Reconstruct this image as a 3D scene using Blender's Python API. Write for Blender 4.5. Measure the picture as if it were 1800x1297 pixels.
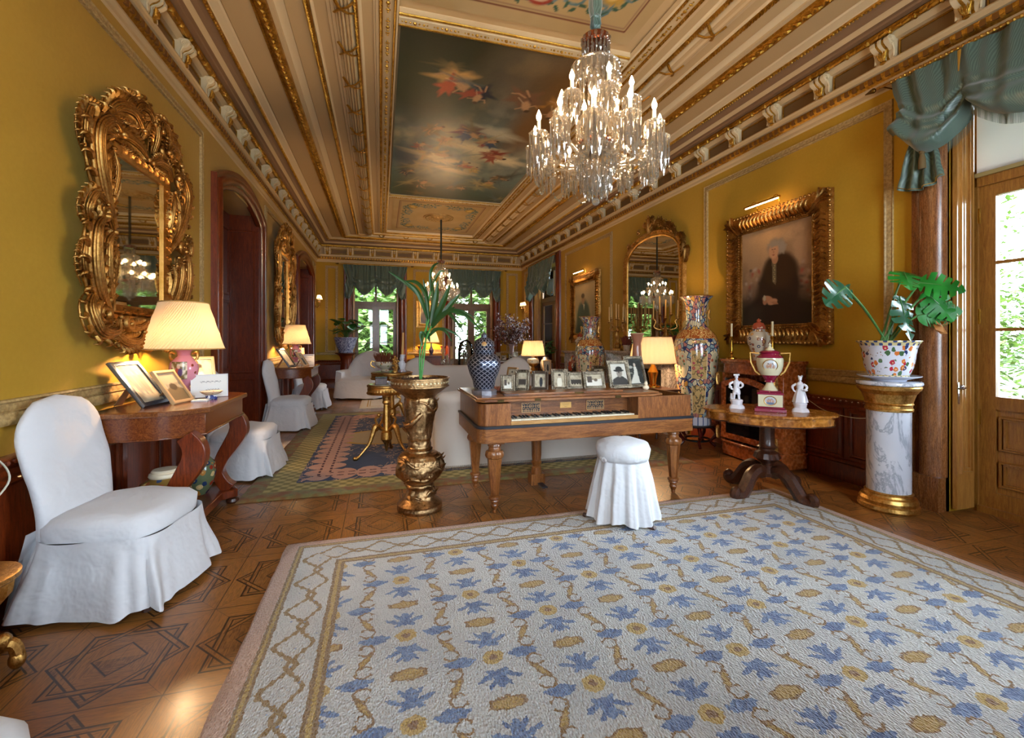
import bpy, math, random
import numpy as np
from mathutils import Vector, Matrix
PI = math.pi
sin, cos, rad = math.sin, math.cos, math.radians
for o in list(bpy.data.objects): bpy.data.objects.remove(o)
scn = bpy.context.scene
COL = scn.collection
random.seed(7)

# ---------------------------------------------------------------- camera
cam_d = bpy.data.cameras.new('camera'); cam = bpy.data.objects.new('camera', cam_d); COL.objects.link(cam)
cam.location = (0, 0, 1.36)
cam.rotation_euler = (PI/2, 0, -math.atan(230/790))
cam_d.sensor_width = 36; cam_d.lens = 790/1800*36
cam_d.shift_y = -50.5/1800
cam_d.clip_start = .05; cam_d.clip_end = 200
scn.camera = cam

# ---------------------------------------------------------------- world, exposure
scn.view_settings.view_transform = 'Standard'; scn.view_settings.look = 'None'
scn.view_settings.exposure = -0.30; scn.view_settings.gamma = 1.0
scn.view_settings.use_curve_mapping = False
cy = scn.cycles
cy.max_bounces = 10; cy.diffuse_bounces = 4; cy.glossy_bounces = 4; cy.transmission_bounces = 8; cy.transparent_max_bounces = 12
cy.caustics_reflective = False; cy.caustics_refractive = False
cy.sample_clamp_indirect = 4.0; cy.blur_glossy = 1.0
cy.use_denoising = True
DAY = 38.0
w = bpy.data.worlds.new('world'); scn.world = w; w.use_nodes = True
bg = w.node_tree.nodes['Background']; bg.inputs[0].default_value = (.74, .87, 1.0, 1); bg.inputs[1].default_value = DAY

# window openings: (name, wall, centre, half width, sill, head)
XL, XR, Y0, Y1 = -1.755, 4.32, -.42, 13.7
def portal(loc, rot, sx, sy):
    l = bpy.data.lights.new('window_portal', 'AREA'); l.shape = 'RECTANGLE'; l.size = sx; l.size_y = sy
    l.cycles.is_portal = True
    o = bpy.data.objects.new('window_portal', l); COL.objects.link(o); o.location = loc; o.rotation_euler = rot
for cx in (-.15, 2.72): portal((cx, 14.02, 1.75), (-PI/2, 0, 0), 1.3, 3.3)
for cx in (-.15, 2.72): portal((cx, -.72, 1.75), (PI/2, 0, 0), 1.3, 3.3)
for cyy in (11.6, 1.49): portal((4.72, cyy, 1.75), (0, PI/2, 0), 3.3, 1.9)

# ---------------------------------------------------------------- mesh helpers
class MB:
    def __init__(s): s.v = []; s.f = []; s.mi = []; s.m = 0; s.M = None; s.col = None
    def add(s, vs, fs):
        b = len(s.v)
        if s.M is not None: vs = [tuple(s.M @ Vector(p)) for p in vs]
        s.v.extend(vs); s.f.extend([tuple(i+b for i in f) for f in fs]); s.mi.extend([s.m]*len(fs)); return s
    def bx(s, x0, x1, y0, y1, z0, z1):
        return s.add([(x0,y0,z0),(x1,y0,z0),(x1,y1,z0),(x0,y1,z0),(x0,y0,z1),(x1,y0,z1),(x1,y1,z1),(x0,y1,z1)],
                     [(0,3,2,1),(4,5,6,7),(0,1,5,4),(1,2,6,5),(2,3,7,6),(3,0,4,7)])
    def box(s, c, d): return s.bx(c[0]-d[0]/2, c[0]+d[0]/2, c[1]-d[1]/2, c[1]+d[1]/2, c[2]-d[2]/2, c[2]+d[2]/2)
    def loft(s, rings, closed=True, caps=True):
        n = len(rings[0]); vs = [p for r in rings for p in r]; fs = []
        for i in range(len(rings)-1):
            for j in range(n if closed else n-1):
                k = (j+1) % n; fs.append((i*n+j, i*n+k, (i+1)*n+k, (i+1)*n+j))
        if caps and closed: fs.append(tuple(range(n-1, -1, -1))); fs.append(tuple((len(rings)-1)*n+j for j in range(n)))
        return s.add(vs, fs)
    def lathe(s, prof, n=28, c=(0,0,0), rf=None, caps=True, sx=1, sy=1):
        R = []
        for r, z in prof:
            ring = []
            for j in range(n):
                a = 2*PI*j/n; q = r if rf is None else rf(a, z, r)
                ring.append((c[0]+q*cos(a)*sx, c[1]+q*sin(a)*sy, c[2]+z))
            R.append(ring)
        return s.loft(R, True, caps)
    def tube(s, pts, r, n=8, caps=True, flat=1.0):
        pts = [Vector(p) for p in pts]; R = []; up = None
        for i, p in enumerate(pts):
            t = (pts[min(i+1, len(pts)-1)]-pts[max(i-1, 0)])
            if t.length < 1e-9: t = Vector((0,0,1))
            t.normalize()
            if up is None:
                up = Vector((0,0,1)) if abs(t.z) < .9 else Vector((1,0,0))
                up = (up - t*up.dot(t)).normalized()
            else:
                up = (up - t*up.dot(t))
                up = up.normalized() if up.length > 1e-6 else t.orthogonal().normalized()
            sd = t.cross(up); q = r[i] if isinstance(r, (list, tuple)) else r
            R.append([tuple(p + (up*cos(2*PI*j/n)*flat + sd*sin(2*PI*j/n))*q) for j in range(n)])
        return s.loft(R, True, caps)
    def grid(s, fn, nu, nv, cu=False):
        vs = [tuple(fn(i/nu, j/nv)) for j in range(nv+1) for i in range(nu if cu else nu+1)]
        w_ = nu if cu else nu+1; fs = []
        for j in range(nv):
            for i in range(nu):
                k = (i+1) % w_ if cu else i+1
                fs.append((j*w_+i, j*w_+k, (j+1)*w_+k, (j+1)*w_+i))
        return s.add(vs, fs)
    def sph(s, c, r, n=12, m=8, sc=(1,1,1)):
        vs = [(c[0], c[1], c[2]-r*sc[2])]; fs = []
        for i in range(1, m):
            a = -PI/2+PI*i/m
            for j in range(n): b = 2*PI*j/n; vs.append((c[0]+r*cos(a)*cos(b)*sc[0], c[1]+r*cos(a)*sin(b)*sc[1], c[2]+r*sin(a)*sc[2]))
        vs.append((c[0], c[1], c[2]+r*sc[2])); L = len(vs)-1
        for j in range(n):
            k = (j+1) % n; fs.append((0, 1+k, 1+j)); fs.append((L, L-n+j, L-n+k))
            for i in range(m-2): fs.append((1+i*n+j, 1+i*n+k, 1+(i+1)*n+k, 1+(i+1)*n+j))
        return s.add(vs, fs)
    def prism(s, poly, z0, z1):   # xy polygon extruded
        return s.loft([[(x,y,z0) for x,y in poly], [(x,y,z1) for x,y in poly]])
    def ring(s, prof, rect, seg=None):
        """sweep profile [(inset, z)] round rectangle rect=(x0,x1,y0,y1); qf maps inset for y"""
        x0,x1,y0,y1 = rect[:4]; qf = rect[4] if len(rect) > 4 else (lambda p: p)
        R = [[(x0+p,y0+qf(p),z),(x1-p,y0+qf(p),z),(x1-p,y1-qf(p),z),(x0+p,y1-qf(p),z)] for p, z in prof]
        n = 4; vs = [p for r in R for p in r]; fs = []
        for i in range(len(R)-1):
            for j in range(4): k = (j+1)%4; fs.append((i*n+j, (i+1)*n+j, (i+1)*n+k, i*n+k))
        return s.add(vs, fs)
    def obj(s, name, mats, parent=None, smooth=True, ang=35, bev=0, col=None, sub=0):
        me = bpy.data.meshes.new(name); me.from_pydata(s.v, [], s.f)
        if not isinstance(mats, (list, tuple)): mats = [mats]
        for m in mats: me.materials.append(m)
        if len(mats) > 1: me.polygons.foreach_set('material_index', s.mi)
        if smooth and not (mats and mats[0].name.startswith('cut_crystal')):
            me.polygons.foreach_set('use_smooth', [True]*len(me.polygons))
            me.set_sharp_from_angle(angle=rad(ang))
        if col is not None:
            ca = me.color_attributes.new('Col', 'FLOAT_COLOR', 'POINT'); ca.data.foreach_set('color', np.asarray(col, dtype=np.float32).ravel())
        me.update()
        o = bpy.data.objects.new(name, me); COL.objects.link(o)
        if parent is not None: o.parent = parent
        if bev:
            b = o.modifiers.new('bevel', 'BEVEL'); b.width = bev; b.segments = 2; b.limit_method = 'ANGLE'; b.angle_limit = rad(40)
        if sub:
            b = o.modifiers.new('sub', 'SUBSURF'); b.levels = sub; b.render_levels = sub
        return o
def part(name, mb, mats, parent, **k): return mb.obj(name, mats, parent, **k)
def tag(o, label, cat, group=None, kind=None):
    if label: o['label'] = label
    if cat: o['category'] = cat
    if group: o['group'] = group
    if kind: o['kind'] = kind
    return o
def thing(name, label, cat, loc=(0,0,0), rz=0, group=None, sc=1):
    o = bpy.data.objects.new(name, None); COL.objects.link(o); o.empty_display_size = .05
    o.location = loc; o.rotation_euler = (0, 0, rz); o.scale = (sc,)*3 if not isinstance(sc, (tuple, list)) else sc
    return tag(o, label, cat, group)
def struct(name, mb, mats, parent=None, **k):
    o = mb.obj(name, mats, parent, **k)
    if parent is None: o['kind'] = 'structure'
    return o
def dup(root, loc=None, rz=None, label=None, group=None, sc=None):
    def cp(o, par):
        c = o.copy(); COL.objects.link(c)
        if par is not None: c.parent = par; c.matrix_parent_inverse = o.matrix_parent_inverse
        for ch in KIDS.get(o, []) or [x for x in bpy.data.objects if x.parent == o and x != c]: cp(ch, c)
        return c
    KIDS = {}
    for x in bpy.data.objects:
        if x.parent is not None: KIDS.setdefault(x.parent, []).append(x)
    c = cp(root, root.parent)
    if loc is not None: c.location = loc
    if rz is not None: c.rotation_euler = (0, 0, rz)
    if label: c['label'] = label
    if group: c['group'] = group
    if sc is not None: c.scale = (sc,)*3 if not isinstance(sc, (tuple, list)) else sc
    return c
def bez(p, n=10):
    """catmull-rom through points"""
    P = [Vector(q) for q in p]; P = [P[0]*2-P[1]]+P+[P[-1]*2-P[-2]]; out = []
    for i in range(1, len(P)-2):
        for k in range(n):
            t = k/n; a, b, c, d = P[i-1], P[i], P[i+1], P[i+2]
            out.append(.5*((2*b)+(-a+c)*t+(2*a-5*b+4*c-d)*t*t+(-a+3*b-3*c+d)*t**3))
    out.append(P[-2]); return out

# ---------------------------------------------------------------- materials: a small expression layer over shader nodes
def lin(c):
    if isinstance(c, str): c = tuple(int(c[i:i+2], 16) for i in (0, 2, 4))
    return tuple((x/255/12.92 if x/255 <= .04045 else ((x/255+.055)/1.055)**2.4) for x in c)
class E:
    def __init__(s, g, k): s.g = g; s.k = k
    def _b(s, op, o, r=False): return s.g.math(op, o, s) if r else s.g.math(op, s, o)
    def __add__(s, o): return s._b('ADD', o)
    __radd__ = __add__
    def __sub__(s, o): return s._b('SUBTRACT', o)
    def __rsub__(s, o): return s._b('SUBTRACT', o, True)
    def __mul__(s, o): return s._b('MULTIPLY', o)
    __rmul__ = __mul__
    def __truediv__(s, o): return s._b('DIVIDE', o)
    def __rtruediv__(s, o): return s._b('DIVIDE', o, True)
    def __neg__(s): return s*-1
    def __lt__(s, o): return s._b('LESS_THAN', o)
    def __gt__(s, o): return s._b('GREATER_THAN', o)
    def abs(s): return s.g.math('ABSOLUTE', s)
    def sin(s): return s.g.math('SINE', s)
    def cos(s): return s.g.math('COSINE', s)
    def fract(s): return s.g.math('FRACT', s)
    def floor(s): return s.g.math('FLOOR', s)
    def sqrt(s): return s.g.math('SQRT', s)
    def pp(s, m): return s.g.math('PINGPONG', s, m)
    def max(s, o): return s._b('MAXIMUM', o)
    def min(s, o): return s._b('MINIMUM', o)
    def cell(s, p): return ((s/p).fract()-.5)*p          # centred repeat
    def st(s, a, b):                                      # smoothstep a->b gives 0..1
        return s.g.mr(s, a, b)
class G:
    def __init__(s, name, space='obj'):
        s.mat = bpy.data.materials.new(name); s.mat.use_nodes = True; s.nt = s.mat.node_tree; s.N = s.nt.nodes; s.L = s.nt.links
        s.bsdf = s.N['Principled BSDF']; s.out = s.N['Material Output']
        tc = s.N.new('ShaderNodeTexCoord'); s.tc = tc; s.P = tc.outputs['Object']; s.GEN = tc.outputs['Generated']
        sp = s.N.new('ShaderNodeSeparateXYZ'); s.L.new(s.P, sp.inputs[0]); s.x, s.y, s.z = [E(s, q) for q in sp.outputs]
    def put(s, inp, v):
        if isinstance(v, E): s.L.new(v.k, inp)
        elif hasattr(v, 'is_output'): s.L.new(v, inp)
        elif isinstance(v, (tuple, list)): inp.default_value = tuple(v)+((1,) if len(v) == 3 and len(inp.default_value) == 4 else ())
        else: inp.default_value = v
    def math(s, op, a, b=None, c=None):
        n = s.N.new('ShaderNodeMath'); n.operation = op; s.put(n.inputs[0], a)
        if b is not None: s.put(n.inputs[1], b)
        if c is not None: s.put(n.inputs[2], c)
        return E(s, n.outputs[0])
    def mr(s, v, a, b, c=0, d=1, smooth=True):
        n = s.N.new('ShaderNodeMapRange'); n.interpolation_type = 'SMOOTHSTEP' if smooth else 'LINEAR'
        for i, q in enumerate((v, a, b, c, d)): s.put(n.inputs[i], q)
        return E(s, n.outputs[0])
    def vec(s, x, y, z=0.0):
        n = s.N.new('ShaderNodeCombineXYZ'); [s.put(n.inputs[i], q) for i, q in enumerate((x, y, z))]; return E(s, n.outputs[0])
    def scl(s, v, k):
        n = s.N.new('ShaderNodeVectorMath'); n.operation = 'MULTIPLY'; s.put(n.inputs[0], v); n.inputs[1].default_value = k; return E(s, n.outputs[0])
    def noise(s, sc=5, det=3, rough=.5, v=None, dist=0, col=False):
        n = s.N.new('ShaderNodeTexNoise'); s.put(n.inputs['Vector'], v if v is not None else s.P)
        n.inputs['Scale'].default_value = sc; n.inputs['Detail'].default_value = det; n.inputs['Roughness'].default_value = rough; n.inputs['Distortion'].default_value = dist
        return E(s, n.outputs['Color' if col else 'Fac'])
    def vor(s, sc=5, v=None, feat='F1', out='Distance', rnd=1.0):
        n = s.N.new('ShaderNodeTexVoronoi'); s.put(n.inputs['Vector'], v if v is not None else s.P); n.feature = feat
        n.inputs['Scale'].default_value = sc; n.inputs['Randomness'].default_value = rnd; return E(s, n.outputs[out])
    def wave(s, sc=5, dist=0, v=None, d='X', det=2, dsc=1):
        n = s.N.new('ShaderNodeTexWave'); s.put(n.inputs['Vector'], v if v is not None else s.P); n.bands_direction = d
        n.inputs['Scale'].default_value = sc; n.inputs['Distortion'].default_value = dist; n.inputs['Detail'].default_value = det; n.inputs['Detail Scale'].default_value = dsc
        return E(s, n.outputs['Fac'])
    def col(s, c): return c if isinstance(c, E) else tuple(lin(c))+(1,)
    def mix(s, f, a, b, mode='MIX'):
        n = s.N.new('ShaderNodeMix'); n.data_type = 'RGBA'; n.blend_type = mode; s.put(n.inputs[0], f)
        s.put(n.inputs[6], s.col(a)); s.put(n.inputs[7], s.col(b)); return E(s, n.outputs[2])
    def attr(s, name='Col'):
        n = s.N.new('ShaderNodeAttribute'); n.attribute_name = name; return E(s, n.outputs['Color'])
    def set(s, **k):
        m = dict(base='Base Color', rough='Roughness', metal='Metallic', ior='IOR', trans='Transmission Weight', alpha='Alpha', emit='Emission Color', es='Emission Strength', sheen='Sheen Weight', coat='Coat Weight', cr='Coat Roughness', spec='Specular IOR Level', sss='Subsurface Weight')
        for a, v in k.items():
            if a in ('base', 'emit'): v = s.col(v)
            s.put(s.bsdf.inputs[m[a]], v)
        return s
    def bump(s, h, st=.3, d=.01):
        n = s.N.new('ShaderNodeBump'); s.put(n.inputs['Height'], h); n.inputs['Strength'].default_value = st; n.inputs['Distance'].default_value = d
        s.L.new(n.outputs[0], s.bsdf.inputs['Normal']); return s
MAT = {}
def simple(name, c, rough=.5, metal=0, **k):
    if name not in MAT: MAT[name] = G(name).set(base=c, rough=rough, metal=metal, **k).mat
    return MAT[name]
def wood(name, c1, c2, rough=.3, sc=(1,1,12), grain=6, coat=.3, burl=False):
    if name in MAT: return MAT[name]
    g = G(name); v = g.scl(g.P, (sc[0], sc[1], sc[2]) if not burl else (1,1,1))
    n1 = g.noise(grain, 5, .65, v, 1.2); n2 = g.noise(grain*9, 3, .6, v); n3 = g.noise(1.3, 2, .5)
    if burl: n2 = g.vor(30, v=g.P)*.8+g.noise(60, 3)*.4
    f = (n1*.75+n2*.35+n3*.3-.25).st(.25, .75)
    g.set(base=g.mix(f, c1, c2), rough=(n2*.15+rough-.05), coat=coat, cr=.15)
    g.bump(n2, .05, .002); MAT[name] = g.mat; return g.mat
def fv(*s):  # wood grain scale helper: small number = long direction
    return s
WD = wood('mahogany', '4c1a08', '943e16', .28, (14,14,1.2))
WDH = wood('mahogany_horizontal', '451606', '8f3e16', .28, (14,1.2,14))
WDX = wood('mahogany_cross', '3a1206', '7a3010', .28, (1.2,14,14))
WDOOR = wood('door_oak', '7c4a18', 'b47c34', .38, (14,14,1.2))
WDW = wood('far_window_oak', '5a3a14', '8a5f28', .4, (14,14,1.2))
WALN = wood('walnut', '5e3014', 'b4743c', .3, (1.2,12,12), 4)
WALNZ = wood('walnut_vertical', '5e3012', 'b0703a', .3, (12,12,1.5), 4)
BURL = wood('burr_walnut', '7a400f', 'd08838', .2, burl=True, grain=14, coat=.6)
BURLD = wood('burr_walnut_dark', '6a2c0c', 'b8602a', .22, burl=True, grain=9, coat=.5)
DARKW = wood('dark_carved_walnut', '2a120a', '5e3420', .3, (6,6,6))
def gilt(name, c1, c2, rough=.32, sc=60, st=.5, d=.004):
    g = G(name); n = g.noise(sc, 4, .6); n2 = g.noise(9, 2)
    g.set(base=g.mix((n*.6+n2*.6).st(.35, .8), c1, c2), metal=1.0, rough=n*.3+rough-.1); g.bump(n, st, d); MAT[name] = g.mat; return g.mat
GILT = gilt('gilded_carving', 'a8752c', 'f0c070')
GILT2 = gilt('old_gilding', '7c5220', 'd8a860', .34, 70, .5)
GOLDP = gilt('gilded_plaster', '9a6a18', 'e0b050', .35, 50, .9, .008)
BRONZE = gilt('bronze', '5c442c', 'c8a070', .28, 55, .8, .005)
BRASS = simple('brass', 'c9963c', .25, 1)
SILVER = gilt('tarnished_silver', '3c342a', 'b8a890', .28, 90, 1.0, .004)
CHROME = simple('polished_metal', 'd8d8dc', .12, 1)
BLACK = simple('black_lacquer', '0c0a0a', .3)
EBONY = simple('ebony_banding', '26262c', .35)
IVORY = simple('ivory', 'e8dcc0', .35)
def cloth(name, c, bsc=7, st=.25, c2=None):
    g = G(name); n = g.noise(bsc, 4, .55, dist=.25); n2 = g.noise(bsc*2.6, 2, .5, dist=.5)
    g.set(base=g.mix(n.st(.3, .7), c, c2 or c), rough=.85, sheen=.15); g.bump(n*.8+n2*.3, st, .035); MAT[name] = g.mat; return g.mat
WHITE = cloth('white_cotton', 'd8d7da', 3.4, 1.0)
SOFAW = cloth('sofa_cotton', 'd2c8be', 4, .25)
CREAM = simple('cream_plaster', 'd0b284', .55); TAN = simple('tan_plaster', 'c4a474', .6); CREAM2 = simple('light_plaster', 'e4cca0', .55); FRZ = simple('frieze_brown', '7c5c34', .6)
PURP = simple('mauve_brown_plaster', '8a6848', .6)
def glass(name, col=(1,1,1), rough=0.0, tint=.12, ior=1.45):
    g = G(name); N, L = g.N, g.L
    gl = N.new('ShaderNodeBsdfGlossy'); gl.inputs['Roughness'].default_value = .02
    tr = N.new('ShaderNodeBsdfTransparent'); tr.inputs[0].default_value = (*col, 1)
    fr = N.new('ShaderNodeFresnel'); fr.inputs[0].default_value = ior
    mx = N.new('ShaderNodeMixShader'); L.new(fr.outputs[0], mx.inputs[0]); L.new(tr.outputs[0], mx.inputs[1]); L.new(gl.outputs[0], mx.inputs[2])
    L.new(mx.outputs[0], g.out.inputs[0]); MAT[name] = g.mat; return g.mat
PANE = glass('window_glass', (.97,.98,.98))
def crystal():
    g = G('cut_crystal'); N, L = g.N, g.L
    gs = N.new('ShaderNodeBsdfGlass'); gs.inputs['IOR'].default_value = 1.55; gs.inputs['Roughness'].default_value = .0
    tr = N.new('ShaderNodeBsdfTransparent'); tl = N.new('ShaderNodeBsdfTranslucent'); tl.inputs[0].default_value = (1,.95,.85,1)
    gl = N.new('ShaderNodeBsdfGlossy'); gl.inputs['Roughness'].default_value = .15; gl.inputs[0].default_value = (1,.97,.92,1)
    m1 = N.new('ShaderNodeMixShader'); m1.inputs[0].default_value = .45; L.new(gs.outputs[0], m1.inputs[1]); L.new(tr.outputs[0], m1.inputs[2])
    m2 = N.new('ShaderNodeMixShader'); m2.inputs[0].default_value = .30; L.new(m1.outputs[0], m2.inputs[1]); L.new(gl.outputs[0], m2.inputs[2])
    m3 = N.new('ShaderNodeMixShader'); m3.inputs[0].default_value = .22; L.new(m2.outputs[0], m3.inputs[1]); L.new(tl.outputs[0], m3.inputs[2])
    L.new(m3.outputs[0], g.out.inputs[0]); return g.mat
CRYS = crystal()
def emis(name, c, s):
    g = G(name).set(base=(20,20,20), emit=c, es=s); MAT[name] = g.mat; return g.mat
BULB = emis('lit_bulb', 'ffd09a', 300); LBULB = emis('lit_lamp_bulb', 'ffcf98', 1500); SCB = emis('lit_sconce_bulb', 'ffcf98', 260); PICB = emis('picture_light_tube', 'ffc890', 70)
def shade(name, c='cfb896', amt=.11):
    g = G(name); N, L = g.N, g.L
    tl = N.new('ShaderNodeBsdfTranslucent'); g.put(tl.inputs[0], g.col(c)); df = N.new('ShaderNodeBsdfDiffuse'); g.put(df.inputs[0], g.col(c))
    mx = N.new('ShaderNodeMixShader'); mx.inputs[0].default_value = amt; L.new(df.outputs[0], mx.inputs[1]); L.new(tl.outputs[0], mx.inputs[2]); L.new(mx.outputs[0], g.out.inputs[0])
    MAT[name] = g.mat; return g.mat
SHADE = shade('pleated_silk_shade')

# ---------------------------------------------------------------- painted surfaces (vertex colours on fine grids)
def vnoise(nx, ny, cx, cy_, seed=0, octv=4):
    r = np.random.RandomState(seed); out = np.zeros((ny, nx)); amp = 1; tot = 0
    for o in range(octv):
        gx, gy = int(cx*2**o)+2, int(cy_*2**o)+2; g = r.rand(gy, gx)
        X = np.linspace(0, gx-1.001, nx); Y = np.linspace(0, gy-1.001, ny); xi = X.astype(int); yi = Y.astype(int)
        fx = X-xi; fy = Y-yi; fx = fx*fx*(3-2*fx); fy = (fy*fy*(3-2*fy))[:, None]
        a = g[yi][:, xi]; b = g[yi][:, xi+1]; c = g[yi+1][:, xi]; d = g[yi+1][:, xi+1]
        out += amp*((a*(1-fx)+b*fx)*(1-fy)+(c*(1-fx)+d*fx)*fy); tot += amp; amp *= .55
    return out/tot
class Canvas:
    def __init__(s, nx, ny, bg, asp=None):
        s.nx, s.ny = nx, ny; s.asp = asp or ny/nx
        s.im = np.zeros((ny, nx, 3)); s.im[:] = np.array(lin(bg)); s.U, s.V = np.meshgrid(np.linspace(0, 1, nx), np.linspace(0, 1, ny))
    def mixin(s, m, c):
        c = np.array(lin(c)) if isinstance(c, (str, tuple)) else c; m = np.clip(m, 0, 1)[..., None]; s.im = s.im*(1-m)+c*m; return s
    def ell(s, cx, cy_, rx, ry, c, rot=0, soft=.15, a=1.0, wob=0):
        dx, dy = s.U-cx, (s.V-cy_)*s.asp; q, p = cos(rot), sin(rot); x = (dx*q+dy*p)/rx; y = (-dx*p+dy*q)/(ry*s.asp)
        d = np.sqrt(x*x+y*y)
        if wob: t = np.arctan2(y, x); d = d*(1+wob*np.sin(5*t+cx*40)+wob*.6*np.sin(9*t+cy_*30))
        return s.mixin(a*(1-d)/soft+.5*a if soft < 1 else a*(1-d), c)
    def line(s, pts, wd, c, a=1.0, soft=.5):
        x, y = s.U, s.V*s.asp; D = np.full(x.shape, 9.0)
        for (x0, y0), (x1, y1) in zip(pts[:-1], pts[1:]):
            y0 *= s.asp; y1 *= s.asp; L = (x1-x0)**2+(y1-y0)**2+1e-12
            t = np.clip(((x-x0)*(x1-x0)+(y-y0)*(y1-y0))/L, 0, 1); D = np.minimum(D, (x-x0-t*(x1-x0))**2+(y-y0-t*(y1-y0))**2)
        return s.mixin(a*np.clip((wd-np.sqrt(D))/(wd*soft), 0, 1), c)
    def poly(s, pts, c, a=1.0):
        ins = np.zeros(s.U.shape, bool); n = len(pts)
        for i in range(n):
            x0, y0 = pts[i]; x1, y1 = pts[(i+1) % n]
            cnd = ((y0 > s.V) != (y1 > s.V)) & (s.U < (x1-x0)*(s.V-y0)/((y1-y0) or 1e-9)+x0); ins ^= cnd
        return s.mixin(ins*a, c)
    def cloud(s, c, cx=6, cy_=6, lo=.45, hi=.65, seed=1, a=1.0): 
        n = vnoise(s.nx, s.ny, cx, cy_, seed); return s.mixin(a*np.clip((n-lo)/(hi-lo), 0, 1), c)
    def grain(s, amt=.08, seed=3):
        r = np.random.RandomState(seed); s.im *= (1+amt*(r.rand(s.ny, s.nx, 1)*2-1)); return s
    def mesh(s, to3, mb=None):
        mb = mb or MB(); vs = [to3(i/(s.nx-1), j/(s.ny-1)) for j in range(s.ny) for i in range(s.nx)]
        fs = [(j*s.nx+i, j*s.nx+i+1, (j+1)*s.nx+i+1, (j+1)*s.nx+i) for j in range(s.ny-1) for i in range(s.nx-1)]
        mb.add(vs, fs); return mb
    def rgba(s): return np.concatenate([s.im, np.ones((s.ny, s.nx, 1))], 2).reshape(-1, 4)
def paintmat(name, rough=.45, spec=.5, bump=True):
    if name in MAT: return MAT[name]
    g = G(name).set(rough=rough, spec=spec); g.put(g.bsdf.inputs['Base Color'], g.attr())
    if bump: g.bump(g.noise(160, 3), .08, .003)
    MAT[name] = g.mat; return g.mat

def band(mb, path, prof, to3, closed=True, nsub=None, hf=None):
    """sweep a moulding profile [(u outwards, d protrusion)] along a 2-D path in a wall plane"""
    n = len(path); N2 = []
    def nrm(a, b):
        dx, dz = b[0]-a[0], b[1]-a[1]; l = math.hypot(dx, dz) or 1; return (dz/l, -dx/l)
    for i in range(n):
        if closed or 0 < i < n-1:
            a = nrm(path[i-1], path[i]); b = nrm(path[i], path[(i+1) % n]); k = 1+a[0]*b[0]+a[1]*b[1]; k = max(k, .2); N2.append(((a[0]+b[0])/k, (a[1]+b[1])/k))
        elif i == 0: N2.append(nrm(path[0], path[1]))
        else: N2.append(nrm(path[-2], path[-1]))
    R = [[to3(p[0]+m[0]*u, p[1]+m[1]*u, d) for u, d in prof] for p, m in zip(path, N2)]
    if closed: R.append(R[0])
    k = len(prof); vs = [q for r in R for q in r]; fs = []
    for i in range(len(R)-1):
        for j in range(k-1): fs.append((i*k+j, i*k+j+1, (i+1)*k+j+1, (i+1)*k+j))
    mb.add(vs, fs); return mb
def rect(a0, a1, b0, b1): return [(a0, b0), (a0, b1), (a1, b1), (a1, b0)]
def TL(s, z, d): return (XL+d, s, z)          # left wall plane -> room
def TR(s, z, d): return (XR-d, s, z)
def TF(s, z, d): return (s, Y1-d, z)

# ---------------------------------------------------------------- floor: strapwork parquet
g = G('strapwork_parquet')
TX, TY = .538, .5735
u = ((g.x+1.073+TX/2)/TX).fract()-.5; v = ((g.y-2.314+TY/2)/TY).fract()-.5
iu = ((g.x+1.073+TX/2)/TX).floor(); iv = ((g.y-2.314+TY/2)/TY).floor()
au, av = u.abs(), v.abs(); dsum = au+av
def ln(d, c, wd): return 1-((d-c).abs()).st(wd*.6, wd*1.4)
dia = ln(dsum, .185, .008)
sqd = au.max(av)
sq = ln(sqd, .335, .0085).max(ln(sqd, .29, .0065)); dm = ln(dsum, .47, .0105).max(ln(dsum, .41, .0085))
inA = (sqd > .283)*(sqd < .343); inB = (dsum > .40)*(dsum < .48); over = (u*v*(au-av)) > 0
lines = dia.max(sq*(1-inB*over)).max(dm*(1-inA*(1-over)))
seam = (ln(au, .5, .005)).max(ln(av, .5, .005)).max(ln((au-av).abs(), 0, .003)*(sqd > .34)*.6).max(ln((au).min(av), 0, .003)*(dsum < .18)*.5)
sec = (au > av)
gx = g.noise(7, 5, .65, g.scl(g.P, (22, 2.5, 1)), .6); gy = g.noise(7, 5, .65, g.scl(g.P, (2.5, 22, 1)), .6)
grain = gx*sec+gy*(1-sec)
tone = g.noise(1.7, 2, .5); cellr = (iu*12.989+iv*78.23+sec*3.1+(dsum > .2)*5.7+(sqd > .31)*2.3+(dsum > .44)*9.1+inA*4.7+inB*8.1+(dsum < .185)*((u > 0)*3.3+(v > 0)*1.7)).sin().abs()
base = g.mix(grain.st(.36, .62), '5a3012', 'b0763a'); base = g.mix((cellr*.5+tone*.5-.15).st(0, .9), base, 'c89048', 'MULTIPLY')
base = g.mix(.38, base, g.mix(cellr, '4e2a12', 'bc8442'))
base = g.mix(lines*.9, base, '1c100a'); base = g.mix(seam*.75, base, '201208')
g.set(base=base, rough=(grain*.2+g.noise(3, 3)*.2+.2), coat=.25, cr=.2); g.bump((1-lines*.5-seam)+grain*.3, .12, .002)
MAT['parquet'] = g.mat
m = MB(); m.add([(XL-.6, Y0-.4, 0), (XR+.5, Y0-.4, 0), (XR+.5, Y1+.5, 0), (XL-.6, Y1+.5, 0)], [(0,1,2,3)])
struct('floor', m, g.mat, smooth=False)

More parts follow.
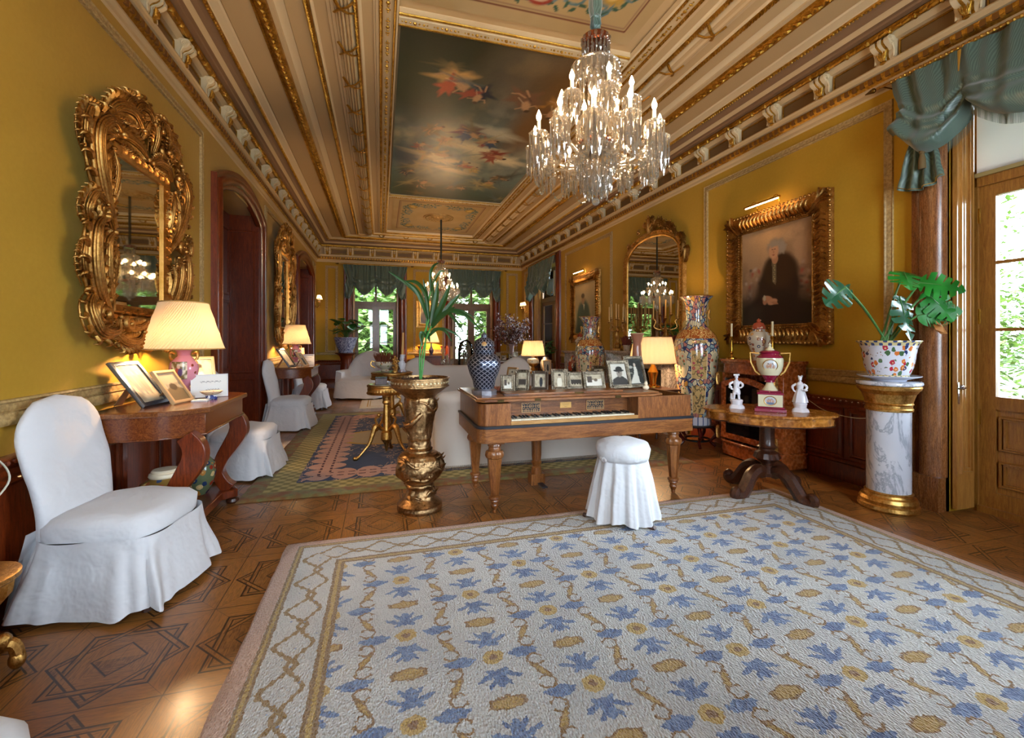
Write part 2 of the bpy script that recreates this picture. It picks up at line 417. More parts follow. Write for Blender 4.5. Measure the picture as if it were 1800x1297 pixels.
# ---------------------------------------------------------------- walls
g = G('mustard_wall'); n = g.noise(.8, 3, .6); n2 = g.noise(38, 3, .6)
g.set(base=g.mix((n*.8+n2*.25).st(.3, .8), 'b08616', 'c29628'), rough=.6, sheen=.1, spec=.3); g.bump(n2, .06, .002); WALLM = g.mat
HZ = 3.9; WT = .46
DOORS_L = [(5.75, 7.5, 0, 3.2), (10.65, 12.7, 0, 3.2)]
WIN_R = [(.52, 2.46, 0, 3.38), (10.68, 12.6, 0, 3.38)]
WIN_F = [(-.8, .5, 0, 3.3), (2.07, 3.37, 0, 3.3)]
def wallmesh(ax, pos, out, a0, a1, ops):
    m = MB(); p0, p1 = sorted((pos, out)); cur = a0
    def bb(x0, x1, z0, z1): m.bx(*((p0, p1, x0, x1) if ax == 'x' else (x0, x1, p0, p1)), z0, z1)
    for c0, c1, zb, zt in sorted(ops):
        bb(cur, c0, 0, HZ); bb(c0, c1, zt, HZ)
        if zb > 0: bb(c0, c1, 0, zb)
        cur = c1
    bb(cur, a1, 0, HZ); return m
struct('wall_left', wallmesh('x', XL, XL-WT, Y0-.36, Y1+.36, DOORS_L), WALLM, smooth=False)
struct('wall_right', wallmesh('x', XR, XR+.42, Y0-.36, Y1+.36, WIN_R), WALLM, smooth=False)
struct('wall_far', wallmesh('y', Y1, Y1+.36, XL, XR, WIN_F), WALLM, smooth=False)
struct('wall_near', wallmesh('y', Y0, Y0-.36, XL, XR, WIN_F), WALLM, smooth=False)

# panel mouldings on the walls
g = G('moulding_paint'); n = g.noise(45, 3, .7)
g.set(base=g.mix(n.st(.35, .65), 'a08250', 'c0a26c'), rough=.5); g.bump(g.wave(9, 3, d='DIAGONAL'), .5, .006); MOULD = g.mat
mp = [(-.02, 0), (-.018, .018), (-.006, .012), (.006, .016), (.03, .016), (.04, .026), (.05, .022), (.052, 0)]
tn = 1
def trim(mb, mats, parent=None, **k):
    global tn; o = struct('trim_%d' % tn, mb, mats, parent, **k); tn += 1; return o
for T, rs in ((TL, [(-.2, 5.27), (7.86, 10.25), (13.02, 13.42)]), (TR, [(-.25, .2), (2.87, 5.23), (7.86, 10.15), (12.93, 13.4)]), (TF, [(-1.5, -1.2), (.94, 1.83), (3.82, 4.16)])):
    for a0, a1 in rs:
        m = MB(); band(m, rect(a0, a1, 1.02, 3.46), mp, T); trim(m, MOULD)
# chair rail under the panels
cr = [(0, 0), (.0, .02), (.015, .03), (.045, .03), (.06, .022), (.07, .03), (.075, 0)]
def hband(mb, segs, z0, prof, T):
    for a0, a1 in segs:
        vs = [T(a, z0+u_, d) for a in (a0, a1) for u_, d in prof]; k = len(prof)
        mb.add(vs, [(j, j+1, k+j+1, k+j) for j in range(k-1)]+[tuple(range(k)), tuple(range(2*k-1, k-1, -1))])
    return mb
SEG_L = [(Y0, 5.52), (7.73, 10.42), (12.93, Y1)]; SEG_R = [(Y0, .28), (2.7, 5.5), (7.72, 10.42), (12.86, Y1)]; SEG_F = [(XL, -1.05), (.76, 1.85), (3.6, XR)]
for T, sg in ((TL, SEG_L), (TR, SEG_R), (TF, SEG_F)): trim(hband(MB(), sg, .945, cr, T), MOULD)
# wooden dado with moulded panels
dp = [(0, 0), (0, .035), (.15, .035), (.165, .028), (.18, .045), (.2, .045), (.215, .02), (.7, .02), (.71, .035), (.735, .03), (.76, .05), (.79, .055), (.8, .04), (.8, 0)]
for nm, T, sg in (('baseboard_left', TL, SEG_L), ('baseboard_right', TR, SEG_R), ('baseboard_far', TF, SEG_F)):
    m = MB(); hband(m, sg, 0, dp, T)
    for a0, a1 in sg:
        n = max(1, round((a1-a0)/.62)); L = (a1-a0)/n
        for i in range(n):
            if L < .35: continue
            band(m, rect(a0+i*L+.07, a0+(i+1)*L-.07, .27, .66), [(0, .018), (0, .034), (-.012, .04), (-.022, .03), (-.03, .022), (-.05, .03), (-.052, .018)], T)
            # carved rope on the cap
        k = int((a1-a0)/.055)
        for i in range(k): 
            c = T(a0+(i+.5)*(a1-a0)/k, .775, .052); m.sph(c, .013, 6, 4, (1, 1.3, 1) if T is not TF else (1.3, 1, 1))
    struct(nm, m, WD)

# ---------------------------------------------------------------- ceiling with cornice and nested bands
RX0, RX1 = XL, XR
def qf(p): return p if p < .45 else .45+(p-.45)*(1.5-.45)/(1.905-.45)
RC = (RX0, RX1, Y0-.0, Y1, qf)
def cring(mb, prof): mb.ring(prof, RC)
CM = [CREAM, TAN, GOLDP, PURP, CREAM2]
m = MB()
def seg(mi, *prof): m.m = mi; cring(m, prof)
seg(0, (0,3.575), (.012,3.59), (.012,3.62), (.035,3.64), (.035,3.655))
seg(2, (.035,3.655), (.05,3.665), (.07,3.69), (.075,3.72), (.062,3.73))
seg(0, (.062,3.73), (.085,3.735), (.09,3.765), (.1,3.775), (.1,3.785), (.03,3.79))
seg(1, (.03,3.79), (.03,3.965)); seg(0, (.03,3.965), (.06,3.97), (.09,4.0), (.1,4.005), (.1,4.01))
seg(2, (.1,4.01), (.125,4.0), (.15,4.015), (.155,4.04), (.14,4.055))
seg(3, (.14,4.055), (.19,4.06), (.2,4.075), (.23,4.08)); seg(0, (.23,4.08), (.25,4.1), (.27,4.11)); seg(3, (.27,4.11), (.3,4.15), (.335,4.165))
seg(2, (.335,4.165), (.345,4.155), (.36,4.155), (.37,4.17))
seg(4, (.37,4.17), (.375,4.18), (.44,4.2), (.455,4.215)); seg(1, (.455,4.215), (.47,4.2), (.7,4.2))
seg(2, (.7,4.2), (.705,4.185), (.725,4.185), (.73,4.195), (.742,4.195), (.75,4.172), (.79,4.16), (.83,4.172), (.838,4.195))
seg(0, (.838,4.195), (.86,4.2), (.875,4.2), (.885,4.215)); seg(4, (.885,4.215), (.95,4.235), (.96,4.235)); seg(1, (.96,4.235), (.97,4.22), (1.115,4.22))
seg(2, (1.115,4.22), (1.125,4.2), (1.16,4.2), (1.172,4.215)); seg(4, (1.172,4.215), (1.18,4.2), (1.19,4.215), (1.205,4.215))
seg(1, (1.205,4.215), (1.3,4.22)); seg(0, (1.3,4.22), (1.31,4.2), (1.335,4.2), (1.345,4.18), (1.37,4.18), (1.38,4.165), (1.392,4.165))
for k in range(4):
    p = 1.395+k*.03; seg(4 if k % 2 else 0, (p,4.165), (p+.004,4.15-.012*sin(PI*(k+.5)/4)), (p+.015,4.138-.02*sin(PI*(k+.5)/4)), (p+.026,4.15-.012*sin(PI*(k+.5)/4)), (p+.03,4.165))
seg(0, (1.515,4.165), (1.525,4.18)); seg(2, (1.525,4.18), (1.535,4.16), (1.555,4.16), (1.565,4.18)); seg(4, (1.565,4.18), (1.575,4.2), (1.595,4.21))
seg(1, (1.595,4.21), (1.685,4.215)); seg(0, (1.685,4.215), (1.69,4.2), (1.705,4.2), (1.71,4.19), (1.735,4.19))
seg(2, (1.735,4.19), (1.74,4.18), (1.765,4.18), (1.77,4.19)); seg(1, (1.77,4.19), (1.785,4.19)); seg(0, (1.785,4.19), (1.84,4.19)); seg(1, (1.84,4.19), (1.86,4.19))
seg(2, (1.86,4.19), (1.866,4.178), (1.878,4.178), (1.885,4.19)); seg(4, (1.885,4.19), (1.9,4.2), (1.905,4.25))
IX0, IX1 = XL+1.905, XR-1.905
IY0, IY1 = Y0+1.5, Y1-1.5
m.m = 1; m.add([(IX0-.01,IY0-.01,4.262),(IX1+.01,IY0-.01,4.262),(IX1+.01,IY1+.01,4.262),(IX0-.01,IY1+.01,4.262)], [(0,3,2,1)])
PY0, PY1 = 4.2, 9.12       # allegorical painting
for yb, w_ in ((PY0-.16, 0), (PY1+.02, 0)):          # cross bars between the three panels
    y0, y1 = yb, yb+.14
    m.m = 0; m.bx(IX0, IX1, y0-.02, y1+.02, 4.215, 4.262); m.m = 4; m.bx(IX0, IX1, y0+.03, y0+.11, 4.2, 4.216)
    m.m = 2; m.tube([(IX0, y0, 4.215), (IX1, y0, 4.215)], .014, 8); m.tube([(IX0, y1, 4.215), (IX1, y1, 4.215)], .014, 8)
CEIL = struct('ceiling', m, CM, ang=25)
m = MB(); m.bx(XL-.5, XR+.5, Y0-.4, Y1+.4, 4.3, 4.5); part('light_leak_blocker', m, TAN, CEIL, smooth=False)  # unseen slab added above the ceiling to stop sky light leaking in
# bead rows
def rowpts(p, z, step):
    q = qf(p); x0, x1, y0, y1 = RX0+p, RX1-p, Y0+q, Y1-q; out = []
    for (a, b) in (((x0,y0),(x0,y1)), ((x0,y1),(x1,y1)), ((x1,y1),(x1,y0))):
        L = math.dist(a, b); n = int(L/step)
        out += [(a[0]+(b[0]-a[0])*(i+.5)/n, a[1]+(b[1]-a[1])*(i+.5)/n, z, a[0] == b[0]) for i in range(n)]
    return out
m = MB()
for x, y, z, vert in rowpts(.352, 4.152, .036): m.sph((x,y,z), .013, 5, 4)
part('pearl_row', m, GOLDP, CEIL)
m = MB()
for i, (x, y, z, vert) in enumerate(rowpts(.135, 4.012, .062)):
    s = (.021, .05) if i % 3 else (.03, .02)
    m.sph((x,y,z), 1, 7, 5, (s[0], s[1], s[0]) if vert else (s[1], s[0], s[0]))
part('bead_and_reel', m, GOLDP, CEIL)
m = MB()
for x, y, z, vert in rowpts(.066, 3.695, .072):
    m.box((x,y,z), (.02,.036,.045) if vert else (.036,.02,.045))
part('egg_row', m, simple('gilt_brown', '7a4c18', .5), CEIL)  # even brown egg-and-dart blocks spaced along the gold band
# rope twists, leaves
m = MB()
for p, z, st_, r in ((1.545,4.162,.035,.016), (1.872,4.18,.024,.011), (1.752,4.182,.026,.012), (.79,4.162,.05,.026), (1.142,4.2,.035,.018)):
    for i, (x, y, z2, vert) in enumerate(rowpts(p, z, st_)):
        d = .5 if i % 2 or p != .79 else -.5
        a = (st_*.6, r*.9)
        m.tube([(x-a[1] if vert else x-a[0], y-a[0]*d*2 if vert else y-a[1], z), (x, y, z-r*.5), (x+a[1] if vert else x+a[0], y+a[0]*d*2 if vert else y+a[1], z)], [r*.3, r*.62, r*.3], 4)
part('rope_twist', m, GOLDP, CEIL)
m = MB()                                         # ribbon ties on the reeded moulding
for x, y, z, vert in rowpts(1.455, 4.128, .58):
    for s_ in (-1, 1):
        pts = [(-.085, .1*s_, .02), (-.03, .0, -.012), (.03, -.035*s_, -.012), (.085, -.07*s_, .02)]
        if x > 1.3 and vert: pts = [(-a, b, c) for a, b, c in pts]
        m.tube([(x+a, y+b, z+c) if vert else (x+b, y+a*(-1), z+c) for a, b, c in pts], .016, 4, flat=.35)
part('ribbon_tie', m, GOLDP, CEIL)
m = MB()                                         # applied scroll ornaments
for i, (x, y, z, vert) in enumerate(rowpts(1.812, 4.184, .3)):
    for k, (t, r) in enumerate(((-.11,.008),(-.08,.012),(-.04,.01),(0,.018),(.04,.01),(.08,.012),(.11,.008))):
        m.sph((x+(0 if vert else t), y+(t if vert else 0), z), r, 6, 4, (1.1,1.1,.7))
        if k in (1,5):
            for q in (-1,1): m.sph((x+(q*.014 if vert else t), y+(t if vert else q*.014), z), .007, 5, 4)
for yb in (PY0-.09, PY1+.09):
    for i in range(8):
        for t, r in ((-.11,.008),(-.08,.012),(-.04,.01),(0,.018),(.04,.01),(.08,.012),(.11,.008)):
            m.sph((IX0+(i+.5)*(IX1-IX0)/8+t, yb, 4.198), r, 6, 4)
part('scroll_ornament', m, GOLDP, CEIL)
# scroll brackets
def bracket():
    m = MB(); W = .075
    prof = []
    for k in range(11): t = k/10; prof.append((.02+.1*sin(t*PI*.95)**.8*(1-t*.35)+.015*sin(t*PI*3), .175-t*.175))
    prof = [(.02,.2), (.105,.2), (.125,.18), (.125,.15), (.1,.125), (.07,.11), (.055,.09), (.06,.06), (.055,.03), (.03,.0), (.0,.0)]
    for j, (y0, y1, mi, dd) in enumerate(((-W,-W*.5,0,0), (-W*.5,-W*.15,2,-.012), (-W*.15,W*.15,0,.004), (W*.15,W*.5,2,-.012), (W*.5,W,0,0))):
        m.m = mi; pr = [(a+dd if a > .05 else a, b) for a, b in prof]+[(0,.2)]
        m.loft([[(a,y0,b) for a, b in pr], [(a,y1,b) for a, b in pr]])
    for s_ in (-1, 1):
        m.m = 0; y = s_*W; pts = []
        for k in range(16): t = k/15*3.4*PI; r = .032*(1-k/18); pts.append((.085+r*cos(t), y, .16+r*sin(t)))
        m.tube(pts, .008, 5)
        m.tube([(.07,y,.13), (.05,y,.08), (.055,y,.02)], .009, 5)
    m.m = 2
    for k in range(5):
        a = (k-2)*.4; m.tube([(.06,0,.01), (.085,sin(a)*.03,.04), (.095,sin(a)*.055,.07+.02*cos(a))], [.006,.013,.004], 5)
    m.sph((.065,0,.0), .02, 7, 5, (1,1.6,.8))
    return m
bm = bracket()
bp = []
nb = 24
for i in range(nb): y = Y1-.3-i*.585; bp.append((XL+.03, y, 0)) if y > Y0 else None; bp.append((XR-.03, y, PI)) if y > Y0 else None
for i in range(10): bp.append((XL+.3+i*(XR-XL-.6)/9, Y1-.03, -PI/2))
b0 = None
for x, y, rz in bp:
    if b0 is None: b0 = bm.obj('cornice_bracket', [CREAM2]+CM[1:], CEIL, ang=40); o = b0
    else: o = b0.copy(); COL.objects.link(o); o.parent = CEIL
    o.location = (x, y, 3.787); o.rotation_euler = (0, 0, rz)
m = MB()                                         # sunk frieze panels between the brackets
m.m = 0
def fpanel(T, a0, a1):
    m.m = 0; vs_ = [T(a0,3.80,.034),T(a1,3.80,.034),T(a1,3.955,.034),T(a0,3.955,.034)]; m.add(vs_, [(0,1,2,3)]); m.m = 1; band(m, rect(a0, a1, 3.82, 3.935), [(0, .032), (0, .045), (-.008, .045), (-.014, .036)], T)
for i in range(nb):
    y = Y1-.3-i*.585
    for T in (TL, TR):
        if y-.6 > Y0: fpanel(T, y-.49, y-.1)
for i in range(9): a = XL+.3+i*(XR-XL-.6)/9; fpanel(TF, a+.1, a+.5)
part('frieze_panel', m, [FRZ, GOLDP], CEIL, smooth=False)

# ---------------------------------------------------------------- door cases, doors in the left wall
def arch(a0, a1, z, rise, n=14):
    pts = [(a0, 0), (a0, z)]
    for i in range(1, n): t = i/n; pts.append((a0+(a1-a0)*t, z+rise*(1-(2*t-1)**2)))
    return pts+[(a1, z), (a1, 0)]
CASE = [(0,-.02), (0,.03), (.03,.05), (.05,.05), (.07,.075), (.12,.085), (.15,.07), (.165,.05), (.19,.06), (.215,.06), (.22,.0)]
dn = 1
for c0, c1, zb, zt in DOORS_L:
    m = MB(); band(m, arch(c0-.0, c1, 3.04, .19)[::-1] if False else arch(c0, c1, 3.03, .2), [(-u_, d) for u_, d in CASE], TL, closed=False)
    D = struct('door_%d' % dn, m, WD, ang=50)
    m = MB(); th = .42
    for s_, y in ((1, c0), (-1, c1)):
        m.bx(XL-th, XL+.01, min(y, y+s_*.03), max(y, y+s_*.03), 0, 3.25)
        for zz0, zz1 in ((.15, .75), (.9, 2.95)):
            T = (lambda s2, z, d, y=y, s_=s_: (XL-s2, y+s_*(.03+d), z))
            band(m, rect(.08, th-.06, zz0, zz1), [(0,0), (0,.015), (-.02,.015), (-.03,.0)], T)
    part('jamb', m, WD, D)
    m = MB(); m.add([TL(c0, 3.03, -.03)]+[TL(a, z, -.03) for a, z in arch(c0, c1, 3.03, .2)[2:-2]]+[TL(c1, 3.03, -.03)]+[TL(c1, 3.25, -.03), TL(c0, 3.25, -.03)], [tuple(range(17))])
    m.bx(XL-.42, XL-.38, c0, c1, 0, 3.25)
    w2 = (c1-c0)/2
    for k in range(2):
        for z0, z1 in ((.2,.8), (.95,1.9), (2.05,2.95)):
            band(m, rect(c0+k*w2+.12, c0+(k+1)*w2-.12, z0, z1), [(0,-.38), (0,-.355), (-.025,-.36), (-.04,-.378)], TL)
    part('door_leaf', m, WD, D, smooth=False); dn += 1

# ---------------------------------------------------------------- window bays
wn = 1
CASEW = [(0,-.02), (0,.02), (.02,.05), (.06,.085), (.1,.095), (.14,.085), (.165,.055), (.175,.04), (.2,.05), (.225,.045), (.235,0)]
def bay(name, T, c0, c1, zt, depth, wood1, panes, zb_glass, ztr, zhead, lower=True, case=True, mull=2, blind=None, detail=False):
    """casing + splayed shutters + frame + two leaves + transom light"""
    m = MB(); band(m, [(c0, 0), (c0, zt), (c1, zt), (c1, 0)], [(-u_, d) for u_, d in CASEW], T, closed=False)
    if case:
        for s_, a in ((-1, c0), (1, c1)): 
            a0, a1 = sorted((a, a+s_*.245)); z1 = .27
            P = [T(a0, 0, 0), T(a1, 0, 0), T(a1, 0, .11), T(a0, 0, .11)]; m.loft([P, [(p[0], p[1], z1) for p in P]])
    W = struct(name, m, WD if not detail else WDR, ang=50)
    # splayed shutter panels
    for s_, a in ((1, c0), (-1, c1)):
        sm = MB()
        def TS(q, z, d, s_=s_, a=a):     # q 0..depth inwards, d towards opening
            return T(a+s_*(.0+d+.02), z, -q)
        sm.loft([[TS(.02, 0.03, 0), TS(depth-.08, .03, 0), TS(depth-.08, .03, .03), TS(.02, .03, .03)], [TS(.02, zt-.02, 0), TS(depth-.08, zt-.02, 0), TS(depth-.08, zt-.02, .03), TS(.02, zt-.02, .03)]])
        z0, z1 = (.28, zt-.15)
        for k, (i0, h) in enumerate(((.045, .045), (.075, .045))):
            band(sm, rect(.02+i0, depth-.08-i0, z0+i0, z1-i0), [(0,.03), (0,h), (-.012,h), (-.018,.03)], TS)
        part('shutter', sm, SHUT, W, ang=30)
        if detail: 
            hm = MB(); hm.tube([TS(.03,.98,.035), TS(.03,.98,.06), TS(.05,.99,.07)], .007, 6); hm.sph(TS(.03,1.0,.055), .014); hm.loft([[TS(.02,.86,.031), TS(.04,.86,.031), TS(.04,.86,.036), TS(.02,.86,.036)], [TS(.02,1.03,.031), TS(.04,1.03,.031), TS(.04,1.03,.036), TS(.02,1.03,.036)]])
            part('shutter_knob', hm, CHROME, W)
    # frame
    fm = MB(); q = depth; fw = .055
    def slab(a0, a1, z0, z1, d0, d1):
        P = [T(a0, z0, d0), T(a1, z0, d0), T(a1, z0, d1), T(a0, z0, d1)]; fm.loft([P, [(p[0], p[1], z1) for p in P]])
    slab(c0, c0+fw, 0, zt, -q-.03, -q+.05); slab(c1-fw, c1, 0, zt, -q-.03, -q+.05); slab(c0+fw, c1-fw, zhead, zt, -q-.03, -q+.05); slab(c0+fw, c1-fw, ztr-.0, ztr+.13, -q-.03, -q+.06); slab(c0+fw, c1-fw, 0, .05, -q-.03, -q+.06)
    cm = (c0+c1)/2; slab(cm-.03, cm+.03, ztr+.13, zhead, -q-.03, -q+.04)
    part('window_frame', fm, wood1, W, smooth=False)
    for k, (a0, a1) in enumerate(((c0+fw, cm), (cm, c1-fw))):
        fm = MB(); st = .1; ztop = ztr
        slab(a0, a0+st, .05, ztop, -q-.02, -q+.03); slab(a1-st, a1, .05, ztop, -q-.02, -q+.03); slab(a0+st, a1-st, ztop-.09, ztop, -q-.02, -q+.03); slab(a0+st, a1-st, .05, .17, -q-.02, -q+.03)
        slab(a0+st, a1-st, zb_glass-.1, zb_glass, -q-.02, -q+.03); slab(a0+st, a1-st, .17, zb_glass-.1, -q-.015, -q+.005)
        gz0, gz1 = zb_glass, ztop-.09
        for i in range(1, panes): z = gz0+(gz1-gz0)*i/panes; slab(a0+st, a1-st, z-.012, z+.012, -q-.01, -q+.02)
        if zb_glass > .5:
            zz = (.22, .42, .5, zb_glass-.15)
            for z0, z1 in ((zz[0], zz[1]), (zz[2], zz[3])):
                if z1-z0 > .08:
                    for ins, h in ((.03,.03), (.055,.025)): band(fm, rect(a0+st+ins, a1-st-ins, z0+ins*.6, z1-ins*.6), [(0,-q+.005), (0,-q+h), (-.012,-q+h), (-.02,-q+.005)], T)
        lf = part('door_leaf' if detail else 'casement', fm, wood1, W, smooth=False)
        if detail:
            fm = MB()
            for i in range(9):
                t = 2*PI*i/8; cx = (a0+a1)/2
                fm.tube([T(cx+.02*cos(t), .68+.02*sin(t), -q+.012), T(cx+.06*cos(t), .68+.03*sin(t), -q+.014), T(cx+.07*cos(t+.3), .68+.035*sin(t+.3), -q+.012)], .004, 4)
            fm2 = part('carved_rosette', fm, DARKW, lf)
            fm = MB()
            for z in (.75, 1.55, 2.35):
                a = a0 if k == 0 else a1; e = T(a, z, -q+.035); fm.tube([(e[0], e[1], z-.06), (e[0], e[1], z+.06)], .012, 8)
            part('hinge', fm, BRASS, lf)
        fm = MB(); slab(a0+st-.005, a1-st+.005, gz0-.005, gz1+.005, -q-.002, -q+.002)
        part('pane', fm, PANE, lf, smooth=False)
        fm = MB(); slab(a0+.02, a1-.02, ztr+.13, zhead, -q-.002, -q+.002); part('transom_pane', fm, PANE, W, smooth=False)
    if blind:
        fm = MB(); n = 12
        zb, zt2 = blind
        slab(c0+fw+.01, c1-fw-.01, zb, zt2, -q+.075, -q+.079); 
        b = part('roller_blind', fm, shade('blind_cloth', 'e8e6e0', .45), W, smooth=False)
        fm = MB(); slab(c0+fw, c1-fw, zb-.03, zb, -q+.068, -q+.088); part('blind_hem', fm, simple('hem_braid', 'a08c58', .8), b, smooth=False)
    return W
WDR = wood('walnut_casing', '64381a', 'b87844', .25, (14,14,1.2))
SHUT = wood('shutter_oak', '9a6428', 'c89048', .3, (14,14,1.2), 5, .5)
for cx0, cx1, zb, zt in WIN_F:
    bay('window_%d' % wn, TF, cx0, cx1, 3.3, .26, WDW, 3, .79, 2.37, 3.2); wn += 1
bay('door_%d' % dn, TR, .52, 2.46, 3.38, .30, WDOOR, 3, .92, 2.58, 3.3, blind=(2.68, 3.3), detail=True); dn += 1
bay('window_%d' % wn, TR, 10.68, 12.6, 3.38, .30, WDW, 3, .79, 2.45, 3.3); wn += 1
def TN(s, z, d): return (s, Y0+d, z)
for cx0, cx1, zb, zt in WIN_F: bay('window_%d' % wn, TN, cx0, cx1, 3.3, .26, WDW, 3, .79, 2.37, 3.2); wn += 1

# ---------------------------------------------------------------- outdoors
g = G('leaf_green'); r = g.noise(1.5, 2); r2 = g.noise(25, 2)
g.set(base=g.mix((r*.6+r2*.5).st(.3, .7), '4a6832', '84a054'), rough=.5); LEAF = g.mat
g = G('bark'); g.set(base=g.mix(g.noise(6, 5, .7), '4a4036', '8a7c6a'), rough=.9); g.bump(g.noise(14, 5, .7), .8, .05); BARK = g.mat
g = G('garden_ground'); g.set(base=g.mix(g.noise(1.1, 4).st(.4, .6), '3a4a20', '5c5c40'), rough=.95)
m = MB(); m.add([(-40,Y1+.5,-.25),(60,Y1+.5,-.25),(60,60,-.25),(-40,60,-.25)], [(0,1,2,3)]); m.add([(XR+.5,-30,-.25),(60,-30,-.25),(60,Y1+.5,-.25),(XR+.5,Y1+.5,-.25)], [(0,1,2,3)])
o = m.obj('garden_ground', g.mat, smooth=False); o['kind'] = 'structure'
m = MB(); m.bx(XR+.5, XR+5.2, -6, Y1, -.24, -.08); o = m.obj('terrace_paving', simple('pale_stone', 'b4b0a4', .9), smooth=False); o['kind'] = 'structure'
def tree(x, y, h, cr, n, label, seed, lean=0, low=.2):
    LS = 2.1 if y > 14 else 1.0
    R = random.Random(seed); t = thing('garden_tree', label, 'tree', (x, y, -.25), group='garden trees outside the windows')
    m = MB(); m.tube(bez([(0,0,0), (lean*.3,0,h*.3), (lean,.1,h*.65), (lean*1.3,0,h)], 4), [.28*(1-.07*i) for i in range(13)], 10)
    tips = []
    for i in range(9):
        a = R.random()*6.28; z = h*(low+.7*R.random()); L = cr*(.5+.5*R.random()); e = (L*cos(a), L*sin(a), z+L*.35); m.tube([(lean*z/h,0,z-.2), (e[0]*.5, e[1]*.5, z+L*.22), e], [.09,.05,.015], 6); tips.append(e)
    part('trunk', m, BARK, t)
    m = MB()
    for i in range(n):
        e = R.choice(tips); q = [e[k]*(.45+.6*R.random())+R.gauss(0, cr*.22) if k < 2 else e[2]+R.gauss(0, h*.13) for k in range(3)]
        if q[2] < .2: continue
        s = (.06+.08*R.random())*LS; a = R.random()*6.28; b = R.uniform(-.6, .6)
        d = Vector((cos(a)*cos(b), sin(a)*cos(b), sin(b)))*s; f = Vector((-sin(a), cos(a), R.uniform(-.5,.5))).normalized()*s*.42; c = Vector(q)
        m.add([tuple(c-d), tuple(c+f), tuple(c+d), tuple(c-f)], [(0,1,2,3)])
    part('foliage', m, LEAF, t, smooth=False)
TREES = [(-5, 19.5, 7, 3.2, 3600, 'broad spring-green tree outside the left far window'), (1.2, 20.5, 8, 3.4, 4200, 'pale leafy tree seen between both far windows'), (6.2, 19, 6.5, 3, 3600, 'leafy tree outside the right far window'),
         (-1.6, 25, 10, 4.2, 4200, 'tall tree rising behind the others beyond the left far window'), (5, 26, 10, 4.2, 4200, 'tall tree rising behind the others beyond the right far window'),
         (13.2, 7.6, 7, 2.6, 5200, 'thick-trunked tree with low branches outside the garden door'), (14, 3.4, 5.5, 2.6, 5200, 'low leafy tree outside the garden door'), (13.5, 21, 6, 2.6, 3000, 'leafy tree outside the far right side window')]
for i, q in enumerate(TREES): tree(q[0], q[1], q[2], q[3], q[4]*3, q[5], 20+i, .2, .05)

# ================================================================ shared builders for furniture
from mathutils import noise as MN
def sering(cx, cy_, z, a, b, n=32, p=3.0, tilt=0):
    out = []
    for j in range(n):
        t = 2*PI*j/n; c, s = cos(t), sin(t)
        out.append((cx+a*math.copysign(abs(c)**(2/p), c), cy_+b*math.copysign(abs(s)**(2/p), s), z+tilt*c))
    return out
def jit(mb, amp, fr, seed=0, i0=0):
    for i in range(i0, len(mb.v)):
        p = Vector(mb.v[i]); q = MN.noise_vector(p*fr+Vector((seed, 0, 0))); mb.v[i] = tuple(p+q*amp)
def slip_chair(label, loc, rz, group=None, ht=1.07, lean=.26):
    t = thing('dining_chair', label, 'chair', loc, rz, group)
    a, b, H_ = .27, .28, .47
    m = MB()                                  # seat cushion cover
    R = [sering(0, 0, H_-.10, a, b, 40, 4), sering(0, 0, H_-.03, a+.005, b+.005, 40, 4), sering(0, 0, H_+.005, a-.02, b-.02, 40, 3.6), sering(0, 0, H_+.022, a*.75, b*.75, 40, 3), sering(0, 0, H_+.03, a*.4, b*.4, 40, 2.5), sering(0, 0, H_+.032, .01, .01, 40, 2)]
    m.loft(R); jit(m, .014, 7, 3); part('seat_cover', m, WHITE, t, ang=80)
    m = MB()                                  # skirt with corner pleats
    def sk(u, v):
        th = 2*PI*u; c, s = cos(th), sin(th); k = (2/4.5)
        x, y = math.copysign(abs(c)**k, c), math.copysign(abs(s)**k, s); cor = max(0, abs(c*s)*2-.72)/.28
        fl = .012+.055*v**1.3+.02*v*sin(9*th+1)+.012*v*sin(17*th)+cor*.03*v
        pl = -.03*v*math.exp(-((abs(abs(c)-abs(s)))/.06)**2)
        return (x*(a+fl+pl), y*(b+fl+pl), (H_-.09)*(1-v)+.035*v+.012*v*sin(5*th))
    m.grid(sk, 120, 14, cu=True); jit(m, .012, 7, 5); part('skirt', m, WHITE, t, ang=80)
    m = MB(); R = []                          # tall waisted back
    N_ = 22
    for i in range(N_+1):
        q = i/N_; z = H_-.1+(ht-H_+.1)*q
        w_ = .235+.055*sin(min(1, q*1.25)*PI*.5)-.02*sin(q*PI)
        if q > .6: w_ *= math.sqrt(max(0.0, 1-((q-.6)/.4)**2.3))
        th_ = .055*(1-.35*q)*(1 if q < .9 else math.sqrt(max(.02, 1-((q-.9)/.1)**2)))
        R.append(sering(-.235-lean*max(0, z-H_)**1.15*.75, 0, z, max(th_, .004), max(w_, .004), 32, 2.6))
    m.loft(R); jit(m, .013, 6, 9); part('back_cover', m, WHITE, t, ang=80)
    m = MB()
    def bs(u, v):
        y = (u-.5)*2; x = -.285-.05*v-.02*v*sin(u*19); return (x, y*(.25+.05*v), (H_-.05)*(1-v)+.035*v)
    m.grid(bs, 24, 8); jit(m, .006, 8, 2); part('back_skirt', m, WHITE, t, ang=80)
    for sx in (-1, 1):
        for sy in (-1, 1):
            m = MB(); m.tube([(sx*.22, sy*.22, .3), (sx*.235, sy*.235, .05), (sx*.24, sy*.24, .0)], [.022, .016, .02], 8); part('leg', m, DARKW, t)
    return t

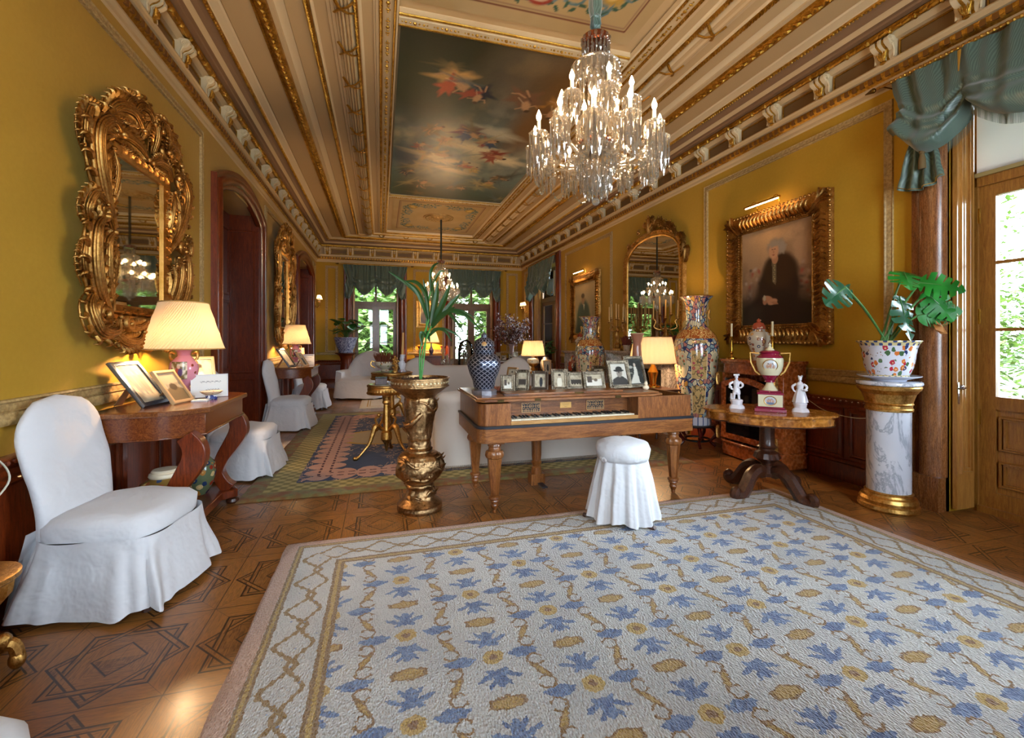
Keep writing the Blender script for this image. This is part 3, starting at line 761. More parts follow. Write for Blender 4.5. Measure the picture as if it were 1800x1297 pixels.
# ---- framed photographs: facing -Y, leaning back
def photo_canvas(kind, seed):
    r = random.Random(seed); c = Canvas(26, 32, 'b8aa90'); c.cloud('8a7c66', 4, 4, .4, .7, seed)
    if kind == 'portrait':
        c = Canvas(36, 44, 'c8c2b4'); c.poly([(.0,1),(.1,.72),(.4,.6),(.7,.6),(.95,.75),(1,1)][::1], '3a3632'); c.ell(.52, .45, .17, .19, '8a8074'); c.ell(.5, .33, .32, .06, '2c2824'); c.ell(.52, .26, .2, .12, '2e2a26'); c.ell(.5,.42,.05,.03,'4a443c')
        c.im = c.im[::-1].copy()*0+c.im
    elif kind == 'bride':
        c = Canvas(36, 48, '2c2c28'); c.cloud('4a4a44', 4, 5, .45, .7, 3); c.poly([(.45,.3),(.62,.3),(.68,.9),(.75,.95),(.1,.95),(.2,.8),(.42,.55)], 'cfcabc'); c.ell(.53,.24,.07,.07,'c8b8a4'); c.ell(.25,.32,.14,.05,'a8a498'); c.ell(.22,.55,.12,.02,'8a867a')
    elif kind == 'group':
        for i in range(4): c.ell(.2+.2*i, .6, .11, .25, '3a322a'); c.ell(.2+.2*i, .38, .06, .07, 'a89880')
    elif kind == 'lady': c.ell(.5, .7, .22, .35, 'd8d0bc'); c.ell(.5, .3, .1, .12, 'b09c84'); c.ell(.5,.22,.13,.07,'3c3026')
    elif kind == 'man': c.ell(.5, .75, .24, .4, '3c3a38'); c.ell(.5, .28, .1, .13, 'b8a890'); c.ell(.5,.17,.11,.05,'4a4038')
    elif kind == 'standing': c.ell(.6, .6, .14, .38, '2c2c30'); c.ell(.6, .2, .07, .08, 'b8a890')
    elif kind == 'scene': c.poly([(0,.55),(1,.4),(1,1),(0,1)], 'd8d2c4'); c.poly([(.1,.2),(.4,.2),(.4,.7),(.1,.7)], '4c423a'); c.ell(.6,.5,.12,.12,'6a5c4c')
    elif kind == 'text':
        c = Canvas(40, 30, 'e6e4de')
        for k, (x0, x1, y) in enumerate(((.25,.8,.32),(.4,.75,.68))): c.line([(x0+(x1-x0)*i/14, y+.025*sin(i*2.1)) for i in range(15)], .012, '4a4a50', .8)
    elif kind == 'landscape': c.poly([(0,.6),(.5,.45),(1,.62),(1,1),(0,1)], '7a6648'); c.ell(.5,.5,.2,.12,'4a3c2c'); c.poly([(0,0),(1,0),(1,.35),(0,.4)], 'b8a284')
    elif kind == 'figures': 
        for i in range(3): c.ell(.3+.2*i, .5, .08, .3, '8a8478'); c.ell(.3+.2*i,.22,.05,.06,'c0b4a0')
    return c
def photo_frame(label, loc, w_, h_, tilt, rz, kind, mat=None, mw=.03, carve=True, group=None, oval=False, name='photo_frame', seed=1):
    mat = mat or SILVER; t = thing(name, label, 'picture frame', loc, rz, group)
    ct, st_ = cos(tilt), sin(tilt)
    def T(s, z, d): return (s, z*st_-d*ct, z*ct+d*st_+.002)
    m = MB(); P = rect(-w_/2+mw, w_/2-mw, mw, h_-mw)
    if carve:
        n = 16; pts = []
        x0, x1, z0, z1 = -w_/2+mw, w_/2-mw, mw, h_-mw
        for (a, b) in (((x0,z0),(x0,z1)), ((x0,z1),(x1,z1)), ((x1,z1),(x1,z0)), ((x1,z0),(x0,z0))):
            for i in range(n): pts.append((a[0]+(b[0]-a[0])*i/n, a[1]+(b[1]-a[1])*i/n))
        pr = [(-.002,.004), (0,.01), (-mw*.3,.006), (-mw*.6,.012), (-mw,.008), (-mw,-.008)]
        band(m, pts, [(-u_ if False else u_, d) for u_, d in [(.003,.003), (0,.011), (-.0,.011)]], T)
        band(m, P, [(.0,.002), (0,.012), (-.006,.012), (-.009,.005), (-mw*.55,.01), (-mw+.004,.01), (-mw,.0), (-mw,-.01)], T)
        k = 0
        for i, p in enumerate(pts):
            cx = p[0]+(mw*.5 if p[0] >= x1-1e-6 else -mw*.5 if p[0] <= x0+1e-6 else 0); cz = p[1]+(mw*.5 if p[1] >= z1-1e-6 else -mw*.5 if p[1] <= z0+1e-6 else 0)
            m.sph(T(cx, cz, .009), mw*.33, 5, 3)
    else: band(m, P, [(0,.002), (0,.012), (-.004,.014), (-mw+.003,.012), (-mw,.006), (-mw,-.01)], T)
    part('frame', m, mat, t, ang=40)
    m = MB(); m.loft([[T(-w_/2+.002, .002, -.01), T(w_/2-.002, .002, -.01), T(w_/2-.002, .002, -.004), T(-w_/2+.002, .002, -.004)], [T(-w_/2+.002, h_-.002, -.01), T(w_/2-.002, h_-.002, -.01), T(w_/2-.002, h_-.002, -.004), T(-w_/2+.002, h_-.002, -.004)]])
    part('backboard', m, simple('frame_velvet', '3a2a30', .8), t, smooth=False)
    c = photo_canvas(kind, seed); m = c.mesh(lambda u_, v_: T(-w_/2+mw-.003+(w_-2*mw+.006)*u_, mw-.003+(h_-2*mw+.006)*(1-v_), .003))
    m.obj('photograph', paintmat('photo_print', .6, .25, False), t, smooth=False, col=c.rgba())
    m = MB(); zt = h_*.6; a = T(0, zt, -.01); L = a[1]+h_*.28
    m.loft([[(-w_*.1,a[1],a[2]), (w_*.1,a[1],a[2]), (w_*.1,a[1]+.004,a[2]), (-w_*.1,a[1]+.004,a[2])], [(-w_*.14,L,0.002), (w_*.14,L,0.002), (w_*.14,L+.004,0.002), (-w_*.14,L+.004,0.002)]])
    part('stand', m, simple('frame_strut', '9a7048', .6), t, smooth=False)
    return t

# ---- table lamp with pleated silk shade
def porcelain(name, bgc, spots, sc=14, thr=.3, rough=.18, line=None):
    """glazed ground with scattered enamel blossoms"""
    g = G(name); wv = g.noise(9, 2, col=True)
    d = g.vor(sc); cc = g.vor(sc, out='Color'); sp = g.N.new('ShaderNodeSeparateColor'); g.L.new(cc.k, sp.inputs[0]); r1, r2 = E(g, sp.outputs[0]), E(g, sp.outputs[1])
    c = g.mix(r1 > .5, spots[0], spots[1]); 
    if len(spots) > 2: c = g.mix(r2 > .6, c, spots[2])
    if len(spots) > 3: c = g.mix((r2*7).fract() > .75, c, spots[3])
    c = g.mix(d < thr*.35, c, 'f0d890'); nn = g.noise(sc*3, 2)
    base = g.mix((d+nn*.15) < thr, bgc, c)
    if line:
        e = g.vor(sc, feat='DISTANCE_TO_EDGE'); base = g.mix(e < .05, base, line)
    g.set(base=base, rough=rough, coat=.5, cr=.08); MAT[name] = g.mat; return g.mat
PINKP = porcelain('pink_porcelain', 'd88fa0', ['7a3a2a', 'e8c8c0', '4a5a30', 'c86a80'], 16, .28)
WHITEP = simple('white_porcelain', 'eceaf0', .15, coat=.5); CRP = simple('cream_porcelain', 'f0dfc0', .2, coat=.5)
def pleated(m, z0, z1, r0, r1, n=72, am=.004, tw=0, sx=1, sy=1):
    def fn(u, v):
        th = 2*PI*u; r = r0+(r1-r0)*v+am*sin(n*th/1+0)*(1)
        a = th+tw*v; return (r*cos(a)*sx, r*sin(a)*sy, z0+(z1-z0)*v)
    m.grid(fn, n*4 if n < 60 else n*3, 3, cu=True)
def table_lamp(label, loc, parts_fn, zs, hs, r0, r1, rz=0, tw=.5, group=None, n=64, sx=1, sy=1, bulb=None, sm=None):
    t = thing('table_lamp', label, 'lamp', loc, rz, group)
    parts_fn(t)
    m = MB(); pleated(m, zs, zs+hs, r0, r1, n, .0045, tw, sx, sy); s = part('lamp_shade', m, sm or SHADE, t, ang=60)
    m = MB(); 
    for z, r in ((zs, r0), (zs+hs, r1)): m.tube([((r+.002)*cos(a*PI/24)*sx, (r+.002)*sin(a*PI/24)*sy, z) for a in range(49)], .005, 5, caps=False)
    part('shade_trim', m, simple('shade_braid', 'c8a060', .7), s)
    m = MB(); m.tube([(0,0,zs-.05), (0,0,zs+hs*.2)], .008, 6)
    for a in range(3): m.tube([(0,0,zs+hs*.9), (r1*cos(a*2.1)*sx, r1*sin(a*2.1)*sy, zs+hs)], .002, 4)
    part('lamp_fitting', m, BRASS, t)
    m = MB(); m.sph((0,0,zs+hs*.3), .032, 10, 8, (1,1,1.3)); part('bulb', m, bulb or LBULB, t)
    return t
def pink_vase(t):
    m = MB(); m.lathe([(.075,0), (.08,.02), (.05,.04), (.045,.055)], 28); m.box((0,0,.01), (.17,.17,.02)); part('plinth', m, CRP, t)
    m = MB(); m.lathe([(.035,.05), (.05,.06), (.034,.085), (.045,.11), (.085,.16), (.095,.22), (.088,.27), (.06,.3), (.042,.325), (.045,.35), (.062,.37), (.058,.374), (.03,.37)], 36)
    b = part('vase_body', m, PINKP, t)
    m = MB()
    for s in (-1, 1): m.tube(bez([(s*.055,0,.335), (s*.085,0,.345), (s*.09,0,.31), (s*.075,0,.285), (s*.088,0,.26)], 4), .009, 7)
    m.tube([(.062*cos(a*PI/12), .062*sin(a*PI/12), .371) for a in range(25)], .005, 5, caps=False)
    part('handle', m, GILT, b)
    c = Canvas(24, 30, 'e6d8b8'); c.cloud('6a5a34', 3, 4, .4, .6, 4); c.ell(.45,.55,.16,.25,'a8483a'); c.ell(.6,.6,.14,.22,'4c3a6a'); c.ell(.5,.3,.1,.1,'e0b898')
    for s in (0, PI):
        def T(u_, v_, s=s): 
            a = -PI/2+s+(u_-.5)*1.1; z = .15+.13*(1-v_); r = .093+.004-.9*(z-.215)**2; return (r*cos(a), r*sin(a), z)
        m = c.mesh(T); m.obj('painted_medallion', paintmat('enamel', .2, .5, False), b, col=c.rgba())

# ================================================================ left wall
def fronds(mb, path, W, T, D, base, lob, curl):
    """carved foliage: a bundle of raised veins following the leaf, with curling fingers along both edges"""
    P = [(p[0], p[1]) for p in bez([(a, b, 0) for a, b in path], 5)]; N_ = len(P); fr = []
    for i, p in enumerate(P):
        a = P[max(i-1, 0)]; b = P[min(i+1, N_-1)]; dx, dz = b[0]-a[0], b[1]-a[1]; l = math.hypot(dx, dz) or 1; fr.append((dx/l, dz/l, dz/l, -dx/l))
    wf = lambda t: W*(sin(PI*min(1, t*.9+.1))**.6)
    def pt(i, v, h): p = P[i]; w_ = wf(i/(N_-1)); return (p[0]+fr[i][2]*v*w_, p[1]+fr[i][3]*v*w_, h)
    hh = lambda t, v: base+D*max(0, 1-v*v)**.6*(.6+.4*sin(PI*t))+D*curl*t*t
    for k in range(-4, 5):
        v = k/4*.88; pts = [T(*pt(i, v, hh(i/(N_-1), v))) for i in range(N_)]
        mb.tube(pts, [max(.002, wf(i/(N_-1))*(.165 if k % 2 else .12)) for i in range(N_)], 6)
    for s_ in (-1, 1):
        step = max(1, int(N_/ (lob+1)))
        for i in range(2, N_-1, step):
            t = i/(N_-1); L = wf(t)*.95; a, b, c_, d_ = fr[i]; p = pt(i, s_*.75, 0); h = hh(t, .7)
            q = [T(p[0], p[1], h), T(p[0]+a*L*.45+c_*s_*L*.35, p[1]+b*L*.45+d_*s_*L*.35, h+D*.12), T(p[0]+a*L*.6+c_*s_*L*.75, p[1]+b*L*.6+d_*s_*L*.75, h+D*.1), T(p[0]+a*L*.35+c_*s_*L*.95, p[1]+b*L*.35+d_*s_*L*.95, h-.006)]
            mb.tube(bez(q, 2), [L*.2, L*.24, L*.25, L*.22, L*.18, L*.12, L*.05], 5)
    mb.sph(T(P[-1][0], P[-1][1], hh(1, 0)), W*.32, 7, 5)
def acanthus(mb, path, W, T, D=.05, base=.02, n=22, lob=7, side=1, curl=0):
    if W >= .04: return fronds(mb, path, W, T, D, base, lob, curl)
    RN = 4
    """carved leaf: ridged tapering strip with lobed edge along a 2-D path (s,z)"""
    P = [(p[0], p[1]) for p in bez([(a, b, 0) for a, b in path], max(3, n//(len(path)-1)))]; N_ = len(P); R = []
    for i, p in enumerate(P):
        t = i/(N_-1); a = P[max(i-1, 0)]; b = P[min(i+1, N_-1)]; dx, dz = b[0]-a[0], b[1]-a[1]; l = math.hypot(dx, dz) or 1; nx, nz = dz/l, -dx/l
        w_ = W*.9*(sin(PI*min(1, t*.93+.07))**.55)*(1-.15*t); lb = .86+.6*((t*lob) % 1)
        row = []
        for k in range(-RN, RN+1):
            v = k/RN; e = v*w_*(lb if abs(v) > .7 else 1)
            h = base+D*(1-v*v)**.6*(.65+.35*sin(PI*t))+(D*.22*cos(v*PI*5) if RN > 4 else D*.28*cos(v*PI*2.6))+(D*curl*t*t)-(.012 if abs(v) == 1 else 0)
            row.append(T(p[0]+nx*e, p[1]+nz*e, max(h, .002)))
        R.append(row)
    k = 2*RN+1; vs = [q for r in R for q in r]; mb.add(vs, [(i*k+j, (i+1)*k+j, (i+1)*k+j+1, i*k+j+1) for i in range(N_-1) for j in range(k-1)])
def scroll(mb, c, r, T, turns=1.4, a0=0, dirn=1, W=.03, D=.05, base=.04):
    pts = []
    n = int(10*turns)+1
    for i in range(n+1):
        t = i/n; a = a0+dirn*turns*2*PI*t; q = r*(1-.8*t); pts.append((c[0]+q*cos(a), c[1]+q*sin(a)))
    mb.m = mb.m
    R = [T(p[0], p[1], base+D*.5) for p in pts]; mb.tube(R, [W*(.5+.6*sin(PI*min(1, .25+i/n*.8))) for i in range(n+1)], 7)
MIRG = glass('unused_glass')
g = G('old_mirror_silvering'); g.set(base='c8c4b4', metal=1.0, rough=g.noise(3, 3)*.03+.01); MIRROR = g.mat
def carved_mirror(label, loc, sc=1.0, wide=.33, tall=(.0, 1.12)):
    t = thing('carved_mirror', label, 'mirror', loc, 0, 'carved gilt mirrors on the left wall'); t.scale = (1, sc, sc)
    T = lambda s, z, d: (d, s, z)
    m = MB(); m.add([T(-wide,0,.035), T(wide,0,.035), T(wide,1.12,.035), T(-wide,1.12,.035)], [(0,1,2,3)]); part('mirror_glass', m, MIRROR, t, smooth=False)
    m = MB(); band(m, rect(-wide,wide,0,1.12), [(0,.035), (0,.05), (-.02,.06), (-.05,.075), (-.06,.07), (-.065,.0)], T); band(m, rect(-wide-.16,wide+.16,-.16,1.28), [(.1,.0), (.1,.03), (0,.03), (-.02,0)], T)
    part('inner_frame', m, gilt('worn_flat_gilding', 'b07a30', 'e0a860', .3, 30, .15), t)
    m = MB(); 
    L = [  # left-hand leaves as (path, width, depth, curl); mirrored to the right
        ([(-.38,.55),(-.5,.72),(-.6,.95),(-.62,1.15),(-.5,1.27),(-.4,1.22)], .085, .085, .6),
        ([(-.44,.6),(-.5,.8),(-.5,1.0),(-.43,1.1)], .06, .07, .3), ([(-.62,.95),(-.7,1.1),(-.68,1.25),(-.56,1.32)], .05, .07, .5),
        ([(-.42,-.1),(-.56,.05),(-.64,.25),(-.64,.48),(-.56,.58)], .08, .085, .5), ([(-.42,.02),(-.5,.2),(-.52,.4),(-.45,.5)], .06, .08, .4),
        ([(-.64,.1),(-.71,.25),(-.7,.42)], .045, .06, .5), ([(-.4,.1),(-.43,.3),(-.4,.42)], .04, .07, .3), ([(-.41,.72),(-.4,.95),(-.44,1.1)], .04, .07, .3),
        ([(-.6,.5),(-.7,.58),(-.66,.7),(-.56,.66)], .05, .08, .6), ([(-.6,.05),(-.68,-.05),(-.62,-.2),(-.48,-.2),(-.45,-.1)], .06, .1, .5),
        ([(-.4,-.12),(-.28,-.18),(-.15,-.17),(-.05,-.12)], .05, .08, .4), ([(-.45,-.15),(-.34,-.27),(-.2,-.27),(-.14,-.2)], .055, .09, .5),
        ([(-.42,1.2),(-.3,1.26),(-.15,1.25),(-.03,1.2)], .06, .08, .4), ([(-.5,1.3),(-.42,1.42),(-.28,1.45),(-.18,1.36)], .07, .1, .6),
        ([(-.2,1.27),(-.26,1.42),(-.2,1.55),(-.1,1.56),(-.06,1.48)], .06, .1, .7), ([(-.35,1.35),(-.34,1.5),(-.24,1.58)], .05, .09, .6), ([(-.1,1.3),(-.08,1.45),(-.02,1.58)], .05, .09, .5),
        ([(-.37,.15),(-.36,.35)], .02, .05, .2), ([(-.37,.75),(-.36,.95)], .02, .05, .2)]
    for pth, W, D, cu in L:
        for s in (-1, 1):
            q_ = [(a, b) for a, b in pth] if s == 1 else [(-a, b) for a, b in pth]; acanthus(m, q_, W, T, D, .03, 44, 8, curl=cu)
            for sh, ww in (): acanthus(m, [(a*(1+sh*1.6)+.012*s, b+sh*(.6 if i_ % 2 else -.3)) for i_, (a, b) in enumerate(q_)][:4], ww, T, D*.9, .045, 18, 5, curl=cu)
    for s in (-1, 1):
        for c, r in (((-.55,.62),.07), ((-.55,-.08),.08), ((-.28,-.14),.05), ((-.5,1.22),.07), ((-.22,1.38),.06), ((-.06,1.5),.045)):
            scroll(m, (c[0]*s, c[1]), r, T, 1.4, 1+s, s, .022, .06, .07)
        for i in range(13): acanthus(m, [(s*.4, .02+i*.085), (s*.37, .06+i*.085), (s*.345, .065+i*.085)], .022, T, .03, .05, 6, 2)
    for i in range(8): acanthus(m, [(-.3+i*.086, -.07), (-.27+i*.086, -.04), (-.25+i*.086, -.02)], .02, T, .03, .05, 6, 2); acanthus(m, [(-.3+i*.086, 1.19), (-.27+i*.086, 1.16), (-.25+i*.086, 1.14)], .02, T, .03, .05, 6, 2)
    acanthus(m, [(-.02,-.12),(0,-.25),(.0,-.34)], .09, T, .1, .03, 16, 4)
    # swan-like crest sweeping off centre
    acanthus(m, [(.05,1.38),(.12,1.52),(.26,1.56),(.4,1.48),(.46,1.36)], .075, T, .08, .04, 22, 8, curl=.5)
    part('carved_frame', m, GILT2, t, ang=70)
    return t
M1 = carved_mirror('tall carved gilt leaf mirror above the nearer console table and pink lamp', (XL+.01, 3.95, 1.6), 1.0); M1.scale = (1, 1.04, .905)
M2 = carved_mirror('tall carved gilt mirror hanging between the two arched doorways, seen almost edge on', (XL+.01, 9.0, 1.6), 1.12)

def console_table(label, loc):
    t = thing('console_table', label, 'table', loc, 0, 'mahogany console tables on the left wall')
    D, L = .62, .58      # depth from wall, half length
    top = [(0,-L), (D*.3,-L), (D*.62,-L*.98), (D*.8,-L*.9), (D,-L*.74), (D,L*.74), (D*.8,L*.9), (D*.62,L*.98), (D*.3,L), (0,L)]
    m = MB(); m.prism(top, .885, .92); part('tabletop', m, wood('polished_top', '5a2c10', '9a5c28', .18, (14,1.2,14), 5, .8), t, smooth=False, bev=.008)
    sc = [(a*.95, b*.96) for a, b in top]
    m = MB(); m.prism(sc, .74, .885); m.tube([(a*1.0+.004, b, .745) for a, b in sc[1:-1]], .007, 6); part('apron', m, wood('console_mahogany', '54200a', '94501e', .2, (12,1.2,12), 5, .6), t, bev=.004)
    for s in (-1, 1):
        m = MB(); y = s*L*.8
        cl = bez([(.5,0,.75), (.545,0,.68), (.55,0,.6), (.5,0,.5), (.43,0,.38), (.40,0,.27), (.44,0,.17), (.49,0,.12)], 4); wd = [.05, .062, .068, .06, .048, .04, .044, .05]
        R = []
        for i, p in enumerate(cl):
            q = i/(len(cl)-1)*7; k = min(6, int(q)); w_ = wd[k]+(wd[k+1]-wd[k])*(q-k); a = cl[max(0,i-1)]; b = cl[min(len(cl)-1,i+1)]; tt = (b-a).normalized(); nn = Vector((-tt.z, 0, tt.x))
            R.append([tuple(p+nn*w_+Vector((0,y-.045,0))), tuple(p+nn*w_+Vector((0,y+.045,0))), tuple(p-nn*w_+Vector((0,y+.045,0))), tuple(p-nn*w_+Vector((0,y-.045,0)))])
        m.loft(R); part('leg', m, WD, t, ang=50, bev=.006)
        m = MB(); m.lathe([(.0,0), (.04,0), (.05,.015), (.045,.035), (.03,.045), (.04,.055), (.04,.06)], 16, (.5, y, 0)); part('bun_foot', m, DARKW, t)
        m = MB(); m.bx(.02,.08,y-.04,y+.04,.12,.74); part('rear_leg', m, WD, t, smooth=False, bev=.004)
    m = MB(); m.prism([(0,-L*.95), (.5,-L*.92), (.55,-L*.75), (.46,-L*.6), (.46,L*.6), (.55,L*.75), (.5,L*.92), (0,L*.95)], .055, .12); part('base_shelf', m, WD, t, bev=.008)
    return t
console_table('mahogany console table with scrolled legs beside the nearest white chair', (XL+.055, 3.82, 0))
console_table('second mahogany console table further down the left wall, by the second doorway', (XL+.055, 8.5, 0))
LA, LB_ = 0, 0
slip_chair('large white slip-covered chair in the left foreground, tall rounded back', (-1.335, 2.95, 0), rad(-8), 'white slip-covered chairs')
slip_chair('white covered chair half hidden behind the scrolled leg of the near console table', (-1.34, 5.18, 0), rad(-4), 'white slip-covered chairs')
slip_chair('white covered chair standing before the second console table, back to the wall', (-1.34, 7.62, 0), rad(-4), 'white slip-covered chairs')
slip_chair('white covered chair just past the second console table, nearest the white armchair', (-1.34, 9.75, 0), rad(-4), 'white slip-covered chairs')
table_lamp('pink porcelain vase lamp with cream pleated shade, lit, on the nearer console table', (-1.44, 3.98, .92), pink_vase, .375, .35, .262, .155, 0, 1.1, 'pink vase lamps')
table_lamp('smaller-looking pink vase lamp with pleated shade, lit, on the farther console table', (-1.44, 8.62, .92), pink_vase, .375, .33, .25, .155, 0, 1.1, 'pink vase lamps')
STY = simple('steel_blue_frame', '7c8490', .25, .9); GFR = simple('pale_wood_frame', 'c8a070', .5)
photo_frame('silver-edged photograph frame leaning far back, leftmost on the near console table', (-1.46, 3.60, .92), .28, .36, rad(36), rad(82), 'figures', STY, .03, False, seed=1)
photo_frame('smaller photograph frame leaning back in front of the pink lamp, near console table', (-1.33, 3.68, .92), .22, .27, rad(34), rad(78), 'landscape', GFR, .022, False, seed=2)
photo_frame('upright gilt-edged photograph frame standing behind the pink lamp on the near console', (-1.42, 4.26, .92), .24, .31, rad(14), rad(38), 'lady', simple('champagne_frame', 'c8b48c', .3, .8), .025, False, seed=3)
photo_frame('white card with handwriting standing upright beside the blue-rimmed dish', (-1.27, 3.98, .92), .24, .175, rad(6), rad(20), 'text', WHITEP, .004, False, name='written_card')['category'] = 'card'
d = thing('porcelain_dish', 'small painted dish on a blue-lettered foot, on the near console corner', 'dish', (-1.22, 3.86, .92))
m = MB(); m.lathe([(.0,.002), (.035,.0), (.038,.004), (.038,.028), (.03,.032)], 24); g = G('blue_marks'); ang = g.noise(40, 2); g.set(base=g.mix(ang > .52, 'e8e8ee', '2c3c7a'), rough=.2); part('foot', m, g.mat, d)
m = MB(); m.lathe([(.0,.03), (.03,.03), (.06,.045), (.075,.06), (.072,.061), (.05,.048), (.0,.04)], 28); part('bowl', m, porcelain('dish_glaze', 'ead8b8', ['8a9a5a', 'c8906a'], 30, .25), d)
m = MB(); m.box((0,0,.006), (.1,.05,.012)); m.box((.01,0,.014), (.06,.035,.004)); tag(m.obj('card_box', simple('pale_card', 'c8ccd0', .4), None, smooth=False, bev=.002), 'little grey box lying flat between leaning frame and card', 'box').location = (-1.25, 3.73, .92)
m = MB(); m.box((0,0,.005), (.1,.04,.01)); o = tag(m.obj('pen_tray', simple('pale_card', 'c8ccd0', .4), None, smooth=False, bev=.002), 'small flat tray at the far end of the near console table', 'tray'); o.location = (-1.3, 4.22, .92)
# second console
photo_frame('dark-edged frame leaning back at the near end of the farther console table', (-1.40, 8.12, .92), .3, .36, rad(34), rad(80), 'figures', STY, .03, False)
photo_frame('small frame leaning back before the lamp on the farther console table', (-1.22, 8.34, .92), .22, .27, rad(32), rad(78), 'man', GFR, .022, False)
photo_frame('upright frame standing just behind the farther pink lamp base', (-1.42, 8.82, .92), .24, .31, rad(14), rad(30), 'lady', GFR, .025, False)
photo_frame('blank white card standing at the far end of the farther console table', (-1.25, 8.72, .92), .2, .19, rad(6), rad(16), 'text', WHITEP, .004, False, name='written_card')['category'] = 'card'
# jars under the near console
SATSUMA = porcelain('satsuma_gold', '8a6a34', ['c89848', 'e8d8b0', '3a4a6a', 'a85a34'], 22, .45, .25)
j = thing('ginger_jar', 'gold and cream lidded jar on the near console shelf, only its lid and shoulder showing', 'jar', (-1.42, 3.62, .12))
m = MB(); m.lathe([(.07,0), (.09,.02), (.13,.12), (.15,.2), (.14,.27), (.09,.3), (.085,.31)], 28); part('jar_body', m, SATSUMA, j)
m = MB(); m.lathe([(.09,.31), (.095,.32), (.09,.335), (.075,.34), (.08,.35), (.07,.36), (.0,.362)], 28); part('jar_lid', m, CRP, j)
j = thing('ginger_jar', 'round multicoloured jar standing under the near console by its far leg', 'jar', (-1.42, 4.2, .12))
m = MB(); m.lathe([(.06,0), (.075,.02), (.11,.1), (.125,.17), (.115,.25), (.07,.3), (.05,.32), (.055,.345)], 28); part('jar_body', m, porcelain('imari_jar', '6a7a5a', ['c88838', 'e0c890', '28406a', '9a3424'], 18, .5, .2), j)
m = MB(); m.lathe([(.055,.345), (.06,.355), (.045,.365), (.0,.368)], 24); part('jar_lid', m, GILT, j)
# gilt stand and white cover at the lower left corner
t = thing('gilt_pedestal_table', 'gilded carved low table cut off by the left edge of the picture', 'table', (-1.58, 2.30, 0)); t.scale = (.68, .68, .92)
m = MB(); m.lathe([(.0,.42), (.22,.42), (.235,.43), (.235,.45), (.22,.455), (.0,.455)], 36); part('tabletop', m, GILT2, t)
m = MB(); m.lathe([(.20,.42), (.19,.36), (.13,.30), (.12,.18), (.15,.12), (.14,.08)], 36, rf=lambda a,z,r: r*(1+.05*cos(18*a))); part('fluted_column', m, GILT, t)
for k in range(4):
    m = MB(); a = k*PI/2+.4; m.tube(bez([(.1*cos(a),.1*sin(a),.1), (.19*cos(a),.19*sin(a),.12), (.22*cos(a),.22*sin(a),.05), (.2*cos(a),.2*sin(a),.02)], 5), [.02+.014*sin(i*.2) for i in range(16)], 8); m.sph((.215*cos(a),.215*sin(a),.045), .042, 10, 7); m.sph((.16*cos(a),.16*sin(a),.14), .04, 9, 6); part('scroll_foot', m, GILT2, t)
t = thing('covered_footstool', 'white cloth-covered stool, just a corner showing at the bottom left edge', 'stool', (-1.07, 1.20, 0)); t.scale = (1, 1, 1.1)
m = MB(); m.loft([sering(0,0,.02,.3,.3,36,5), sering(0,0,.2,.27,.27,36,5), sering(0,0,.37,.25,.25,36,5), sering(0,0,.40,.23,.23,36,4), sering(0,0,.405,.01,.01,36,2)]); jit(m, .006, 8); part('cover', m, WHITE, t, ang=80)
m = MB(); [m.tube([(sx*.2,sy*.2,.2), (sx*.2,sy*.2,0)], .018, 8) for sx in (-1,1) for sy in (-1,1)]; part('leg_frame', m, DARKW, t)

# ================================================================ rugs
def mk_rug(name, label, x0, x1, y0, y1, mat, h=.018, nx=60, ny=60, rz=0, wav=.006):
    m = MB()
    def f(u_, v_):
        x = x0+(x1-x0)*u_; y = y0+(y1-y0)*v_; e = min(u_*(x1-x0), (1-u_)*(x1-x0), v_*(y1-y0), (1-v_)*(y1-y0)); z = h*min(1, e/.02+.0)
        n = MN.noise(Vector((x*1.3, y*1.3, 3))); q = MN.noise(Vector((x*9, y*9, 1)))
        k = 1 if e < 1e-6 else 0
        return (x+k*q*.008, y+k*q*.008+(0), z+.002+(wav*(n+.5) if e > .05 else 0)*.8)
    def rem(t): return t
    us = [0, .004]+[i/nx for i in range(1, nx)]+[.996, 1]
    vs = [0, .004]+[i/ny for i in range(1, ny)]+[.996, 1]
    pts = [f(a, b) for b in vs for a in us]; W_ = len(us)
    m.add(pts, [(j*W_+i, j*W_+i+1, (j+1)*W_+i+1, (j+1)*W_+i) for j in range(len(vs)-1) for i in range(W_-1)])
    m.bx(x0+.01, x1-.01, y0+.01, y1-.01, .001, .004)
    return tag(m.obj(name, mat), label, 'rug')
g = G('ivory_blue_rug')
nz = g.noise(55, 2, .6, col=True); sp = g.N.new('ShaderNodeSeparateColor'); g.L.new(nz.k, sp.inputs[0])
jx, jy = (E(g, sp.outputs[0])-.5)*.034, (E(g, sp.outputs[1])-.5)*.034
X_, Y_ = g.x+jx, g.y+jy
def rot(a, b, t): c, s = cos(t), sin(t); return a*c+b*s, b*c-a*s
def blob(a, b, rx, ry, t=0):
    if t: a, b = rot(a, b, t)
    a, b = a/rx, b/ry; return a*a+b*b
fl = None; hexm = None; blue = None; sc_ = None; sin_ = None
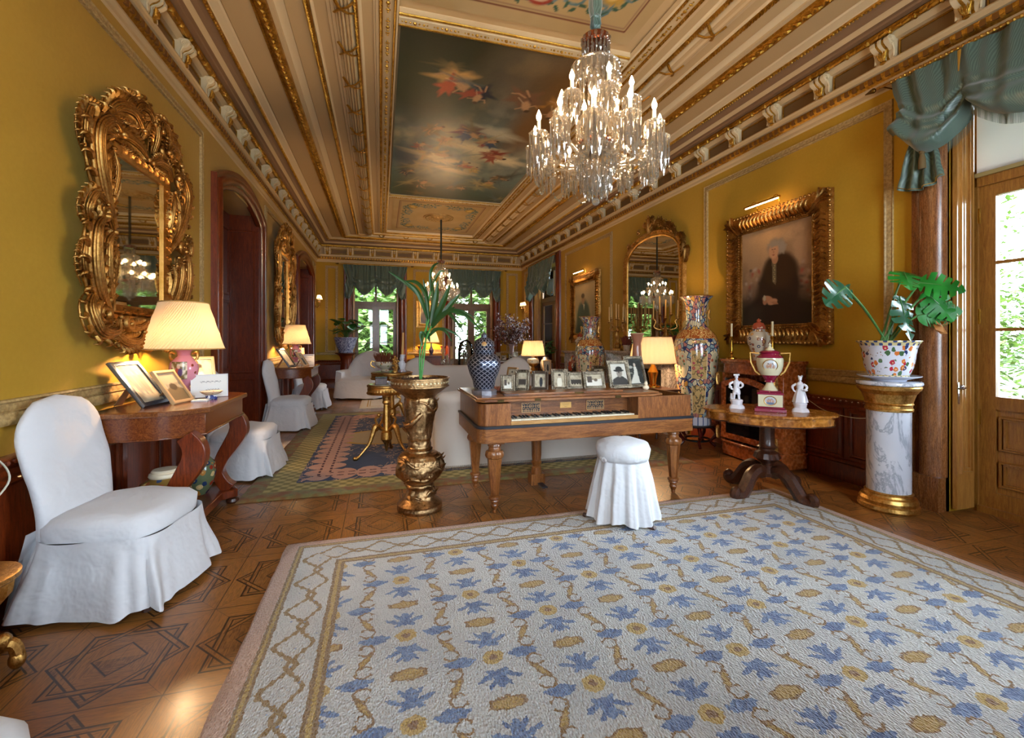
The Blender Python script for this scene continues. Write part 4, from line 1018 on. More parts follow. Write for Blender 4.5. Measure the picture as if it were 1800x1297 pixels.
for k in (0, 1):
    a = (X_-.108+.343*k+.343).cell(.686)*1.0; a = ((X_-.108-.343*k)/.686+.5).fract()*.686-.343
    b = ((Y_-2.581-.247*k)/.494+.5).fract()*.494-.247
    f1 = blob(a, b, .046, .042); f2 = blob(a, b, .018, .016)
    b2 = ((Y_-2.581-.247*(k+1))/.494+.5).fract()*.494-.247
    hx = (a.abs()/.072).max(b2.abs()/.036+a.abs()/.14)
    bb = (b.abs()-.122); up = blob(a, bb, .026, .05).min(blob(a.abs()-.045, bb+.014, .052, .012, .45)).min(blob(a.abs()-.026, bb-.02, .036, .0095, .95)).min(blob(a.abs()-.02, bb+.035, .03, .012, -.5))
    ov = blob(a.abs()-.137, b, .056, .031).min(blob((a.abs()-.137).abs()-.04, b, .03, .012, .3))
    bl = up.min(ov)
    fl = f1 if fl is None else fl.min(f1); fc = f2 if k == 0 else fc.min(f2); hexm = hx if hexm is None else hexm.min(hx); blue = bl if blue is None else blue.min(bl)
a = ((X_-.108)/.343).fract()*.343-.1715; b = ((Y_-2.581)/.247).fract()*.247-.1235
par = ((((X_-.108)/.343).floor()+((Y_-2.581)/.247).floor())/2).fract() > .25
am = a*(1-par*2)
body = blob(am, b, .060, .0155, 1.05)
r1, r2 = rot(am, b, 1.05)
hook1 = ((((r1-.058)*(r1-.058)+(r2-.03)*(r2-.03)).sqrt()-.032).abs())+(r1-.05 < 0)*.0+((r2 > .045)*(r1 < .05))*1
hook2 = ((((r1+.058)*(r1+.058)+(r2+.03)*(r2+.03)).sqrt()-.032).abs())+((r2 < -.045)*(r1 > -.05))*1
hook = hook1.min(hook2)
d = (g.x+.60).min(3.43-g.x).min(3.268-g.y)+(g.noise(20, 2)-.5)*.012
isx = ((g.x+.60) < (3.268-g.y)).max((3.43-g.x) < (3.268-g.y)); s = g.y*isx+g.x*(1-isx)
dj = d+(jx+jy)*.4
IV = g.mix(g.noise(3, 3).st(.3, .7), 'dcd8d2', 'c8c5c2')
c = IV
c = g.mix(blue < 1, c, g.mix(g.noise(30, 2).st(.35, .65), '48669c', '728cb8'))
c = g.mix(hexm < 1, c, g.mix(hexm > .78, 'c0963c', '92640c'))
c = g.mix((body < 1).max(hook < .0052), c, g.mix((body < .45), '92640c', 'c09638'))
c = g.mix(fl < 1, c, g.mix(fc < 1, 'cca446', '8c5810'))
bc = IV
t1 = (s/.26).pp(.5)*2; q1 = ((t1*5).floor()/5)*.6+t1*.4
def zz(off, ph, amp=.13): 
    t = ((s+ph)/.27).pp(.5)*2; q = ((t*4).floor()/4)*.45+t*.55; return (dj-(off+amp*q)).abs()
bc = g.mix(zz(.15, 0) < .0125, bc, '946c0c'); bc = g.mix(zz(.225, .135, .095) < .010, bc, '946c0c')
bv = g.vor(26, v=g.scl(g.P, (1,1,0))); bc = g.mix((bv < .16)*(zz(.19, .07) < .04), bc, '8090b0')
c = g.mix(dj < .385, c, bc)
gb = lambda lo, hi, c_: g.mix((dj > lo)*(dj < hi), c_, g.mix(((dj-(lo+hi)/2).abs()) < (hi-lo)*.17, '8a6008', 'c09a3c'))
c = gb(.335, .39, c); c = gb(.088, .128, c); c = g.mix(d < .088, c, g.mix(g.noise(60, 2), 'c8987c', 'dcb49c'))
pile = g.noise(190, 2, .7); pv = g.vor(130, v=g.scl(g.P, (1,.6,1)))
c = g.mix((pile*.5+pv*.5).st(.25, .55)*.6, g.mix(.12, c, '4a4440'), g.mix(.22, c, 'fffdf8'))
g.set(base=c, rough=.95, sheen=.25, spec=.1); g.bump(pile*.8+pv*1.2+g.noise(12, 3)*.7, .8, .016)
mk_rug('large_rug', 'thick ivory rug with blue leaves and golden scrolls filling the foreground', -.60, 3.43, Y0+.1, 3.268, g.mat, .02)
g = G('navy_floral_rug')
ed = (g.x+1.17).min(3.35-g.x).min(g.y-4.22).min(8.93-g.y); n = g.noise(9, 3); n2 = g.noise(28, 2)
isx = ((g.x+1.17).min(3.35-g.x)) < ((g.y-4.22).min(8.93-g.y)); s = g.y*isx+g.x*(1-isx); ed = ed+(n2-.5)*.03
cx_, cy2 = g.x-1.1, g.y-6.55; r = (cx_*cx_+cy2*cy2).sqrt(); cs = (cx_*cx_-cy2*cy2)/(r*r+.001); rr = r/(.85+.85*cs.abs()*cs.abs())
navy = g.mix(n, '26304e', '3a4868')
wv = g.vor(3.2, v=g.P, feat='DISTANCE_TO_EDGE'); scr = (g.noise(4.5, 2, .5, dist=2.2)-.5).abs()
c = g.mix((scr < .018)*(g.noise(1.6, 1) > .42), navy, g.mix(n2, 'c8b08c', 'b88878'))
c = g.mix(rr < 1.0, c, g.mix(rr > .94, g.mix(n2, 'a8946a', 'baa680'), 'c09838')); fr = g.vor(5, v=g.P); c = g.mix((rr < .8)*(fr < .09), c, '8a4a3a')
sl = ((s/.24).fract()-.5)*.24; el = ed-.62; lob = (sl/.125)*(sl/.125)+(el/.19)*(el/.19)
c = g.mix(lob < 1, c, g.mix(((el.abs()-.05).abs() < .012)*((s*60).sin() > -.4), g.mix(n2, 'b88878', 'c8a090'), '4a2030'))
c = g.mix(ed < .40, c, g.mix(((g.x*50).sin()*(g.y*50).sin()).st(-.6, .6), '80763c', 'b8a664'))
c = g.mix(ed < .17, c, g.mix(n.st(.35, .65), g.mix(n2, '5c6a48', 'a08c50'), '8a5a34'))
pile = g.noise(150, 2, .7); g.set(base=c, rough=.95, sheen=.1, spec=.1); g.bump(pile, .5, .008)
mk_rug('floral_rug', 'navy floral carpet with olive and pink border under the sofas', -1.17, 3.35, 4.22, 8.93, g.mat, .014)
g = G('small_cream_rug'); ed = (g.x+.42).min(1.4-g.x).min(g.y-9.4).min(10.75-g.y); g.set(base=g.mix(((ed-.15).abs() < .012).max((ed-.2).abs() < .008), g.mix(g.noise(20, 2), 'd6cab6', 'e4dac8'), 'b89048'), rough=.95); g.bump(g.noise(120, 2), .4, .008)
mk_rug('small_cream_rug', 'small cream rug with thin gold border lines beside the white armchair', -.42, 1.4, 9.4, 10.75, g.mat, .012, 20, 20)

# ================================================================ square piano
P = thing('square_piano', 'antique walnut square piano with six-sided tapering legs and open keyboard', 'piano', (.70, 3.31, 0))
W_, D_ = 1.90, .88
def rcase(x0, x1, y0, y1, r, n=6, left=True):
    pts = []
    if left:
        for i in range(n+1): a = PI+PI/2*i/n; pts.append((x0+r+r*cos(a), y0+r+r*sin(a)))
    else: pts.append((x0, y0))
    pts += [(x1, y0), (x1, y1), (x0, y1)]; return pts
m = MB(); m.prism(rcase(0, W_, 0, D_, .09), .575, .685); part('lower_case', m, WALN, P, bev=.004)
m = MB(); m.prism(rcase(-.006, W_+.006, -.006, D_+.006, .095), .685, .705); part('ebony_band', m, EBONY, P)
m = MB(); m.prism(rcase(.012, .26, .012, .2, .08), .705, .875); m.prism([(.012,.2), (.03,.2), (.03,D_-.01), (.012,D_-.01)], .705, .885); part('left_cheek', m, WALNZ, P, bev=.003)
m = MB(); m.bx(1.37, W_-.012, .012, .03, .705, .885); m.bx(W_-.03, W_-.012, .03, D_-.01, .705, .885); m.bx(1.37, 1.388, .03, .2, .705, .885); m.bx(.03, W_-.03, D_-.03, D_-.01, .705, .885); part('right_cheek', m, BURL if False else WALNZ, P, smooth=False, bev=.002)
m = MB(); m.bx(1.39, W_-.03, .03, D_-.03, .706, .72); m.bx(.03, 1.388, .2, D_-.03, .706, .72); part('soundboard', m, simple('dark_piano_inside', '1c1410', .6), P, smooth=False)
m = MB(); m.bx(.26, 1.37, .185, .2, .705, .89); part('nameboard', m, WALN, P, smooth=False)
m = MB(); m.bx(.26, 1.37, .012, .03, .705, .735); m.bx(.26, 1.37, .03, .185, .705, .72); part('key_slip', m, wood('blond_slip', '9a6a34', 'c8965a', .3, (1.2,12,12)), P, smooth=False, bev=.003)
g = G('pierced_fret'); a = ((g.x*170).sin()*(g.z*180).sin()); b = ((g.x*85+1).cos()*(g.z*90).cos()); f = (a+b*.6).abs() < .26; g.set(base=g.mix(f, '120c08', 'b08050'), rough=.4); FRET = g.mat
for x in (.40, .98):
    m = MB(); m.bx(x, x+.155, .181, .186, .775, .845); part('fret_panel', m, FRET, P, smooth=False)
    m = MB(); band(m, rect(x, x+.155, .775, .845), [(0,.001), (-.0,.004), (-.004,.004), (-.004,.0)], lambda s, z, d: (s, .185-d-.003, z)); part('fret_border', m, simple('boxwood', 'c89a60', .4), P, smooth=False)
m = MB(); m.bx(.735, .835, .181, .186, .795, .842); pl = part('name_plaque', m, simple('plaque_wood', 'e0ac5c', .3), P, smooth=False)
m = MB(); 
for z, x0, x1 in ((.828,.75,.82), (.818,.76,.812), (.806,.772,.798)):
    m.tube([(x0+(x1-x0)*i/16, .1805, z+.0022*sin(i*2.3)) for i in range(17)], .0007, 3)
part('inscription', m, simple('ink', '5a3a14', .6), pl)
kw = (1.355-.275)/41
wk = None; bkk = None
mw = MB(); mw.bx(0, kw*.92, 0, .135, 0, .016); mbk = MB(); mbk.loft([[(0,0,0), (kw*.5,0,0), (kw*.5,.09,0), (0,.09,0)], [(.001,.006,.013), (kw*.5-.001,.006,.013), (kw*.5-.001,.09,.013), (.001,.09,.013)]])
for i in range(41):
    if wk is None: wk = mw.obj('white_key', IVORY, P, smooth=False); o = wk
    else: o = wk.copy(); COL.objects.link(o)
    o.location = (.275+i*kw, .045, .726)
    if i % 7 in (0, 1, 3, 4, 5) and i < 40:
        if bkk is None: bkk = mbk.obj('black_key', BLACK, P, smooth=False); o = bkk
        else: o = bkk.copy(); COL.objects.link(o)
        o.location = (.275+(i+.73)*kw, .092, .742)
m = MB(); m.prism([(-.012,.05), (.05,.0), (1.35,.0), (1.5,.0), (1.63,.05), (1.63,D_+.01), (-.012,D_+.01)], .888, .905); m.bx(0.0, 1.6, .055, D_-.02, .905, .918); part('lid', m, WALN, P, smooth=False, bev=.004)
m = MB(); m.bx(.26, 1.3, .14, .33, .918, .934); part('folded_flap', m, WALN, P, smooth=False, bev=.003)
m = MB(); [m.bx(x, x+.05, -.004, .012, .887, .906) for x in (.15,.45,1.15)]; m.bx(.85,.93,.135,.14,.92,.93); part('hinge_set', m, simple('dark_brass', '4a3a20', .4, 1), P, smooth=False)
def piano_leg(x, y):
    m = MB(); oc = lambda r, z: [(x+r*cos(PI/6+k*PI/3), y+r*sin(PI/6+k*PI/3), z) for k in range(6)]
    m.loft([oc(.062,.43), oc(.06,.42), oc(.036,.15), oc(.034,.14)]); m.bx(x-.065, x+.065, y-.065, y+.065, .55, .578)
    m.lathe([(.05,.55), (.055,.53), (.045,.52), (.05,.5), (.048,.49)], 16, (x,y,0)); 
    m.lathe([(.06,.49), (.07,.475), (.072,.455), (.062,.435), (.05,.43)], 24, (x,y,0), rf=lambda a,z,r: r*(1+.06*cos(12*a)))
    m.lathe([(.034,.14), (.048,.13), (.05,.115), (.038,.105), (.042,.095), (.03,.085), (.028,.07), (.034,.06), (.022,.03), (.016,.025), (.018,.012), (.014,0)], 16, (x,y,0))
    part('leg', m, WALNZ, P, ang=40)
for x, y in ((.16,.14), (W_-.09,.15), (.14,.80), (W_-.13,.78)): piano_leg(x, y)
m = MB(); m.lathe([(.05,.575), (.045,.3), (.04,.25), (.05,.24), (.035,.2), (.045,.19), (.05,.12), (.045,.11)], 16, (.68,.62,0)); m.box((.68,.62,.085), (.13,.1,.1)); part('pedal_lyre', m, WALNZ, P)
m = MB(); m.box((.70,.52,.05), (.05,.16,.012)); part('pedal', m, EBONY, P, smooth=False, bev=.003)
PZ = .921
# things on the piano
v = thing('lidded_jar', 'dark silver lattice jar with gilt triangles and domed lid on the piano corner', 'jar', (.81, 3.60, .906)); v.scale = (1.15, 1.15, 1.05)
g = G('lattice_silver'); a = g.x.abs(); th = g.math('ARCTAN2', g.y, g.x); l1 = ((th*8+g.z*95).sin().abs() < .38).max((th*8-g.z*95).sin().abs() < .38); vv = g.vor(9, v=g.P) < .16
g.set(base=g.mix(vv, g.mix(l1, '2c3040', 'a4a8b8'), 'd8b078'), metal=.8, rough=.3); g.bump(g.noise(70, 3)+l1*.5, .8, .004); LATT = g.mat
m = MB(); m.lathe([(.0,.06), (.068,.06), (.075,.075), (.082,.12), (.105,.18), (.12,.24), (.115,.28), (.09,.315), (.068,.33), (.072,.34)], 32); part('jar_body', m, LATT, v)
m = MB(); m.lathe([(.074,.34), (.078,.36), (.07,.375), (.078,.39), (.07,.42), (.045,.445), (.02,.455), (.022,.475), (.0,.50)], 28); part('jar_lid', m, LATT, v)
m = MB(); oc = lambda r, z: [(r*cos(PI/8+k*PI/4), r*sin(PI/8+k*PI/4), z) for k in range(8)]; m.loft([oc(.1,.0), oc(.1,.012), oc(.088,.016), oc(.092,.045), oc(.078,.055), oc(.07,.062)]); part('octagonal_base', m, gilt('dull_pewter', '8c8c94', 'c4c4cc', .35, 30, .2), v)
ph = [('small ornate silver photograph frame, leftmost of the row on the piano', 1.03, 3.66, .125, .15, 'scene', 12), ('narrow silver frame with a couple photograph, second along the piano', 1.165, 3.70, .13, .19, 'group', 26), ('tortoiseshell-edged frame with a standing figure, third along the piano', 1.33, 3.70, .15, .175, 'standing', 22),
      ('silver frame with a lady in white, fourth along the piano', 1.51, 3.68, .15, .19, 'lady', 16), ('wide silver frame with a seated group, fifth along the piano', 1.68, 3.70, .17, .16, 'group', 8), ('wide bright silver frame with a street scene, left of the two big frames', 1.84, 3.66, .21, .165, 'scene', 4)]
for i, (lb, x, y, w2, h2, kd, rz) in enumerate(ph): photo_frame(lb, (x, y, .934 if y < 3.63 else PZ), w2, h2, rad(18), rad(-rz), kd, [SILVER, SILVER, simple('dark_shell', '5a4a3c', .3, .5), SILVER, SILVER, SILVER][i], .028, True, 'silver photograph frames on the piano', seed=i)
photo_frame('large silver frame with a person in a brimmed hat, on the piano', (2.08, 3.62, PZ), .235, .265, rad(16), rad(3), 'portrait', SILVER, .034, True, 'silver photograph frames on the piano')
photo_frame('tallest silver frame holding a bride photograph, rightmost on the piano', (2.28, 3.66, PZ), .25, .30, rad(16), rad(14), 'bride', SILVER, .03, True, 'silver photograph frames on the piano')
photo_frame('thin brown frame edge peeking between the first two silver frames', (1.10, 3.86, PZ), .12, .2, rad(14), rad(-60), 'man', simple('brown_edge', '8a6238', .5), .018, False, 'silver photograph frames on the piano')
photo_frame('filigree frame turned sideways beside the big hat portrait on the piano', (1.97, 3.88, PZ), .15, .2, rad(14), rad(-50), 'man', SILVER, .03, True, 'silver photograph frames on the piano')
t = thing('figurine', 'tiny cream bust figurine at the right end of the piano lid', 'figurine', (2.30+.17, 3.62, .906)); t.location = (2.275+.0, 3.48, .906)
t.location = (2.27, 3.42, .906); t.location = (2.46, 3.62, .888)
m = MB(); m.sph((0,0,.02), .028, 12, 8, (1.1,.9,.8)); m.sph((0,0,.055), .017, 10, 8); m.sph((0,0,.068), .014, 8, 6, (1,1,.6)); m.tube([(0,0,.02), (0,0,.055)], .012, 8); part('bust', m, CRP, t)
t.location = (2.27, 3.52, .918)
t = thing('jewel_box', 'small dark wooden box lying before the first frames on the piano', 'box', (1.0, 3.47, .906)); m = MB(); m.box((0,0,.012), (.12,.05,.024)); part('box_body', m, DARKW, t, smooth=False, bev=.003)
t = thing('air_plant', 'small reddish spiky plant beside the lattice jar on the piano', 'plant', (.96, 3.72, .918)); m = MB()
for i in range(16): a = i*2.4; m.tube([(0,0,0), (.03*cos(a),.03*sin(a),.03), (.06*cos(a),.06*sin(a),.05+.02*sin(i))], [.006,.004,.001], 4)
part('leaves', m, simple('rust_leaf', '8a4a34', .6), t)
m = MB(); m.lathe([(.0,0), (.03,0), (.035,.012), (.0,.014)], 12); part('pot', m, DARKW, t)

# ================================================================ stool before the piano
t = thing('piano_stool', 'round stool under a gathered white skirt in front of the piano', 'stool', (1.76, 3.04, .012))
m = MB(); m.loft([sering(0,0,.46,.19,.19,64,2), sering(0,0,.50,.2,.2,64,2), sering(0,0,.54,.205,.205,64,2), sering(0,0,.575,.19,.19,64,2), sering(0,0,.595,.13,.13,64,2), sering(0,0,.603,.06,.06,64,2), sering(0,0,.604,.005,.005,64,2)]); jit(m, .006, 12); part('cushion_cover', m, WHITE, t, ang=80)
m = MB()
def f(u_, v_):
    a = 2*PI*u_; r = .178+.085*v_**.9+(.004+.016*v_)*sin(13*a)+.008*v_*sin(29*a+1); return (r*cos(a), r*sin(a), .475*(1-v_)+(.035+.012*sin(5*a))*v_)
m.grid(f, 200, 14, cu=True); jit(m, .005, 9, 4); part('gathered_skirt', m, WHITE, t, ang=80)
m = MB(); m.loft([sering(0,0,.455,.187,.187,48,2), sering(0,0,.485,.197,.197,48,2)], caps=False); band_ = part('waist_band', m, WHITE, t)
m = MB(); m.sph((-.19,-.06,.47), .02, 8, 6); 
for s_ in (-1, 1): m.sph((-.195,-.06+s_*.028,.472), .02, 8, 6, (.5,1.2,.8))
part('bow_knot', m, WHITE, band_)
for k in range(3):
    m = MB(); a = -PI/2+.25+k*2*PI/3 if k else -PI/2+.3; m.tube(bez([(.1*cos(a),.1*sin(a),.06), (.2*cos(a),.2*sin(a),.05), (.27*cos(a),.27*sin(a),.02), (.30*cos(a),.30*sin(a),.03)], 5), [.03-.001*i for i in range(16)], 8); part('scroll_foot', m, DARKW, t)
m = MB(); m.tube([(0,0,.06), (0,0,.5)], .03, 10); part('pillar', m, DARKW, t)

# ================================================================ bronze jardiniere with palm
t = thing('bronze_jardiniere', 'tall cast bronze plant stand with dragon relief and wide pierced rim bowl', 'plant stand', (.30, 3.70, 0))
def rel(a, z, r):
    n = MN.noise(Vector((cos(a)*2.2, sin(a)*2.2, z*9)))*.10+abs(MN.noise(Vector((cos(a)*5, sin(a)*5, z*20))))*.10 if (.1 < z < .2 or .25 < z < .45 or .52 < z < .9) else 0
    return r*(1+n)
prof = [(.0,0), (.175,0), (.18,.02), (.175,.045), (.178,.055), (.16,.07), (.125,.1), (.105,.13), (.095,.17), (.1,.18), (.115,.195), (.115,.205), (.105,.215)]
def ref(prof, k=3):
    out = []
    for a, b in zip(prof[:-1], prof[1:]):
        for i in range(k): out.append((a[0]+(b[0]-a[0])*i/k, a[1]+(b[1]-a[1])*i/k))
    return out+[prof[-1]]
m = MB(); m.lathe(ref(prof), 72, rf=rel); part('foot', m, BRONZE, t, ang=60)
m = MB(); m.lathe(ref([(.105,.215), (.14,.24), (.175,.29), (.19,.35), (.18,.41), (.145,.45), (.1,.465)], 6), 96, rf=rel); part('globular_body', m, BRONZE, t, ang=60)
m = MB(); m.lathe(ref([(.1,.465), (.098,.48), (.103,.49), (.09,.5), (.088,.56), (.093,.57), (.1,.65), (.115,.76), (.12,.85), (.118,.9)], 5), 80, rf=rel); b = part('neck', m, BRONZE, t, ang=60)
m = MB(); m.lathe([(.118,.9), (.135,.92), (.19,.96), (.225,.985), (.235,.99), (.235,.998), (.228,1.0), (.23,1.05), (.24,1.053), (.24,1.06), (.225,1.062), (.22,1.03), (.2,1.02), (.0,1.02)], 64); bw = part('rim_bowl', m, BRONZE, t, ang=40)
m = MB()
for i in range(44): a = i*2*PI/44; m.M = Matrix.Translation((.232*cos(a), .232*sin(a), 1.025)) @ Matrix.Rotation(a, 4, 'Z') @ Matrix.Rotation(PI/4, 4, 'X'); m.box((0,0,0), (.006,.011,.011))
m.M = None; part('pierced_diamonds', m, simple('pale_inlay', 'd8c8a0', .3, .6), bw, smooth=False)
m = MB()                              # dragons winding round neck and body
def wind(z0, z1, r0, r1, turns, ph, rad_):
    pts = []; n = 46
    for i in range(n+1): q = i/n; a = ph+turns*2*PI*q; r = r0+(r1-r0)*q+.012*sin(q*17); pts.append((r*cos(a), r*sin(a), z0+(z1-z0)*q+.02*sin(q*23)))
    m.tube(pts, [rad_*(.4+.9*sin(PI*i/n)) for i in range(n+1)], 7)
    for i in range(3, n, 4):
        p = Vector(pts[i]); d2 = Vector((p.x, p.y, 0)).normalized(); m.tube([tuple(p), tuple(p+d2*.02+Vector((0,0,.015))), tuple(p+d2*.03+Vector((0,0,.03)))], [rad_*.7,.006,.002], 4)
wind(.54, .9, .095, .125, 1.1, .6, .017); wind(.6, .88, .1, .125, -.9, 3.6, .014); wind(.25, .45, .175, .15, .8, 3.9, .018); wind(.28, .43, .18, .17, -.7, 1.5, .015); wind(.43, .27, .17, .165, .6, 5.5, .014); wind(.1, .2, .12, .1, .7, 4, .012)
part('dragon_relief', m, BRONZE, t, ang=70)
m = MB(); m.lathe([(.0,1.045), (.215,1.035)], 40, caps=False)
for i in range(240): a = random.random()*6.28; r = .21*random.random()**.5; m.sph((r*cos(a), r*sin(a), 1.04), .011+.008*random.random(), 5, 3, (1,1,.6))
g = G('soil'); g.set(base=g.mix(g.noise(60, 3), '20140e', '5c3c28'), rough=.9); part('bark_soil', m, g.mat, t, ang=80)
pm = thing('kentia_palm', 'tall thin palm seedling with dark strap leaves growing from bronze bowl', 'plant', (.30, 3.70, 1.045))
RV = Vector((cos(math.atan(230/790)), -sin(math.atan(230/790)), 0)); FVv = Vector((-RV.y, RV.x, 0))
PK = 217.0; Z0p = 1.36+(598-665)*3.64/790
def pp(px, py, dd=0): return RV*((px-741)/PK)+FVv*dd+Vector((0, 0, (665-py)/PK))
g = G('palm_leaf'); g.set(base=g.mix(g.noise(8, 2), '16340f', '2c5620'), rough=.35, spec=.6); PALM = g.mat
m = MB()
for pts in ([(741,668,0),(741,620,0),(747,590,.01),(757,560,.0)], [(742,668,0),(745,625,-.01),(754,592,-.02),(762,572,-.02)], [(743,668,.01),(750,600,.03),(752,540,.05),(758,510,.05)]):
    m.tube(bez([pp(*p) for p in pts], 6), .006, 6)
part('stem', m, simple('palm_stem', '3c8a34', .5), pm)
def blade(px, w_, tw=.0):
    pts = bez([pp(*p) for p in px], 7); n = len(pts); R = []
    for i, p in enumerate(pts):
        q = i/(n-1); d2 = (pts[min(n-1,i+1)]-pts[max(0,i-1)]).normalized(); sd = d2.cross(FVv+Vector((0,0,.2))*tw).normalized(); ww = w_*(sin(PI*min(1,q*.9+.08)))**.7
        R.append([tuple(p-sd*ww), tuple(p+FVv*ww*.35), tuple(p+sd*ww)])
    mm = MB(); vs = [q for r in R for q in r]; mm.add(vs, [(i*3+j, i*3+j+1, (i+1)*3+j+1, (i+1)*3+j) for i in range(n-1) for j in range(2)]); part('leaf', mm, PALM, pm)
for px, w_ in (([(757,560,0),(752,520,.02),(735,495,.04),(712,491,.05)], .016), ([(755,565,0),(745,525,-.03),(722,500,-.05),(690,478,-.08)], .015), ([(755,560,0),(749,535,-.05),(738,510,-.08),(720,495,-.1)], .018),
              ([(757,575,0),(753,540,.03),(750,515,.05),(745,488,.05)], .017), ([(758,510,.05),(758,480,.04),(764,466,.02),(775,460,0)], .012), ([(758,512,.05),(762,490,.1),(772,472,.14),(780,470,.16)], .012),
              ([(761,572,0),(766,545,0),(770,520,0),(773,492,0)], .022), ([(762,572,0),(774,550,-.03),(786,525,-.05),(796,500,-.06)], .024), ([(763,570,0),(780,550,.04),(794,532,.06),(810,513,.08)], .022),
              ([(762,575,0),(778,558,-.06),(792,548,-.1),(806,541,-.14)], .02), ([(762,570,0),(790,546,.02),(820,552,.0),(850,580,-.03)], .016), ([(762,568,0),(788,549,-.06),(806,562,-.1),(822,584,-.12)], .013),
              ([(764,560,0),(785,545,.08),(810,543,.12),(836,556,.14)], .012), ([(755,592,0),(768,578,-.02),(786,580,-.04),(800,600,-.06)], .012), ([(755,592,0),(775,576,.04),(800,584,.06),(815,598,.08)], .010),
              ([(754,594,0),(747,584,-.03),(745,590,-.05),(749,608,-.06)], .016), ([(754,590,0),(752,580,.03),(754,592,.06),(756,600,.07)], .014), ([(757,560,0),(761,535,.06),(760,508,.1),(756,484,.12)], .015)): blade(px, w_)

# ================================================================ sofas, armchair
def rbox(m, x0, x1, y0, y1, z0, z1, r=.05, n=44, dome=.03):
    cx, cy_ = (x0+x1)/2, (y0+y1)/2; a, b = (x1-x0)/2, (y1-y0)/2
    k = lambda q: 2+10*min(1, .12/r)
    R = [sering(cx,cy_,z0,a,b,n,8)]
    for i in range(6): t = i/5*PI/2; R.append(sering(cx,cy_,z1-r+r*sin(t),a-r*(1-cos(t)),b-r*(1-cos(t)),n,8))
    R += [sering(cx,cy_,z1+dome*.7,a*.5,b*.5,n,6), sering(cx,cy_,z1+dome,.01,.01,n,2)]
    m.loft(R)
t = thing('sofa', 'long white-covered sofa directly behind the piano, its back towards the camera', 'sofa', (0, 0, .016), group=None)
m = MB(); rbox(m, .52, 2.66, 4.62, 4.90, .03, .80, .13, 80); jit(m, .012, 5); part('backrest', m, SOFAW, t, ang=80)
for nm_, x0, x1 in (('arm', .50, .76), ('arm', 2.42, 2.68)):
    m = MB(); rbox(m, x0, x1, 4.72, 5.45, .03, .62, .12); jit(m, .012, 5); part(nm_, m, SOFAW, t, ang=80)
m = MB(); rbox(m, .72, 2.46, 4.85, 5.42, .03, .46, .06); jit(m, .01, 5); part('seat', m, SOFAW, t, ang=80)
m = MB(); 
for i in range(150): x = .53+i*2.12/150; m.tube([(x,4.615,.05), (x+.004,4.605,.005)], [.004,.002], 4)
f_ = part('hem_fringe', m, simple('sofa_fringe', '8a7c6a', .9), t); f_['kind'] = 'stuff'
t = thing('sofa', 'second pale-covered sofa further back with a raised hump at each end', 'sofa', (0, 0, .016))
m = MB(); R = []
for i in range(49):
    q = i/48; x = .33+2.39*q; e = min(q, 1-q); z = .90+.14*max(0, sin(min(1, e/.24)*PI))**1.3 - (.25*(1-e/.03)**2 if e < .03 else 0)
    R.append([(x,8.0,.03), (x,8.0,z-.08), (x,8.02,z-.02), (x,8.07,z), (x,8.14,z-.02), (x,8.18,z-.1), (x,8.22,.03)])
m.loft(R); jit(m, .01, 4); part('backrest', m, SOFAW, t, ang=80)
m = MB(); rbox(m, .5, 2.55, 8.2, 8.8, .03, .46, .06); part('seat', m, SOFAW, t, ang=80)
for x0, x1 in ((.33,.56), (2.5,2.72)): m = MB(); rbox(m, x0, x1, 8.15, 8.85, .03, .62, .1); part('arm', m, SOFAW, t, ang=80)
t = thing('armchair', 'white slip-covered armchair with arched back, before the left far window', 'armchair', (-.38, 11.3, 0), rad(-22)); t.scale = (1.08, 1.08, 1.06)
m = MB(); R = []
for i in range(29):
    a = PI*.0+PI*i/28; q = i/28; arch_ = sin(PI*q); z = .62+.42*max(0, (arch_-.45)/.55)**.7
    cx_, cy2 = .50*cos(a), .42*sin(a)-.05; ix, iy = .36*cos(a), .30*sin(a)-.06
    R.append([(cx_*1.0,cy2,.04), (cx_*1.02,cy2,z*.6), (cx_*.98,cy2,z-.05), (cx_*.9+ix*.1,cy2*.9+iy*.1,z), (ix,iy,z-.05), (ix,iy,.3)])
# front ends of arms
R = [[(p[0], p[1]-.3, p[2]-(.0)) for p in R[0]]]+R+[[(p[0], p[1]-.3, p[2]) for p in R[-1]]]
m.loft(R); jit(m, .014, 5); part('backrest', m, WHITE, t, ang=80)
m = MB(); rbox(m, -.42, .42, -.50, .3, .3, .45, .07); jit(m, .01, 5); part('seat', m, WHITE, t, ang=80)
m = MB(); m.grid(lambda u_, v_: (.5*math.copysign(abs(cos(2*PI*u_))**.4, cos(2*PI*u_))*(1+.05*v_), -.08+.44*math.copysign(abs(sin(2*PI*u_))**.4, sin(2*PI*u_))*(1+.06*v_), .38*(1-v_)+.04*v_), 90, 6, cu=True); jit(m, .012, 8); part('skirt', m, WHITE, t, ang=80)
for sx in (-1,1):
    for sy in (-1,1): m = MB(); m.tube([(sx*.4, sy*.36-.08, .2), (sx*.42, sy*.38-.08, 0)], .02, 8); part('leg', m, DARKW, t)

